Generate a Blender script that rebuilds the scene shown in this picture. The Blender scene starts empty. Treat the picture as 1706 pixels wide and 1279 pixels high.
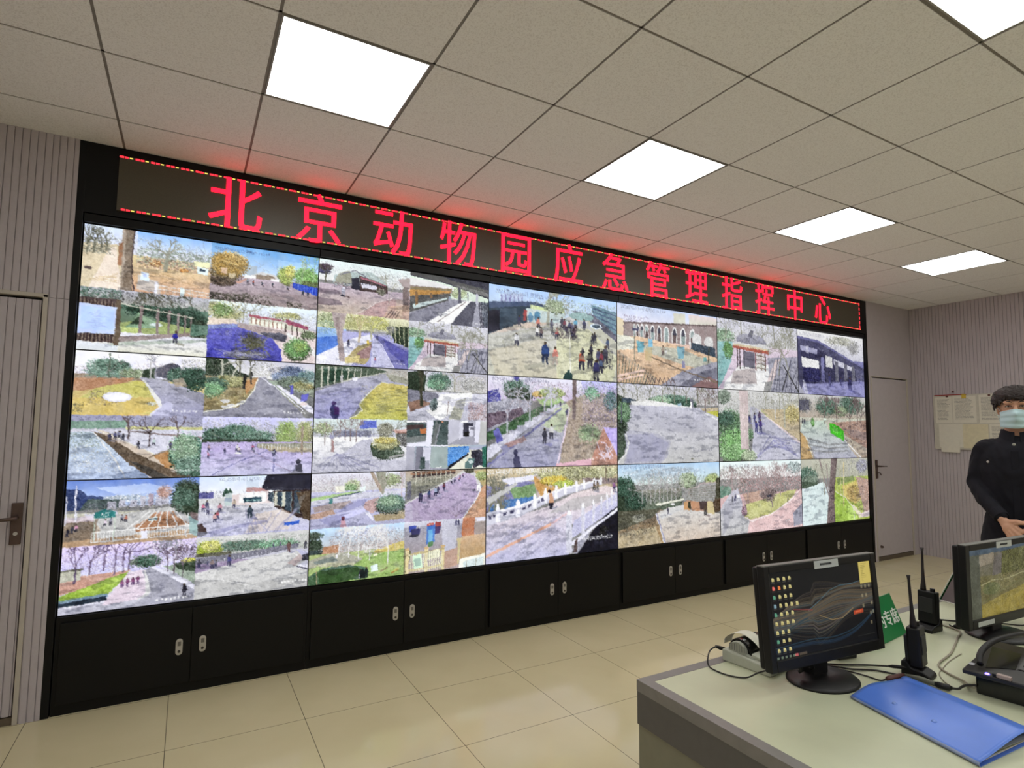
import bpy, bmesh, math, random
import numpy as np
from mathutils import Vector, Matrix, Euler

# ------------------------------------------------------------------ camera, world, exposure
S = bpy.context.scene
COL = S.collection
random.seed(7)
cam_d = bpy.data.cameras.new('camera')
cam = bpy.data.objects.new('camera', cam_d)
COL.objects.link(cam)
cam.location = (0.535, -3.7253, 1.4478)
cam.rotation_euler = (1.6496, -0.0089, -0.5136)
cam_d.sensor_fit = 'HORIZONTAL'
cam_d.sensor_width = 36.0
cam_d.lens = 953.75 / 1706 * 36.0
cam_d.clip_start = 0.02
S.camera = cam
S.view_settings.view_transform = 'Standard'
S.view_settings.look = 'None'
S.view_settings.exposure = 0.0
S.view_settings.gamma = 1.0
S.view_settings.use_curve_mapping = False
S.cycles.use_denoising = True
wd = bpy.data.worlds.new('world')
S.world = wd
wd.use_nodes = True
wd.node_tree.nodes['Background'].inputs[0].default_value = (0.6, 0.6, 0.6, 1)
wd.node_tree.nodes['Background'].inputs[1].default_value = 0.02
PANEL_POWER = 8.1          # emission of the ceiling light diffusers
PANEL_COLOR = (1.0, 1.03, 1.02)

# ------------------------------------------------------------------ helpers
def lin(c):
    return tuple((x / 12.92 if x <= 0.04045 else ((x + 0.055) / 1.055) ** 2.4) for x in c)

def rgb(r, g, b):
    return lin((r / 255, g / 255, b / 255))

MATS = {}
def mat(name, color, rough=0.5, metal=0.0, var=0.06, scale=30.0, emit=None, power=0.0, spec=0.5, bump=0.0, coat=0.0, color2=None, alpha=1.0, trans=0.0):
    """Principled material with a little procedural noise in its colour."""
    if name in MATS:
        return MATS[name]
    m = bpy.data.materials.new(name)
    m.use_nodes = True
    nt = m.node_tree
    b = nt.nodes['Principled BSDF']
    b.inputs['Roughness'].default_value = rough
    b.inputs['Metallic'].default_value = metal
    b.inputs['Specular IOR Level'].default_value = spec
    b.inputs['Coat Weight'].default_value = coat
    b.inputs['Transmission Weight'].default_value = trans
    tc = nt.nodes.new('ShaderNodeTexCoord')
    nz = nt.nodes.new('ShaderNodeTexNoise')
    nz.inputs['Scale'].default_value = scale
    nz.inputs['Detail'].default_value = 4
    nt.links.new(tc.outputs['Object'], nz.inputs['Vector'])
    rp = nt.nodes.new('ShaderNodeValToRGB')
    c1 = tuple(x * (1 - var) for x in color)
    c2 = color2 or tuple(min(1, x * (1 + var)) for x in color)
    rp.color_ramp.elements[0].position = 0.3
    rp.color_ramp.elements[1].position = 0.7
    rp.color_ramp.elements[0].color = (*c1, 1)
    rp.color_ramp.elements[1].color = (*c2, 1)
    nt.links.new(nz.outputs['Fac'], rp.inputs['Fac'])
    nt.links.new(rp.outputs['Color'], b.inputs['Base Color'])
    if bump:
        bp = nt.nodes.new('ShaderNodeBump')
        bp.inputs['Strength'].default_value = bump
        bp.inputs['Distance'].default_value = 0.002
        nt.links.new(nz.outputs['Fac'], bp.inputs['Height'])
        nt.links.new(bp.outputs['Normal'], b.inputs['Normal'])
    if emit:
        b.inputs['Emission Color'].default_value = (*emit, 1)
        b.inputs['Emission Strength'].default_value = power
    MATS[name] = m
    return m

class B:
    """collects geometry for ONE mesh object"""
    def __init__(self):
        self.bm = bmesh.new()
        self.mi = 0
    def box(self, c, s, rot=None, taper=1.0):
        sx, sy, sz = s[0] / 2, s[1] / 2, s[2] / 2
        vs = []
        for z in (-1, 1):
            k = taper if z > 0 else 1.0
            for x, y in ((-1, -1), (1, -1), (1, 1), (-1, 1)):
                v = Vector((x * sx * k, y * sy * k, z * sz))
                if rot:
                    v = Euler(rot).to_matrix() @ v
                vs.append(self.bm.verts.new(v + Vector(c)))
        for f in ((3, 2, 1, 0), (4, 5, 6, 7), (0, 1, 5, 4), (1, 2, 6, 5), (2, 3, 7, 6), (3, 0, 4, 7)):
            self.bm.faces.new([vs[i] for i in f]).material_index = self.mi
        return self
    def bx(self, x0, x1, y0, y1, z0, z1):
        return self.box(((x0 + x1) / 2, (y0 + y1) / 2, (z0 + z1) / 2), (x1 - x0, y1 - y0, z1 - z0))
    def quad(self, *p):
        self.bm.faces.new([self.bm.verts.new(q) for q in p]).material_index = self.mi
        return self
    def prism(self, poly, axis, a, b):
        """polygon (2D) extruded along axis 'x','y','z' from a to b"""
        def mk(p, t):
            return {'x': (t, p[0], p[1]), 'y': (p[0], t, p[1]), 'z': (p[0], p[1], t)}[axis]
        v1 = [self.bm.verts.new(mk(p, a)) for p in poly]
        v2 = [self.bm.verts.new(mk(p, b)) for p in poly]
        n = len(poly)
        fs = [self.bm.faces.new(v1), self.bm.faces.new(v2[::-1])]
        for i in range(n):
            fs.append(self.bm.faces.new([v1[i], v2[i], v2[(i + 1) % n], v1[(i + 1) % n]]))
        for f in fs:
            f.material_index = self.mi
        return self
    def tube(self, pts, r, n=8, caps=True, flat=1.0):
        pts = [Vector(p) for p in pts]
        rs = r if isinstance(r, (list, tuple)) else [r] * len(pts)
        rings = []
        up0 = None
        for i, p in enumerate(pts):
            d = (pts[min(i + 1, len(pts) - 1)] - pts[max(i - 1, 0)])
            d = d.normalized() if d.length > 1e-9 else Vector((0, 0, 1))
            if up0 is None:
                up0 = Vector((0, 0, 1)) if abs(d.z) < 0.9 else Vector((1, 0, 0))
            a = d.cross(up0)
            a = a.normalized() if a.length > 1e-6 else d.orthogonal().normalized()
            b_ = a.cross(d).normalized()
            up0 = b_
            rings.append([self.bm.verts.new(p + (a * math.cos(2 * math.pi * k / n) + b_ * math.sin(2 * math.pi * k / n) * flat) * rs[i]) for k in range(n)])
        for r0, r1 in zip(rings, rings[1:]):
            for k in range(n):
                self.bm.faces.new([r0[k], r0[(k + 1) % n], r1[(k + 1) % n], r1[k]]).material_index = self.mi
        if caps:
            self.bm.faces.new(rings[0][::-1]).material_index = self.mi
            self.bm.faces.new(rings[-1]).material_index = self.mi
        return self
    def lathe(self, prof, c=(0, 0, 0), n=32, sx=1.0, sy=1.0, rot=None):
        """profile of (radius, z)"""
        R_ = Euler(rot).to_matrix() if rot else Matrix.Identity(3)
        rings = []
        for r, z in prof:
            rings.append([self.bm.verts.new(R_ @ Vector((r * sx * math.cos(2 * math.pi * k / n), r * sy * math.sin(2 * math.pi * k / n), z)) + Vector(c)) for k in range(n)])
        for r0, r1 in zip(rings, rings[1:]):
            for k in range(n):
                self.bm.faces.new([r0[k], r0[(k + 1) % n], r1[(k + 1) % n], r1[k]]).material_index = self.mi
        self.bm.faces.new(rings[0][::-1]).material_index = self.mi
        self.bm.faces.new(rings[-1]).material_index = self.mi
        return self
    def ell(self, c, r, rot=None, u=20, v=12):
        R_ = Euler(rot).to_matrix() if rot else Matrix.Identity(3)
        mtx = Matrix.Translation(Vector(c)) @ R_.to_4x4() @ Matrix.Diagonal((*r, 1))
        g = bmesh.ops.create_uvsphere(self.bm, u_segments=u, v_segments=v, radius=1, matrix=mtx)
        for ve in g['verts']:
            for f in ve.link_faces:
                f.material_index = self.mi
        return self
    def grid(self, fn, nu, nv):
        vs = [[self.bm.verts.new(fn(i / nu, j / nv)) for j in range(nv + 1)] for i in range(nu + 1)]
        for i in range(nu):
            for j in range(nv):
                self.bm.faces.new([vs[i][j], vs[i + 1][j], vs[i + 1][j + 1], vs[i][j + 1]]).material_index = self.mi
        return self
    def make(self, name, m, parent=None, bevel=0.0, smooth=False, solid=0.0, seg=2, sub=0, loc=None):
        bmesh.ops.recalc_face_normals(self.bm, faces=self.bm.faces)
        me = bpy.data.meshes.new(name)
        self.bm.to_mesh(me)
        self.bm.free()
        for x in (m if isinstance(m, (list, tuple)) else [m]):
            me.materials.append(x)
        if smooth:
            me.polygons.foreach_set('use_smooth', [True] * len(me.polygons))
        o = bpy.data.objects.new(name, me)
        COL.objects.link(o)
        if parent:
            o.parent = parent
        if loc:
            o.location = loc
        if solid:
            md = o.modifiers.new('solid', 'SOLIDIFY')
            md.thickness = solid
            md.offset = 0
        if bevel:
            md = o.modifiers.new('bevel', 'BEVEL')
            md.width = bevel
            md.segments = seg
            md.limit_method = 'ANGLE'
            md.angle_limit = math.radians(40)
        if sub:
            md = o.modifiers.new('sub', 'SUBSURF')
            md.levels = md.render_levels = sub
        return o

def tag(o, label, cat, group=None):
    o['label'] = label
    o['category'] = cat
    if group:
        o['group'] = group
    return o

def thing(name, label, cat, loc=(0, 0, 0), rz=0.0, group=None):
    o = bpy.data.objects.new(name, None)
    o.empty_display_size = 0.05
    COL.objects.link(o)
    o.location = loc
    o.rotation_euler = (0, 0, rz)
    return tag(o, label, cat, group)

def struct(o):
    o['kind'] = 'structure'
    return o

def copy_tree(o, parent=None):
    c = o.copy()
    COL.objects.link(c)
    if parent:
        c.parent = parent
    for ch in list(o.children):
        copy_tree(ch, c)
    return c

def spline(pts, n=10):
    """Catmull-Rom through the points"""
    P = [Vector(p) for p in pts]
    P = [2 * P[0] - P[1]] + P + [2 * P[-1] - P[-2]]
    out = []
    for i in range(1, len(P) - 2):
        for k in range(n):
            t = k / n
            a, b, c, d = P[i - 1], P[i], P[i + 1], P[i + 2]
            out.append(0.5 * ((2 * b) + (c - a) * t + (2 * a - 5 * b + 4 * c - d) * t * t + (3 * b - a - 3 * c + d) * t ** 3))
    out.append(P[-2])
    return out

_FONT = {}
def glyphs(text, size=1.0, extrude=0.0, offset=0.0):
    """mesh of a line of writing, lower left at the origin, in the xy plane"""
    cu = bpy.data.curves.new('writing', 'FONT')
    cu.body = text
    cu.size = size
    cu.extrude = extrude
    cu.offset = offset
    cu.resolution_u = 3
    o = bpy.data.objects.new('writing', cu)
    COL.objects.link(o)
    dg = bpy.context.evaluated_depsgraph_get()
    me = bpy.data.meshes.new_from_object(o.evaluated_get(dg))
    bpy.data.objects.remove(o)
    bpy.data.curves.remove(cu)
    return me

def glyph_obj(text, size, extrude, name, m, parent, matrix, thick=0.0, stretch=(1, 1), center=True):
    """writing as a mesh part; its local x runs along the line, y up, z to the reader"""
    me = glyphs(text, size, extrude)
    v = np.empty(len(me.vertices) * 3, dtype=np.float32)
    me.vertices.foreach_get('co', v)
    v = v.reshape(-1, 3)
    if center and len(v):
        v[:, :2] -= (v[:, :2].min(0) + v[:, :2].max(0)) / 2
    v[:, 0] *= stretch[0]
    v[:, 1] *= stretch[1]
    polys = [tuple(p.vertices) for p in me.polygons]
    V, F = [], []
    n = len(v)
    for q, dx in enumerate(([-thick, 0, thick] if thick else [0])):
        for a in v:
            V.append(matrix @ Vector((a[0] + dx, a[1], a[2] + 0.0002 * q)))
        F += [tuple(i + q * n for i in p) for p in polys]
    bpy.data.meshes.remove(me)
    me = bpy.data.meshes.new(name)
    me.from_pydata([tuple(a) for a in V], [], F)
    me.materials.append(m)
    o = bpy.data.objects.new(name, me)
    COL.objects.link(o)
    if parent:
        o.parent = parent
    return o

# ------------------------------------------------------------------ materials of the room
M_wall = mat('wall_board', rgb(184, 176, 180), 0.55, var=0.03, scale=60)
M_smooth = mat('smooth_wall', rgb(188, 180, 184), 0.5, var=0.03, scale=20)
M_trim = mat('pale_trim', rgb(186, 178, 166), 0.45, var=0.02)
M_gap = mat('dark_gap', rgb(30, 26, 24), 0.9)
M_black = mat('black_steel', rgb(15, 15, 15), 0.45, var=0.12, scale=120, spec=0.22)
M_bezel = mat('black_bezel', rgb(10, 10, 12), 0.35)
M_bronze = mat('dark_bronze', rgb(92, 76, 70), 0.38, metal=0.6, var=0.1)
M_steel = mat('brushed_steel', rgb(190, 188, 184), 0.35, metal=0.55)
M_bar = mat('ceiling_bar', rgb(128, 122, 116), 0.6)
M_plast = mat('black_plastic', rgb(19, 18, 19), 0.42, var=0.1, scale=80, spec=0.35)
M_gloss = mat('black_gloss', rgb(14, 14, 15), 0.14)
M_grey = mat('grey_plastic', rgb(118, 116, 112), 0.5)
M_paper = mat('paper', rgb(218, 214, 200), 0.8, var=0.03)
M_brownsill = mat('brown_sill', rgb(96, 84, 70), 0.6)

def ceiling_material():
    m = bpy.data.materials.new('mineral_tile')
    m.use_nodes = True
    nt = m.node_tree
    b = nt.nodes['Principled BSDF']
    b.inputs['Roughness'].default_value = 0.9
    tc = nt.nodes.new('ShaderNodeTexCoord')
    nz = nt.nodes.new('ShaderNodeTexNoise')
    nz.inputs['Scale'].default_value = 190
    nz.inputs['Detail'].default_value = 6
    nt.links.new(tc.outputs['Object'], nz.inputs['Vector'])
    rp = nt.nodes.new('ShaderNodeValToRGB')
    rp.color_ramp.elements[0].position = 0.36
    rp.color_ramp.elements[0].color = (*rgb(222, 220, 219), 1)
    rp.color_ramp.elements[1].position = 0.52
    rp.color_ramp.elements[1].color = (*rgb(240, 239, 239), 1)
    nt.links.new(nz.outputs['Fac'], rp.inputs['Fac'])
    nt.links.new(rp.outputs['Color'], b.inputs['Base Color'])
    bp = nt.nodes.new('ShaderNodeBump')
    bp.inputs['Strength'].default_value = 0.25
    bp.inputs['Distance'].default_value = 0.002
    nt.links.new(nz.outputs['Fac'], bp.inputs['Height'])
    nt.links.new(bp.outputs['Normal'], b.inputs['Normal'])
    return m

def floor_material():
    """polished porcelain tiles of 0.6 m with thin grey joints"""
    m = bpy.data.materials.new('polished_floor_tile')
    m.use_nodes = True
    nt = m.node_tree
    b = nt.nodes['Principled BSDF']
    N = nt.nodes.new
    tc = N('ShaderNodeTexCoord')
    sp = N('ShaderNodeSeparateXYZ')
    nt.links.new(tc.outputs['Object'], sp.inputs[0])
    def edge(sock, off):
        a = N('ShaderNodeMath'); a.operation = 'ADD'; a.inputs[1].default_value = off
        nt.links.new(sock, a.inputs[0])
        w = N('ShaderNodeMath'); w.operation = 'PINGPONG'; w.inputs[1].default_value = 0.3
        nt.links.new(a.outputs[0], w.inputs[0])
        l = N('ShaderNodeMath'); l.operation = 'LESS_THAN'; l.inputs[1].default_value = 0.0016
        nt.links.new(w.outputs[0], l.inputs[0])
        return l.outputs[0]
    e1 = edge(sp.outputs['X'], 60.09 + 0.0)
    e2 = edge(sp.outputs['Y'], 60.034)
    mx = N('ShaderNodeMath'); mx.operation = 'MAXIMUM'
    nt.links.new(e1, mx.inputs[0]); nt.links.new(e2, mx.inputs[1])
    nz = N('ShaderNodeTexNoise'); nz.inputs['Scale'].default_value = 3; nz.inputs['Detail'].default_value = 5
    nt.links.new(tc.outputs['Object'], nz.inputs['Vector'])
    rp = N('ShaderNodeValToRGB')
    rp.color_ramp.elements[0].position = 0.3
    rp.color_ramp.elements[0].color = (*rgb(212, 201, 162), 1)
    rp.color_ramp.elements[1].position = 0.7
    rp.color_ramp.elements[1].color = (*rgb(219, 208, 170), 1)
    nt.links.new(nz.outputs['Fac'], rp.inputs['Fac'])
    mix = N('ShaderNodeMix'); mix.data_type = 'RGBA'
    nt.links.new(mx.outputs[0], mix.inputs[0])
    nt.links.new(rp.outputs['Color'], mix.inputs[6])
    mix.inputs[7].default_value = (*rgb(110, 102, 84), 1)
    nt.links.new(mix.outputs[2], b.inputs['Base Color'])
    b.inputs['Roughness'].default_value = 0.10
    b.inputs['Specular IOR Level'].default_value = 0.35
    return m

# ------------------------------------------------------------------ room shell
CZ = 2.966                                   # ceiling height
XL, XR, YB = -1.64, 8.25, -6.37              # left wall, right wall, back wall
WF = -0.03                                   # face of the front wall beside the screens
fl = B().bx(XL - .1, XR + .1, YB - .1, 0.14, -0.08, 0).make('floor', floor_material())
struct(fl)

gx = lambda i: 0.160 + 0.6 * i
gy = lambda j: 0.2306 - 0.6 * j
LIGHT_TILES = [(i, j) for j in (2, 5, 8) for i in (1, 4, 7, 10)] + [(-2, 5), (-2, 8)]  # off-view lights are added for brightness, the last two for the left wall
M_tile = ceiling_material()
ce = B()
ce.bx(XL - .1, XR + .1, YB - .1, 0.14, CZ + 0.012, CZ + 0.06)
for i in range(-4, 15):
    for j in range(0, 12):
        x0, x1 = max(gx(i) + 0.006, XL), min(gx(i + 1) - 0.006, XR)
        y1, y0 = min(gy(j) - 0.006, 0.1), max(gy(j + 1) + 0.006, YB)
        if x1 - x0 < .01 or y1 - y0 < .01 or (i, j) in LIGHT_TILES:
            continue
        ce.bx(x0, x1, y0, y1, CZ, CZ + 0.011)
struct(ce.make('ceiling', M_tile))
gb = B()
for i in range(-3, 15):
    if XL < gx(i) < XR:
        gb.bx(gx(i) - 0.006, gx(i) + 0.006, YB, 0.1, CZ + .0035, CZ + .0115)
for j in range(0, 12):
    if YB < gy(j) < 0:
        gb.bx(XL, XR, gy(j) - 0.006, gy(j) + 0.006, CZ + .0035, CZ + .0115)
struct(gb.make('trim_1', M_bar))

def slats(b, x0, x1, z0, z1, yf, pitch=0.0312, depth=0.006, off=0.0):
    """vertical boards with narrow grooves between them"""
    x = x0 - off
    while x < x1 - 1e-6:
        a, e = max(x + .0022, x0), min(x + pitch - .0022, x1)
        if e > a + .002:
            b.bx(a, e, yf, yf + depth, z0, z1)
        x += pitch

# front wall, left of the video wall: grooved boards with a grooved door in it
DX0, DX1, DZ = -0.985, -0.148, 2.085
FX0, FX1 = -1.02, -0.122
w = B()
w.bx(XL - .1, XR + .1, 0.105, 0.16, 0, CZ)                         # solid wall behind everything
w.bx(FX1, -0.036, WF + .006, 0.105, 0, CZ)
w.bx(XL, FX0, WF + .006, 0.105, 0, CZ)
w.bx(FX0, FX1, WF + .006, 0.105, DZ + .034, CZ)
slats(w, FX1, -0.036, 0, 2.098, WF, off=0.028)
slats(w, FX1, -0.036, 2.102, CZ, WF, off=0.028)
slats(w, XL, FX0, 0, CZ, WF)
slats(w, FX0, FX1, DZ + .034, CZ, WF, off=0.0)
# right of the video wall: smooth
E2 = 7.318
D2X0, D2X1, D2Z = 7.372, 8.125, 2.078
w.mi = 1
w.bx(E2, D2X0 - .022, WF, 0.105, 0, CZ)
w.bx(D2X1 + .022, XR, WF, 0.105, 0, CZ)
w.bx(D2X0 - .022, D2X1 + .022, WF, 0.105, D2Z + .022, CZ)
struct(w.make('wall_front', [M_wall, M_smooth]))
ws = B()
y = 0.0
ws.bx(XR + .006, XR + .1, YB, 0.1, 0, CZ)
k = 0
yy = WF
while yy > YB:
    ws.bx(XR, XR + .006, max(yy - .0355, YB), yy - .0045, 0, 0.668 if k < 3000 else CZ)
    ws.bx(XR, XR + .006, max(yy - .0355, YB), yy - .0045, 0.672, CZ)
    yy -= .036
    k += 1
struct(ws.make('wall_right', M_wall))
struct(B().bx(XL - .1, XL, YB, 0.1, 0, CZ).make('wall_left', M_wall))
struct(B().bx(XL - .1, XR + .1, YB - .1, YB, 0, CZ).make('wall_back', mat('back_wall_paint', rgb(226, 224, 220), .7, var=.02)))

# door beside the left end of the video wall
d1 = thing('door_1', 'grooved grey door with a dark bronze lever, left of the video wall', 'door', (0, 0, 0))
struct(d1)
f = B()
f.bx(DX1 + .006, FX1, WF - .004, 0.1, 0, DZ + .03)
f.bx(FX0, DX0 - .006, WF - .004, 0.1, 0, DZ + .03)
f.bx(FX0, FX1, WF - .004, 0.1, DZ + .014, DZ + .034)
f.make('door_frame', M_trim, d1, bevel=.002)
lf = B().bx(DX0, DX1, WF + .012, WF + .05, 0.042, DZ)
slats(lf, DX0, DX1, 0.042, DZ, WF + .006, off=0.012)
lf.make('door_panel', M_wall, d1)
B().bx(DX0 - .005, DX1 + .005, WF + .006, 0.1, 0, 0.036).make('threshold', M_brownsill, d1)
B().bx(DX0 - .005, DX1 + .005, WF + .05, 0.1, 0.036, DZ + .013).make('door_recess', M_gap, d1)
hp = B().bx(-0.203, -0.158, WF - .008, WF + .006, 0.862, 1.064).make('handle_plate', M_bronze, d1, bevel=.003)
B().tube([(-.180, WF - .006, .992), (-.180, WF - .045, .992), (-.195, WF - .052, .991), (-.30, WF - .052, .985)], [.010, .010, .009, .007], 10).make('lever', M_bronze, hp, smooth=True)
B().lathe([(.001, 0), (.009, 0), (.009, .004), (.001, .004)], (-.180, WF - .008, .915), 16, rot=(math.pi / 2, 0, 0)).make('keyhole', M_steel, hp)

# smooth door at the right end
d2 = thing('door_2', 'smooth grey door with a slim lever, in the far right corner', 'door', (0, 0, 0))
struct(d2)
f = B()
f.bx(D2X0 - .022, D2X0 - .003, WF - .006, 0.1, 0, D2Z + .02)
f.bx(D2X1 + .003, D2X1 + .022, WF - .006, 0.1, 0, D2Z + .02)
f.bx(D2X0 - .022, D2X1 + .022, WF - .003, 0.1, D2Z + .012, D2Z + .022)
f.make('door_frame', M_trim, d2, bevel=.002)
B().bx(D2X0, D2X1, WF + .006, WF + .046, 0.05, D2Z).make('door_panel', M_smooth, d2)
B().bx(D2X0 - .003, D2X1 + .003, WF + .004, 0.1, 0, 0.045).make('threshold', M_brownsill, d2)
B().bx(D2X0 - .003, D2X1 + .003, WF + .046, 0.1, 0.045, D2Z + .011).make('door_recess', M_gap, d2)
hp = B().bx(7.385, 7.425, WF - .006, WF + .006, 0.925, 1.135).make('handle_plate', M_bronze, d2, bevel=.003)
B().tube([(7.405, WF - .004, 1.065), (7.405, WF - .045, 1.065), (7.42, WF - .05, 1.065), (7.525, WF - .05, 1.062)], [.009, .009, .008, .006], 10).make('lever', M_bronze, hp, smooth=True)
kk = B().tube([(7.415, WF - .006, .99), (7.415, WF - .03, .99), (7.44, WF - .03, .965)], .006, 8).make('key', M_bronze, hp)
B().lathe([(.001, 0), (.016, 0), (.013, .018), (.006, .03), (.001, .03)], (7.445, WF + .006, .158), 16, rot=(math.pi / 2, 0, 0)).make('door_stop', M_bronze, d2, smooth=True)
# ------------------------------------------------------------------ pictures shown on the monitors
RN = np.random.RandomState(5)
def hx(c):
    if isinstance(c, str):
        return np.array([int(ch, 16) * 17 for ch in c], dtype=np.float32)
    return np.asarray(c, dtype=np.float32)

def smooth_noise(h, w, s):
    """random field with features of about s pixels"""
    g = RN.randn(int(h / s) + 3, int(w / s) + 3).astype(np.float32)
    y, x = np.arange(h) / s, np.arange(w) / s
    yi, xi = y.astype(int), x.astype(int)
    fy, fx = (y - yi)[:, None], (x - xi)[None, :]
    a, b_, c, d = g[yi][:, xi], g[yi][:, xi + 1], g[yi + 1][:, xi], g[yi + 1][:, xi + 1]
    return (a * (1 - fx) + b_ * fx) * (1 - fy) + (c * (1 - fx) + d * fx) * fy

_GL = {}
class Pic:
    """draws in percent of its own rectangle (x right, y down) on an array of sRGB values"""
    def __init__(self, a):
        self.a = a
        self.H, self.W = a.shape[:2]
    def sub(self, x0, y0, x1, y1):
        W, H = self.W, self.H
        return Pic(self.a[int(round(y0 * H / 100)):int(round(y1 * H / 100)), int(round(x0 * W / 100)):int(round(x1 * W / 100))])
    def g(self, x0, y0, x1, y1, c1, c2=None, j=0):
        W, H = self.W, self.H
        X0, X1 = int(round(x0 * W / 100)), int(round(x1 * W / 100))
        Y0, Y1 = int(round(y0 * H / 100)), int(round(y1 * H / 100))
        if X1 <= X0 or Y1 <= Y0:
            return
        t = np.linspace(0, 1, Y1 - Y0)[:, None, None]
        c1 = hx(c1)
        c2 = c1 if c2 is None else hx(c2)
        r = np.broadcast_to(c1 * (1 - t) + c2 * t, (Y1 - Y0, X1 - X0, 3)).copy()
        if j:
            r += RN.randn(Y1 - Y0, X1 - X0, 1) * j
        self.a[Y0:Y1, X0:X1] = r
    def mask(self, xy):
        W, H = self.W, self.H
        p = np.array(xy, dtype=np.float32).reshape(-1, 2) * [W / 100, H / 100]
        x0, y0 = np.floor(p.min(0)).astype(int)
        x1, y1 = np.ceil(p.max(0)).astype(int) + 1
        x0, y0, x1, y1 = max(x0, 0), max(y0, 0), min(x1, W), min(y1, H)
        if x1 <= x0 or y1 <= y0:
            return None
        X = np.arange(x0, x1)[None, :] + .5
        Y = np.arange(y0, y1)[:, None] + .5
        m = np.zeros((y1 - y0, x1 - x0), dtype=bool)
        n = len(p)
        for i in range(n):
            xa, ya = p[i]
            xb, yb = p[(i + 1) % n]
            if ya == yb:
                continue
            m ^= ((ya > Y) != (yb > Y)) & (X < (xb - xa) * (Y - ya) / (yb - ya) + xa)
        return m, x0, y0, x1, y1
    def P(self, c, *xy, j=0, al=1.0, c2=None):
        r = self.mask(xy)
        if r is None:
            return
        m, x0, y0, x1, y1 = r
        s = self.a[y0:y1, x0:x1]
        col = np.broadcast_to(hx(c), s.shape).copy()
        if c2 is not None:
            t = np.linspace(0, 1, y1 - y0)[:, None, None]
            col = col * (1 - t) + hx(c2) * t
        if j:
            col += RN.randn(y1 - y0, x1 - x0, 1) * j
        s[m] = s[m] * (1 - al) + col[m] * al
    def e(self, c, x, y, rx, ry, j=0, al=1.0):
        self.P(c, *[v for k in range(18) for v in (x + rx * math.cos(k * math.pi / 9), y + ry * math.sin(k * math.pi / 9))], j=j, al=al)
    def l(self, c, w, *xy, al=1.0):
        W, H = self.W, self.H
        p = np.array(xy, dtype=np.float32).reshape(-1, 2)
        r = max(w * .5, 55 / W)
        for (xa, ya), (xb, yb) in zip(p, p[1:]):
            dx, dy = (xb - xa) * W, (yb - ya) * H
            L = math.hypot(dx, dy)
            if L < 1e-6:
                continue
            nx, ny = -dy / L * r, dx / L * r * W / H
            self.P(c, xa + nx, ya + ny, xb + nx, yb + ny, xb - nx, yb - ny, xa - nx, ya - ny, al=al)
    def n(self, c, x0, y0, x1, y1, n=200, s=1.0, j=22, al=.8, poly=None):
        """random speckles of one colour in a box, in three tones and sizes"""
        W, H = self.W, self.H
        c = hx(c)
        for m_, cc, ss in ((.8, c * .74, s * 1.5), (1.0, c, s), (.8, np.minimum(c * 1.16 + 8, 255), s * .7)):
            k = int(n * m_)
            xs = (x0 + (x1 - x0) * RN.rand(k)) * W / 100
            ys = (y0 + (y1 - y0) * RN.rand(k)) * H / 100
            self._splat(cc, xs, ys, ss, j, al * .75)
    def f(self, c, x, y, rx, ry, n=120, s=1.4, j=26, al=.85):
        """a clump of leaves: a few soft masses, then leaves in three tones"""
        c = hx(c)
        for k in range(16):
            t, r = RN.rand() * 2 * math.pi, math.sqrt(RN.rand()) * .72
            q = .22 + .2 * RN.rand()
            self.e(c * (.62 + .3 * RN.rand()), x + rx * r * math.cos(t), y + ry * r * math.sin(t), rx * q, ry * q, al=.62 * al)
        for m_, cc, ss, up in ((1.3, c * .66, s * 1.3, .1), (1.3, c, s, 0), (1.0, np.minimum(c * 1.22 + 10, 255), s * .8, -.15)):
            k = int(n * m_)
            t = RN.rand(k) * 2 * math.pi
            r = np.sqrt(RN.rand(k)) * (0.8 + .35 * RN.rand(k))
            self._splat(cc, (x + rx * r * np.cos(t)) * self.W / 100, (y + ry * (r * np.sin(t) + up)) * self.H / 100, ss, j, al)
    def _splat(self, c, xs, ys, s, j, al):
        c = hx(c)
        k = max(1, int(round(s * self.W / 200)))
        for x, y, d in zip(xs.astype(int), ys.astype(int), RN.randn(len(xs)) * j):
            x1, y1 = x + k, y + max(1, k - (x & 1))
            if x1 <= 0 or y1 <= 0 or x >= self.W or y >= self.H:
                continue
            sl = self.a[max(y, 0):y1, max(x, 0):x1]
            sl *= (1 - al)
            sl += (c + d) * al
    def t(self, x, y, h, c='776', lean=0.0, w=1.6, n=4, spread=.5, al=.9):
        """a bare tree: trunk and branches, foot at (x, y), height h"""
        k = self.W / self.H
        def br(x, y, L, ang, w, n):
            x2 = x + L * math.sin(ang) / k
            y2 = y - L * math.cos(ang)
            self.l(c, w, x, y, x2, y2, al=al)
            if n <= 0:
                return
            for _ in range(2 if n < 2 else 3):
                br(x2 + (x - x2) * .25 * RN.rand(), y2 + (y - y2) * .25 * RN.rand(), L * (.5 + .25 * RN.rand()), ang + RN.randn() * spread, w * .55, n - 1)
        br(x, y, h * .45, lean, w, n)
    def tw(self, c, x0, y0, x1, y1, n, al=.5):
        """fine bare twigs"""
        for _ in range(n):
            x, y = x0 + (x1 - x0) * RN.rand(), y0 + (y1 - y0) * (.35 + .65 * RN.rand())
            a = RN.randn() * .5
            L = (y1 - y0) * (.15 + .3 * RN.rand())
            p = [x, y]
            for k in range(3):
                x, y = x + math.sin(a) * L * .35, y - math.cos(a) * L * .35
                a += RN.randn() * .35
                p += [x, y]
            self.l(c, .3, *p, al=al)
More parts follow.
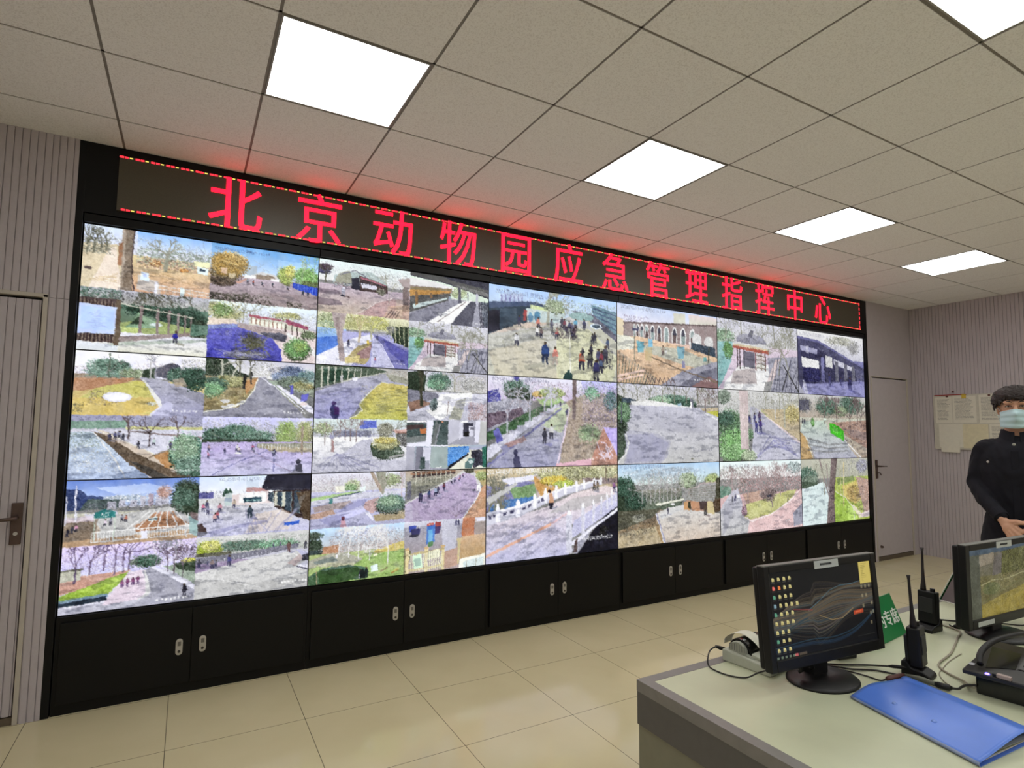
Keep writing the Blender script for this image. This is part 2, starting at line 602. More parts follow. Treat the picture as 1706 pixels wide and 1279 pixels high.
    def dap(self, x0, y0, x1, y1, k=.20, s=26):
        """broken shade of branches on the ground"""
        W, H = self.W, self.H
        sl = self.a[int(y0 * H / 100):int(y1 * H / 100), int(x0 * W / 100):int(x1 * W / 100)]
        h, w = sl.shape[:2]
        if h < 2 or w < 2:
            return
        f = smooth_noise(h * 4, w, s)[::4] + .45 * smooth_noise(h * 4, w, s / 3)[::4]
        m = np.clip((f - .25) * 1.6, 0, 1)[..., None]
        sl *= 1 - k * m * np.array([1.0, .97, .86])
    def h(self, x, y, h, c1='224', c2='223', sh=None):
        """a walking figure, feet at (x, y)"""
        w = h * self.H / self.W * .15
        if sh:
            self.l(sh, w * 1.2, x, y, x + h * .35, y + h * .1, al=.7)
        self.P(c2, x - w, y - h * .5, x + w, y - h * .5, x + w * 1.1, y, x + w * .3, y, x, y - h * .35, x - w * .4, y, x - w * 1.1, y)
        self.P(c1, x - w * .8, y - h * .84, x + w * .8, y - h * .84, x + w * 1.4, y - h * .45, x - w * 1.4, y - h * .45)
        self.e('432', x, y - h * .92, w * .6, h * .08)
    def s(self, text, x, y, h, c='fff', al=.85):
        """a line of writing, lower left at (x, y), letters h high"""
        if text not in LEGIBLE:                  # a caption too blurred to read: a row of uneven ticks
            k = self.H / self.W
            for i in range(len(text)):
                for _ in range(2):
                    xa, ya = x + (i + RN.rand() * .6) * h * 1.15 * k, y - h * RN.rand() * .5
                    self.P(c, xa, ya, xa + h * .5 * k, ya, xa + h * .5 * k, ya - h * .5, xa, ya - h * .5, al=al * (.4 + .5 * RN.rand()))
            return
        if text not in _GL:
            me = glyphs(text, 1.0)
            vs = np.array([v.co[:2] for v in me.vertices], dtype=np.float32).reshape(-1, 2)
            _GL[text] = [vs[list(p.vertices)] for p in me.polygons]
            bpy.data.meshes.remove(me)
        k = self.H / self.W
        for q in _GL[text]:
            self.P(c, *np.stack([x + q[:, 0] * h * 1.3 * k, y - q[:, 1] * h * 1.3], 1).ravel(), al=al)

DATE = '2023年03月16日 星期四 10:14:4'
LEGIBLE = {DATE, '入口', '33#科普馆桥#云台'}

def hedge(p, c, x0, x1, y0, y1, n=300, s=1.6, j=26):
    p.n(c, x0, y0, x1, y1, n, s, j)

# --- upper left display
def a1(p):
    p.g(0, 0, 100, 45, 'cdf', 'dde'); p.g(40, 0, 100, 26, '8bf', 'cdf')
    p.g(0, 40, 100, 100, 'dc9', 'da8', 5); p.P('dca', 0, 30, 22, 28, 30, 28, 30, 100, 0, 100, j=5)
    p.P('edc', 6, 100, 20, 32, 24, 32, 30, 100, j=4)
    hedge(p, '998', 0, 20, 20, 45, 160); hedge(p, '9a9', 40, 100, 25, 52, 500, 1.6, 20); hedge(p, 'b98', 40, 100, 40, 58, 260)
    for x in (3, 8, 13, 17): p.t(x, 50 - x * .6, 55 - x, '665', 0.05, 1.4, 3)
    for k in range(9): p.l('b95', .6, 2 + k * 3, 90 - k * 2, 26, 86 - k * 2 + RN.rand() * 6, al=.35)
    p.e('655', 5, 70, 3, 3)
    p.P('876', 28, 0, 38, 0, 37, 40, 38, 100, 29, 100, 29, 45, j=9); p.P('cba', 28, 0, 31, 0, 31, 100, 29, 100, al=.5, j=6)
    p.l('544', 1, 37.5, 0, 36.5, 50, 39, 100); p.P('a75', 26, 25, 29, 22, 29, 60, 26, 60)
    p.t(63, 62, 62, '998', 0.05, 3, 4); p.f('c96', 55, 50, 5, 5, 60); p.f('c84', 78, 56, 4, 3, 40)
    p.P('eeb', 86, 38, 99, 36, 99, 46, 86, 47); p.P('dee', 88, 46, 98, 48, 98, 60, 89, 58); p.P('345', 91, 49, 96, 50, 96, 55, 91, 54)
    for k in range(6): p.l('a85', .7, 45 + 8 * k, 62 + RN.rand() * 25, 62 + 7 * k, 66 + RN.rand() * 20, al=.4)
    p.P('ccc', 42, 72, 58, 80, 60, 100, 41, 96, al=.75); p.P('def', 44, 66, 51, 68, 51, 82, 44, 80); p.P('bcf', 45.5, 69, 49, 70, 49, 75, 46, 75)
    for k in range(22): p.l('bba', .5, 58 + 2 * k, 86 + .25 * k, 58 + 2 * k, 100, al=.7)
    for y in (86, 92): p.l('ddd', .6, 56, y, 100, y + 4)
    p.P('eef', 55, 80, 57.5, 81, 57.5, 100, 55, 100); p.P('dee', 76, 86, 79, 87, 79, 100, 76, 100)
def a2(p):
    p.g(0, 0, 100, 55, '6ae', 'cdf'); p.g(60, 15, 100, 55, '9cf', 'bcd')
    p.g(0, 52, 100, 100, 'bab', '988', 5)
    p.P('abc', 32, 33, 41, 31, 41, 50, 32, 50); p.P('ccc', 44, 42, 60, 44, 60, 54, 30, 54)
    p.f('764', 12, 50, 15, 14, 300, 1.6); p.f('a84', 15, 34, 17, 21, 700, 1.6, 22); p.f('b95', 20, 26, 12, 12, 300)
    p.f('543', 10, 66, 12, 8, 200); p.P('ecb', 9, 42, 14, 42, 14, 52, 9, 52, al=.7); p.P('dca', 16, 50, 22, 50, 22, 58, 16, 58, al=.8)
    p.f('9a5', 68, 42, 8, 16, 420, 1.5); p.f('cc6', 72, 34, 5, 12, 160); p.f('7a5', 88, 40, 12, 17, 600, 1.5); p.f('563', 92, 52, 8, 6, 160)
    p.t(95, 50, 50, '8a7', 0, 1, 4); p.t(84, 50, 45, '9a8', 0, 1, 3)
    p.P('876', 40, 47, 56, 46, 60, 54, 38, 54, j=8); p.P('eee', 30, 50, 40, 49, 40, 55, 29, 56); p.P('fff', 54, 51, 62, 51, 62, 55, 54, 55)
    p.P('24c', 75, 53, 101, 58, 101, 74, 75, 63); 
    for k in range(9): p.l('68e', .4, 77 + 3 * k, 54 + .6 * k, 77 + 3 * k, 64 + 1.2 * k)
    p.P('c98', 22, 64, 32, 56, 34, 57, 25, 67)
    for x, y, h, c in ((33, 65, 9, '89a'), (38, 66, 8, 'b54'), (46, 66, 8, '345'), (56, 65, 7, '345'), (70, 68, 9, '99a'), (85, 75, 10, '234'), (90, 77, 10, '124')): p.h(x, y, h, c, '334', '655')
    p.P('877', 40, 80, 100, 72, 100, 82, 60, 90, al=.4)
    p.n('332', 0, 86, 30, 100, 130, 1.6); p.n('443', 28, 82, 56, 100, 60, 1.6); p.n('332', 70, 90, 84, 100, 40, 1.6)
    for k in range(4): p.l('332', .7, 2 + 7 * k, 100, 8 + 9 * k, 88 - RN.rand() * 8)
    p.s(DATE, 3, 11, 5, '447', .55)
def a3(p):
    p.g(0, 0, 100, 32, 'bbc', '998', 8); p.n('576', 0, 0, 30, 24, 260, 1.6); p.n('444', 20, 2, 80, 22, 260, 1.2); p.n('898', 40, 0, 100, 30, 300)
    for k in range(5): p.t(30 + 14 * k, 30, 40, '554', RN.randn() * .4, 1.1, 4)
    p.g(30, 22, 100, 74, '576', '786'); p.f('243', 50, 30, 18, 9, 220); p.f('354', 78, 36, 20, 20, 320); p.f('232', 92, 52, 9, 16, 240)
    p.P('9a6', 30, 52, 62, 46, 86, 54, 86, 66, 32, 76, j=10); p.P('bc7', 32, 60, 44, 56, 46, 70, 32, 74, j=8)
    p.P('8a8', 44, 34, 58, 48, 60, 58, 34, 60, 40, 50, j=12); p.P('343', 44, 40, 50, 52, 38, 54)
    p.e('cdd', 58, 52, 5, 3)
    for k, x in enumerate((46, 59, 68, 75.5, 81, 86)):
        w = 1.5 - .17 * k
        p.P('877', x - w, 22 + 2.4 * k, x + w, 22 + 2.4 * k, x + w * .8, 74 - 2.4 * k, x - w * .8, 74 - 2.4 * k)
    p.l('bba', 1.2, 30, 22, 88, 36); p.l('a99', 2, 30, 82, 90, 60); p.P('987', 30, 76, 88, 60, 88, 66, 30, 86)
    p.g(0, 68, 100, 100, 'dde', 'ddc', 5); p.P('576', 86, 46, 101, 46, 101, 62, 86, 66, j=15); p.P('988', 28, 76, 86, 62, 86, 66, 28, 86, j=5)
    for k in range(7): p.P('9a9', 22 + 12 * k, 88 - 3 * k, 40 + 12 * k, 80 - 2 * k, 44 + 12 * k, 84 - 2 * k, 26 + 12 * k, 93 - 3 * k, al=.45)
    p.g(0, 16, 29, 86, '544', '433')
    for k in range(24): p.l('876' if k % 2 else '322', .7, k * 1.25, 16 + RN.rand() * 6, k * 1.25, 86)
    p.P('654', 27, 16, 30.5, 16, 30.5, 90, 27, 90)
    p.P('bcf', 0, 26, 27.5, 29, 27, 72, 0, 74); p.P('acf', 2, 30, 26, 33, 26, 66, 2, 68, al=.6)
    for k in range(12): p.l('9ae', .5, 5 + 9 * RN.rand(), 36 + 2.5 * k, 12 + 12 * RN.rand(), 36 + 2.5 * k, al=.7)
    p.P('cdf', 0, 80, 0, 86, 30, 90, 30, 100, 0, 100, al=.4)
    p.h(74, 80, 20, '22a', '445', '776')
def a4(p):
    p.g(0, 0, 100, 40, 'def', 'ccd'); p.f('cc8', 14, 18, 20, 18, 260); p.f('795', 12, 16, 10, 12, 140); p.n('998', 20, 8, 100, 36, 300); p.f('bb7', 70, 16, 14, 7, 120)
    for x in (30, 36, 40): p.t(x, 45, 70, '998', .05, 1, 4)
    p.g(0, 36, 100, 100, 'bbc', '99b'); p.P('dcc', 36, 30, 100, 40, 100, 100, 60, 100, 60, 50, j=10)
    p.P('66c', 0, 44, 26, 38, 40, 50, 58, 60, 66, 78, 68, 100, 0, 100, c2='44b', j=7)
    p.P('78c', 0, 44, 26, 39, 26, 44, 0, 52, j=10); p.n('668', 0, 40, 30, 60, 160)
    for k in range(20): p.l('774', .9, 24 + 30 * RN.rand(), 55 + 20 * RN.rand(), 20 + 40 * RN.rand(), 75 + 25 * RN.rand(), al=.45)
    p.f('663', 40, 66, 12, 16, 160, 1.4, 20, .45); p.f('775', 34, 92, 22, 10, 120, 1.3, 20, .5)
    for k in range(16): p.l('bbd', .5, 5 + 50 * RN.rand(), 80 + 10 * RN.rand(), 5 + 50 * RN.rand(), 90 + 8 * RN.rand(), al=.5)
    p.P('dcb', 0, 32, 24, 30, 26, 38, 0, 44, j=14); p.P('a99', 26, 36, 70, 44, 72, 60, 40, 50, 26, 44, j=16)
    p.P('556', 46, 50, 66, 48, 72, 54, 70, 64, 52, 58, j=14)
    p.P('ccb', 36, 24, 92, 30, 92, 46, 70, 40, 36, 38); p.P('eed', 38, 26, 68, 32, 68, 40, 38, 36)
    p.P('a56', 35, 20, 60, 22, 92, 34, 92, 38, 72, 32, 70, 27, 36, 24); p.P('946', 70, 22, 92, 33, 90, 37, 70, 28)
    for k in range(9): p.l('965', .8, 38 + 4 * k, 24 + .8 * k, 38 + 4 * k, 36 + .8 * k)
    for x, y in ((70, 46), (76, 52), (81, 56), (88, 50)): p.l('433', 1, x, 30 + (x - 70) * .35, x, y)
    p.P('ddd', 72, 46, 100, 76, 100, 88, 70, 50, j=6)
    p.f('453', 82, 76, 13, 20, 300, 1.6); p.f('695', 81, 74, 12, 18, 420, 1.5); p.f('9b6', 84, 70, 7, 10, 90)
    p.f('675', 92, 48, 8, 8, 160); p.s('河边曲廊', 78, 93, 5, 'fff', .6)
# --- upper second display
def b1(p):
    p.g(0, 0, 100, 40, 'dee', 'ddd'); p.n('bbc', 0, 4, 100, 28, 260)
    p.P('abb', 16, 28, 30, 18, 56, 14, 72, 30, 72, 44, 14, 46, j=8); p.P('998', 20, 24, 32, 16, 36, 40, 16, 44, j=8); p.l('778', 1, 22, 26, 38, 14, 52, 26)
    p.n('99a', 58, 10, 100, 44, 260); p.f('446', 5, 20, 7, 8, 160); p.f('545', 6, 14, 8, 6, 80); p.t(7, 44, 40, '554', 0, 1.4, 3)
    p.g(0, 46, 100, 100, 'bab', 'ba9', 5)
    p.P('223', 34, 30, 42, 27, 44, 52, 34, 50); p.P('433', 42, 22, 74, 36, 74, 52, 44, 52); p.P('ccd', 44, 36, 62, 40, 62, 47, 46, 46); p.P('a67', 44, 24, 72, 36, 72, 38, 44, 28)
    for k in range(12): p.l('223', .8, 44 + 2.4 * k, 30 + k * .6, 44 + 2.4 * k, 40)
    p.n('445', 14, 40, 34, 52, 120); p.n('a77', 14, 42, 34, 48, 30)
    p.P('656', 0, 56, 18, 56, 26, 62, 14, 66, 0, 65, al=.6); p.P('656', 0, 74, 22, 76, 26, 84, 10, 88, 0, 88, al=.6)
    p.P('b99', 42, 100, 64, 72, 80, 62, 100, 60, 100, 100, j=6); p.l('dcc', .7, 40, 100, 62, 72, 80, 60)
    p.f('776', 67, 50, 5, 6, 60); p.t(76, 74, 60, '998', 0, .8, 3)
    p.P('a99', 86, 20, 100, 14, 100, 36, 92, 34); p.P('766', 92, 34, 99, 34, 99, 84, 92, 84, j=6); p.P('cba', 84, 60, 92, 60, 92, 100, 84, 100, al=.6)
    p.P('ca8', 76, 76, 100, 70, 100, 100, 70, 100, al=.5, j=8)
    for k in range(4): p.l('544', .9, 72 + 4 * k, 100, 80 + 3 * k, 84)
    p.h(26, 66, 20, 'ccd', '99a', '655'); p.e('334', 25, 66, 2, 2)
def b2(p):
    p.g(0, 0, 100, 100, 'bbb', '99a'); p.g(0, 8, 100, 45, 'ded', 'cdc'); p.f('bc9', 60, 30, 12, 12, 200)
    p.P('334', 0, 0, 100, 0, 100, 36, 76, 26, 40, 14, 0, 8, j=5); p.P('777', 40, 6, 70, 12, 100, 24, 100, 32, 60, 20, j=5); p.P('555', 0, 0, 40, 0, 50, 6, 100, 16, 100, 22, 0, 6)
    p.P('ddd', 0, 12, 30, 14, 54, 22, 54, 27, 0, 28); p.P('988', 0, 28, 52, 24, 52, 34, 0, 50, j=6); p.P('b84', 0, 36, 50, 28, 50, 34, 0, 50, j=8); p.P('875', 0, 30, 52, 24, 52, 29, 0, 37)
    p.P('555', 0, 50, 50, 34, 50, 48, 0, 84, j=6); p.P('bcc', 4, 66, 46, 44, 46, 47, 4, 76)
    for x in (6, 24, 38): p.P('864', x, 40, x + 3, 38, x + 4, 72 - x, x + 1, 74 - x)
    p.P('889', 0, 86, 50, 48, 62, 46, 62, 54, 20, 100, 0, 100, j=5); p.P('eee', 22, 100, 62, 52, 74, 44, 78, 44, 50, 100, j=4); p.l('877', .8, 34, 98, 70, 48)
    p.P('556', 50, 100, 76, 46, 84, 46, 78, 100, j=5); p.P('99a', 78, 100, 84, 46, 90, 46, 94, 100, j=5)
    p.P('556', 60, 20, 63, 20, 64, 52, 60, 52); p.P('bbc', 83, 28, 86, 28, 86, 54, 83, 54); p.P('889', 72, 28, 73.5, 28, 73.5, 46, 72, 46)
    for k in range(10): p.l('223', 1, 88 + 2.2 * k, 40 + RN.rand() * 8, 90 + 2 * k, 100)
    p.f('ccd', 38, 80, 3, 3, 20); p.h(49, 54, 16, '89a', '99a'); p.n('334', 86, 44, 100, 60, 100)
    p.P('345', 90, 44, 101, 44, 101, 96, 94, 96, al=.4); p.s('1#熊猫馆走廊', 74, 94, 4, 'fff', .6)
def b3(p):
    p.g(0, 0, 100, 30, 'ddb', 'cc9'); p.f('cc8', 40, 14, 40, 14, 500); p.f('bc9', 12, 16, 14, 16, 200); p.f('dd7', 64, 12, 12, 14, 260)
    p.g(0, 30, 30, 70, '9be', '59e'); p.P('47d', 0, 50, 22, 44, 22, 62, 0, 84, j=5); p.n('8a9', 0, 18, 22, 42, 200)
    p.g(22, 34, 100, 100, 'aad', '99c', 6); p.P('dde', 0, 84, 40, 44, 58, 36, 60, 40, 36, 100, 0, 100, j=6)
    p.P('77b', 60, 34, 100, 62, 100, 100, 82, 100, 62, 48, j=6); p.P('55a', 70, 42, 100, 66, 100, 96, 80, 70, j=6); p.P('bbd', 58, 42, 64, 44, 84, 100, 58, 100, j=6); p.l('ddf', .8, 66, 46, 84, 100); p.l('ccf', .6, 60, 44, 58, 100)
    p.P('a96', 28, 92, 42, 62, 58, 50, 56, 84, 50, 96, j=10); p.P('977', 42, 74, 58, 56, 56, 82, 44, 84, j=8); p.P('cb7', 30, 84, 46, 78, 44, 92, 30, 96, j=8)
    p.P('232', 76, 18, 100, 14, 100, 56, 84, 48, j=12); p.n('453', 72, 12, 100, 40, 200); p.f('999', 80, 22, 6, 8, 40)
    for k in range(5): p.l('bb9', .8, 78 + 5 * k, 6, 80 + 5 * k, 46 + 3 * k)
    p.P('a99', 14, 0, 30, 0, 26, 40, 30, 92, 24, 92, 21, 46, j=10); p.P('877', 18, 8, 22, 8, 25, 88, 24, 88, al=.6); p.t(44, 54, 60, 'ba8', .05, 2.4, 4); p.t(57, 46, 50, 'aa8', 0, 1.4, 4)
    for k in range(30): p.l('bb6', .6, 30 + 40 * RN.rand(), 0, 30 + 40 * RN.rand(), 30, al=.25)
    p.h(33, 64, 14, '335', '446', '88b'); p.e('ec4', 54, 52, 1.4, 4); p.h(64, 46, 12, '447', '446'); p.n('88b', 60, 28, 74, 44, 60); p.P('aab', 60, 24, 74, 26, 74, 38, 60, 38, al=.5)
    p.e('eee', 7, 88, 4, 5); p.n('ddd', 0, 90, 50, 100, 80); p.h(62, 92, 12, 'a67', '88b'); p.s('7#东路湖畔', 80, 92, 4, 'fff', .6)
def pavilion(p, wash=0.0):
    p.g(0, 0, 100, 40, 'ccd', 'bbb'); p.n('998', 0, 2, 100, 34, 500); p.f('8a8', 8, 24, 12, 10, 200)
    p.g(0, 34, 100, 100, 'cbc', 'cbc', 6); p.P('8bb', 0, 34, 18, 32, 16, 60, 6, 88, 0, 100, c2='7aa', j=6); p.f('695', 12, 44, 6, 12, 120)
    for k in range(5): p.t(10 + 20 * k, 30, 44, '887', RN.randn() * .2, 1.1, 4)
    p.P('ddd', 8, 90, 24, 66, 60, 60, 66, 100, 6, 100, j=6); p.P('988', 18, 74, 44, 66, 46, 90, 14, 92, al=.6, j=5)
    p.P('99a', 60, 50, 100, 44, 100, 100, 64, 100, j=10); p.P('cbb', 70, 52, 76, 50, 62, 100, 54, 100, j=6)
    p.P('ccc', 18, 34, 36, 24, 52, 30, 64, 36, 62, 40, 18, 38, j=6); p.P('889', 23, 24, 56, 24, 60, 30, 40, 33, 22, 30, j=6); p.e('99a', 40, 23, 16, 5, j=6); p.P('667', 36, 22, 40, 11, 43, 13, 42, 22)
    for k in range(9): p.l('667', .6, 40, 22, 24 + 4 * k, 31, al=.6)
    p.P('a54', 18, 36, 62, 40, 62, 45, 18, 41); p.P('cb9', 20, 34, 40, 35, 62, 38, 62, 40, 18, 37)
    for x, y in ((23, 68), (26, 70), (31, 68), (52, 70), (57, 70)): p.l('433' if x < 40 else '643', 1.1, x, 40, x, y)
    p.P('445', 30, 44, 44, 44, 44, 68, 30, 66, al=.75); p.P('bba', 45, 44, 56, 46, 56, 68, 45, 68, al=.5); p.l('844', 1.2, 45, 44, 45, 70)
    for k in range(4): p.l('543', .7, 46, 48 + 6 * k, 57, 49 + 6 * k)
    for k in range(9): p.l('667', .9, 62 + 4 * k, 100, 72 + 4 * k + RN.randn() * 8, 44 + RN.rand() * 12)
    p.P('888', 56, 86, 66, 84, 62, 100, 54, 100, j=5); p.l('333', 1.2, 80, 58, 100, 98); p.l('444', 1, 78, 96, 88, 60)
    p.t(74, 74, 70, '887', .2, 1.2, 5); p.t(88, 80, 70, '887', -.2, 1, 5)
def b4(p):
    pavilion(p)
# --- middle left display
def c1(p):
    p.g(0, 0, 100, 40, 'eef', 'ddf'); p.n('a99', 0, 24, 50, 42, 300); p.P('987', 0, 36, 50, 34, 50, 50, 0, 56, j=10)
    p.f('798', 24, 26, 17, 14, 420, 1.6); p.f('576', 26, 20, 12, 10, 200)
    for y in (12, 18, 24, 30, 36): p.l('687', 1.2, 24 - y * .45, y + 3, 25, y, 26 + y * .45, y + 3, al=.8)
    p.l('565', 1, 25, 2, 25, 46); p.f('897', 42, 32, 10, 8, 160)
    p.g(0, 44, 100, 100, 'cb7', 'db7', 5); p.P('b86', 0, 44, 44, 40, 40, 46, 10, 62, 0, 64, j=9); p.P('cc6', 16, 58, 46, 44, 54, 50, 62, 80, 60, 96, 30, 100, 0, 100, 0, 80, j=7, al=.7)
    p.P('db6', 0, 74, 60, 70, 62, 92, 40, 100, 0, 100, j=6, al=.7); p.n('987', 10, 60, 34, 84, 120, 1.4)
    p.e('dde', 32, 71, 11, 8); p.e('eef', 32, 71, 9, 6); p.n('665', 0, 82, 8, 96, 60); p.f('eec', 58, 80, 4, 2, 30)
    p.P('aab', 48, 38, 56, 36, 101, 62, 101, 100, 56, 100, 66, 86, 62, 74, c2='99b', j=5); p.P('ddd', 50, 42, 51, 41, 66, 76, 66, 86, 58, 100, 55, 100, 64, 85)
    p.P('cce', 56, 98, 70, 76, 76, 80, 72, 100, al=.6); p.P('889', 70, 48, 101, 64, 101, 84, 74, 56, al=.7, j=6); p.P('99b', 80, 86, 101, 84, 101, 100, 84, 100, al=.7)
    p.P('556', 58, 24, 72, 12, 80, 18, 80, 40, 56, 36); p.P('343', 50, 26, 60, 22, 60, 40, 50, 38, j=10); p.t(56, 40, 44, 'aaa', 0, 1.2, 3); p.t(60, 42, 46, '99a', 0, 1.2, 3)
    p.f('465', 76, 32, 7, 12, 260); p.f('243', 92, 38, 11, 18, 420, 1.6); p.f('354', 90, 28, 12, 10, 240); p.P('a98', 74, 40, 82, 36, 86, 50, 76, 52, al=.8); p.n('998', 80, 4, 100, 22, 160)
    p.s('9#水禽湖西岸', 74, 94, 5, 'fff', .6)
def c2(p):
    p.g(0, 0, 100, 32, 'ccd', 'ddd'); p.P('232', 0, 0, 18, 0, 28, 20, 40, 28, 18, 40, 0, 40, j=14); p.n('aaa', 4, 2, 34, 32, 120); p.n('998', 40, 2, 60, 26, 160)
    for k in range(4): p.t(14 + 8 * k, 34, 50, 'bba' if k < 2 else '554', RN.randn() * .3, 1.5, 4)
    p.f('aab', 66, 16, 10, 8, 160); p.f('568', 78, 18, 12, 12, 420); p.f('78a', 68, 26, 10, 8, 240); p.f('688', 92, 26, 10, 14, 240)
    p.g(0, 30, 46, 100, '986', '985', 8); p.f('996', 22, 38, 14, 10, 320); p.f('465', 8, 46, 12, 14, 320); p.f('7a7', 6, 54, 10, 12, 220); p.n('bb8', 10, 52, 40, 78, 200)
    for k in range(6): p.e('ccc', 18 + 5 * k * RN.rand(), 72 + 4 * k * RN.rand(), 4, 2.4, j=6)
    p.P('b85', 34, 36, 46, 30, 44, 44, 36, 60, j=8); p.l('222', 2.4, 34, 26, 34, 50); p.l('333', 1.6, 40, 20, 40, 42)
    p.g(52, 34, 100, 80, '9a9', '998', 12); p.f('787', 80, 34, 16, 10, 260); p.f('b95', 92, 42, 7, 4, 80); p.f('996', 88, 42, 12, 8, 160)
    p.P('556', 64, 40, 100, 62, 100, 82, 84, 64, al=.6, j=10); p.P('dde', 62, 42, 66, 42, 100, 82, 100, 92, 92, 84, j=5)
    p.P('99a', 46, 30, 52, 28, 88, 90, 92, 100, 0, 100, 0, 92, 30, 82, 42, 56, c2='889', j=5); p.l('eed', 1.1, 46, 32, 43, 52, 34, 76, 18, 86, 0, 92); p.P('bbc', 40, 90, 60, 82, 74, 86, 50, 98, al=.5)
    p.l('dde', .9, 50, 30, 70, 56, 90, 86)
    p.P('55b', 76, 42, 79, 40, 80, 56, 77, 58); p.P('66c', 88, 58, 95, 54, 93, 68, 87, 70); p.e('dcc', 90, 74, 4, 3); p.s('11#丛林步道', 70, 93, 5, 'fff', .65)
def c3(p):
    p.g(0, 0, 100, 26, '99b', 'aab'); p.n('668', 0, 2, 100, 20, 320); p.P('798', 0, 10, 40, 8, 40, 20, 0, 22, j=10); p.g(40, 18, 100, 36, 'cc8', 'bb7', 8)
    p.g(0, 22, 100, 100, 'ccd', 'ccd', 6)
    p.P('bcd', 0, 26, 18, 26, 36, 56, 60, 100, 0, 100, c2='abd', j=9); p.n('ddc', 2, 40, 36, 90, 130, 1.4); p.n('787', 0, 26, 22, 50, 160); p.n('eee', 6, 60, 30, 80, 60)
    p.P('567', 4, 30, 20, 27, 24, 34, 8, 38, al=.5, j=10); p.l('ddd', .9, 17, 27, 30, 60, 42, 100); p.P('457', 30, 94, 52, 86, 60, 100, 34, 100, al=.4)
    p.P('654', 16, 25, 30, 34, 60, 66, 82, 88, 92, 100, 62, 100, 44, 78, 30, 50, j=10); p.P('333', 42, 70, 56, 80, 76, 100, 62, 100, al=.7, j=8); p.P('cba', 18, 23, 24, 24, 56, 56, 84, 88, 82, 92, 50, 62); p.l('ddc', .8, 18, 22, 54, 54, 88, 88)
    p.P('b85', 62, 64, 80, 52, 84, 58, 78, 86, 72, 84, j=8); p.l('876', 1.4, 58, 68, 72, 56, 86, 52)
    p.P('877', 42, 24, 100, 34, 100, 38, 44, 26)
    for x, y, h in ((42, 38, 44), (58, 50, 60), (80, 44, 54)): p.t(x, y, h, '544', .03, 1.4, 3); p.P('aab', x - 6, y, x + 4, y - 2, x + 6, y + 3, x - 8, y + 4, al=.4)
    p.f('476', 88, 60, 14, 30, 520, 1.7); p.f('9b9', 86, 54, 13, 26, 380, 1.4); p.f('687', 90, 82, 12, 16, 320); p.f('465', 96, 94, 6, 8, 90)
    for x, y, c in ((28, 40, '335'), (32, 38, '558'), (35, 36, '99b'), (38, 40, '334'), (50, 52, '334'), (75, 54, '446'), (62, 48, 'bcc')): p.h(x, y, 12, c, '334', '99a')
    p.s('13#湖东岸步道', 76, 92, 5, 'fff', .6)
def c4(p):
    p.g(0, 0, 100, 40, 'ccf', 'bbc'); p.n('998', 0, 4, 60, 34, 400); p.f('576', 30, 26, 16, 14, 420, 1.6); p.f('465', 12, 30, 14, 12, 320); p.f('687', 50, 32, 12, 10, 260); p.n('897', 60, 12, 100, 40, 320)
    p.P('343', 0, 38, 60, 38, 66, 46, 0, 44, j=12); p.f('9b6', 74, 28, 10, 22, 420); p.f('aa7', 92, 26, 9, 20, 320)
    for k in range(40): p.l('9a6', .6, 64 + 36 * RN.rand(), 6, 62 + 38 * RN.rand(), 44, al=.4)
    p.g(0, 43, 100, 100, 'bad', 'bbd', 5); p.P('998', 48, 46, 100, 44, 100, 62, 60, 58, 48, 52, j=9); p.P('ba8', 50, 50, 100, 54, 100, 62, 60, 60, al=.7)
    for k in range(18): p.l('ddd', .5, 50 + 2.8 * k, 48, 50 + 2.8 * k, 56)
    p.l('77a', .9, 10, 98, 30, 78, 58, 58); p.l('88b', 1.6, 64, 96, 64, 62); p.l('a9b', .8, 42, 58, 80, 96); p.l('99b', .6, 0, 78, 36, 70)
    p.l('987', 1.6, 90, 14, 90, 66)
    for x, y, c in ((6, 58, 'b9a'), (6, 70, 'c8a'), (20, 64, '335'), (30, 58, 'ccc'), (32, 62, 'dcc'), (44, 58, 'b68'), (45, 62, '99a'), (64, 66, '447'), (63, 68, 'bbc')): p.h(x, y, 11, c, '446', '99b')
    p.e('ddd', 31, 62, 3, 2); p.n('779', 2, 42, 48, 50, 100)
    p.P('445', 82, 100, 84, 84, 90, 82, 92, 100); p.e('334', 87, 78, 2.4, 5); p.P('99b', 83, 86, 84, 84, 85, 98, 83, 100); p.P('889', 76, 100, 84, 94, 96, 100)
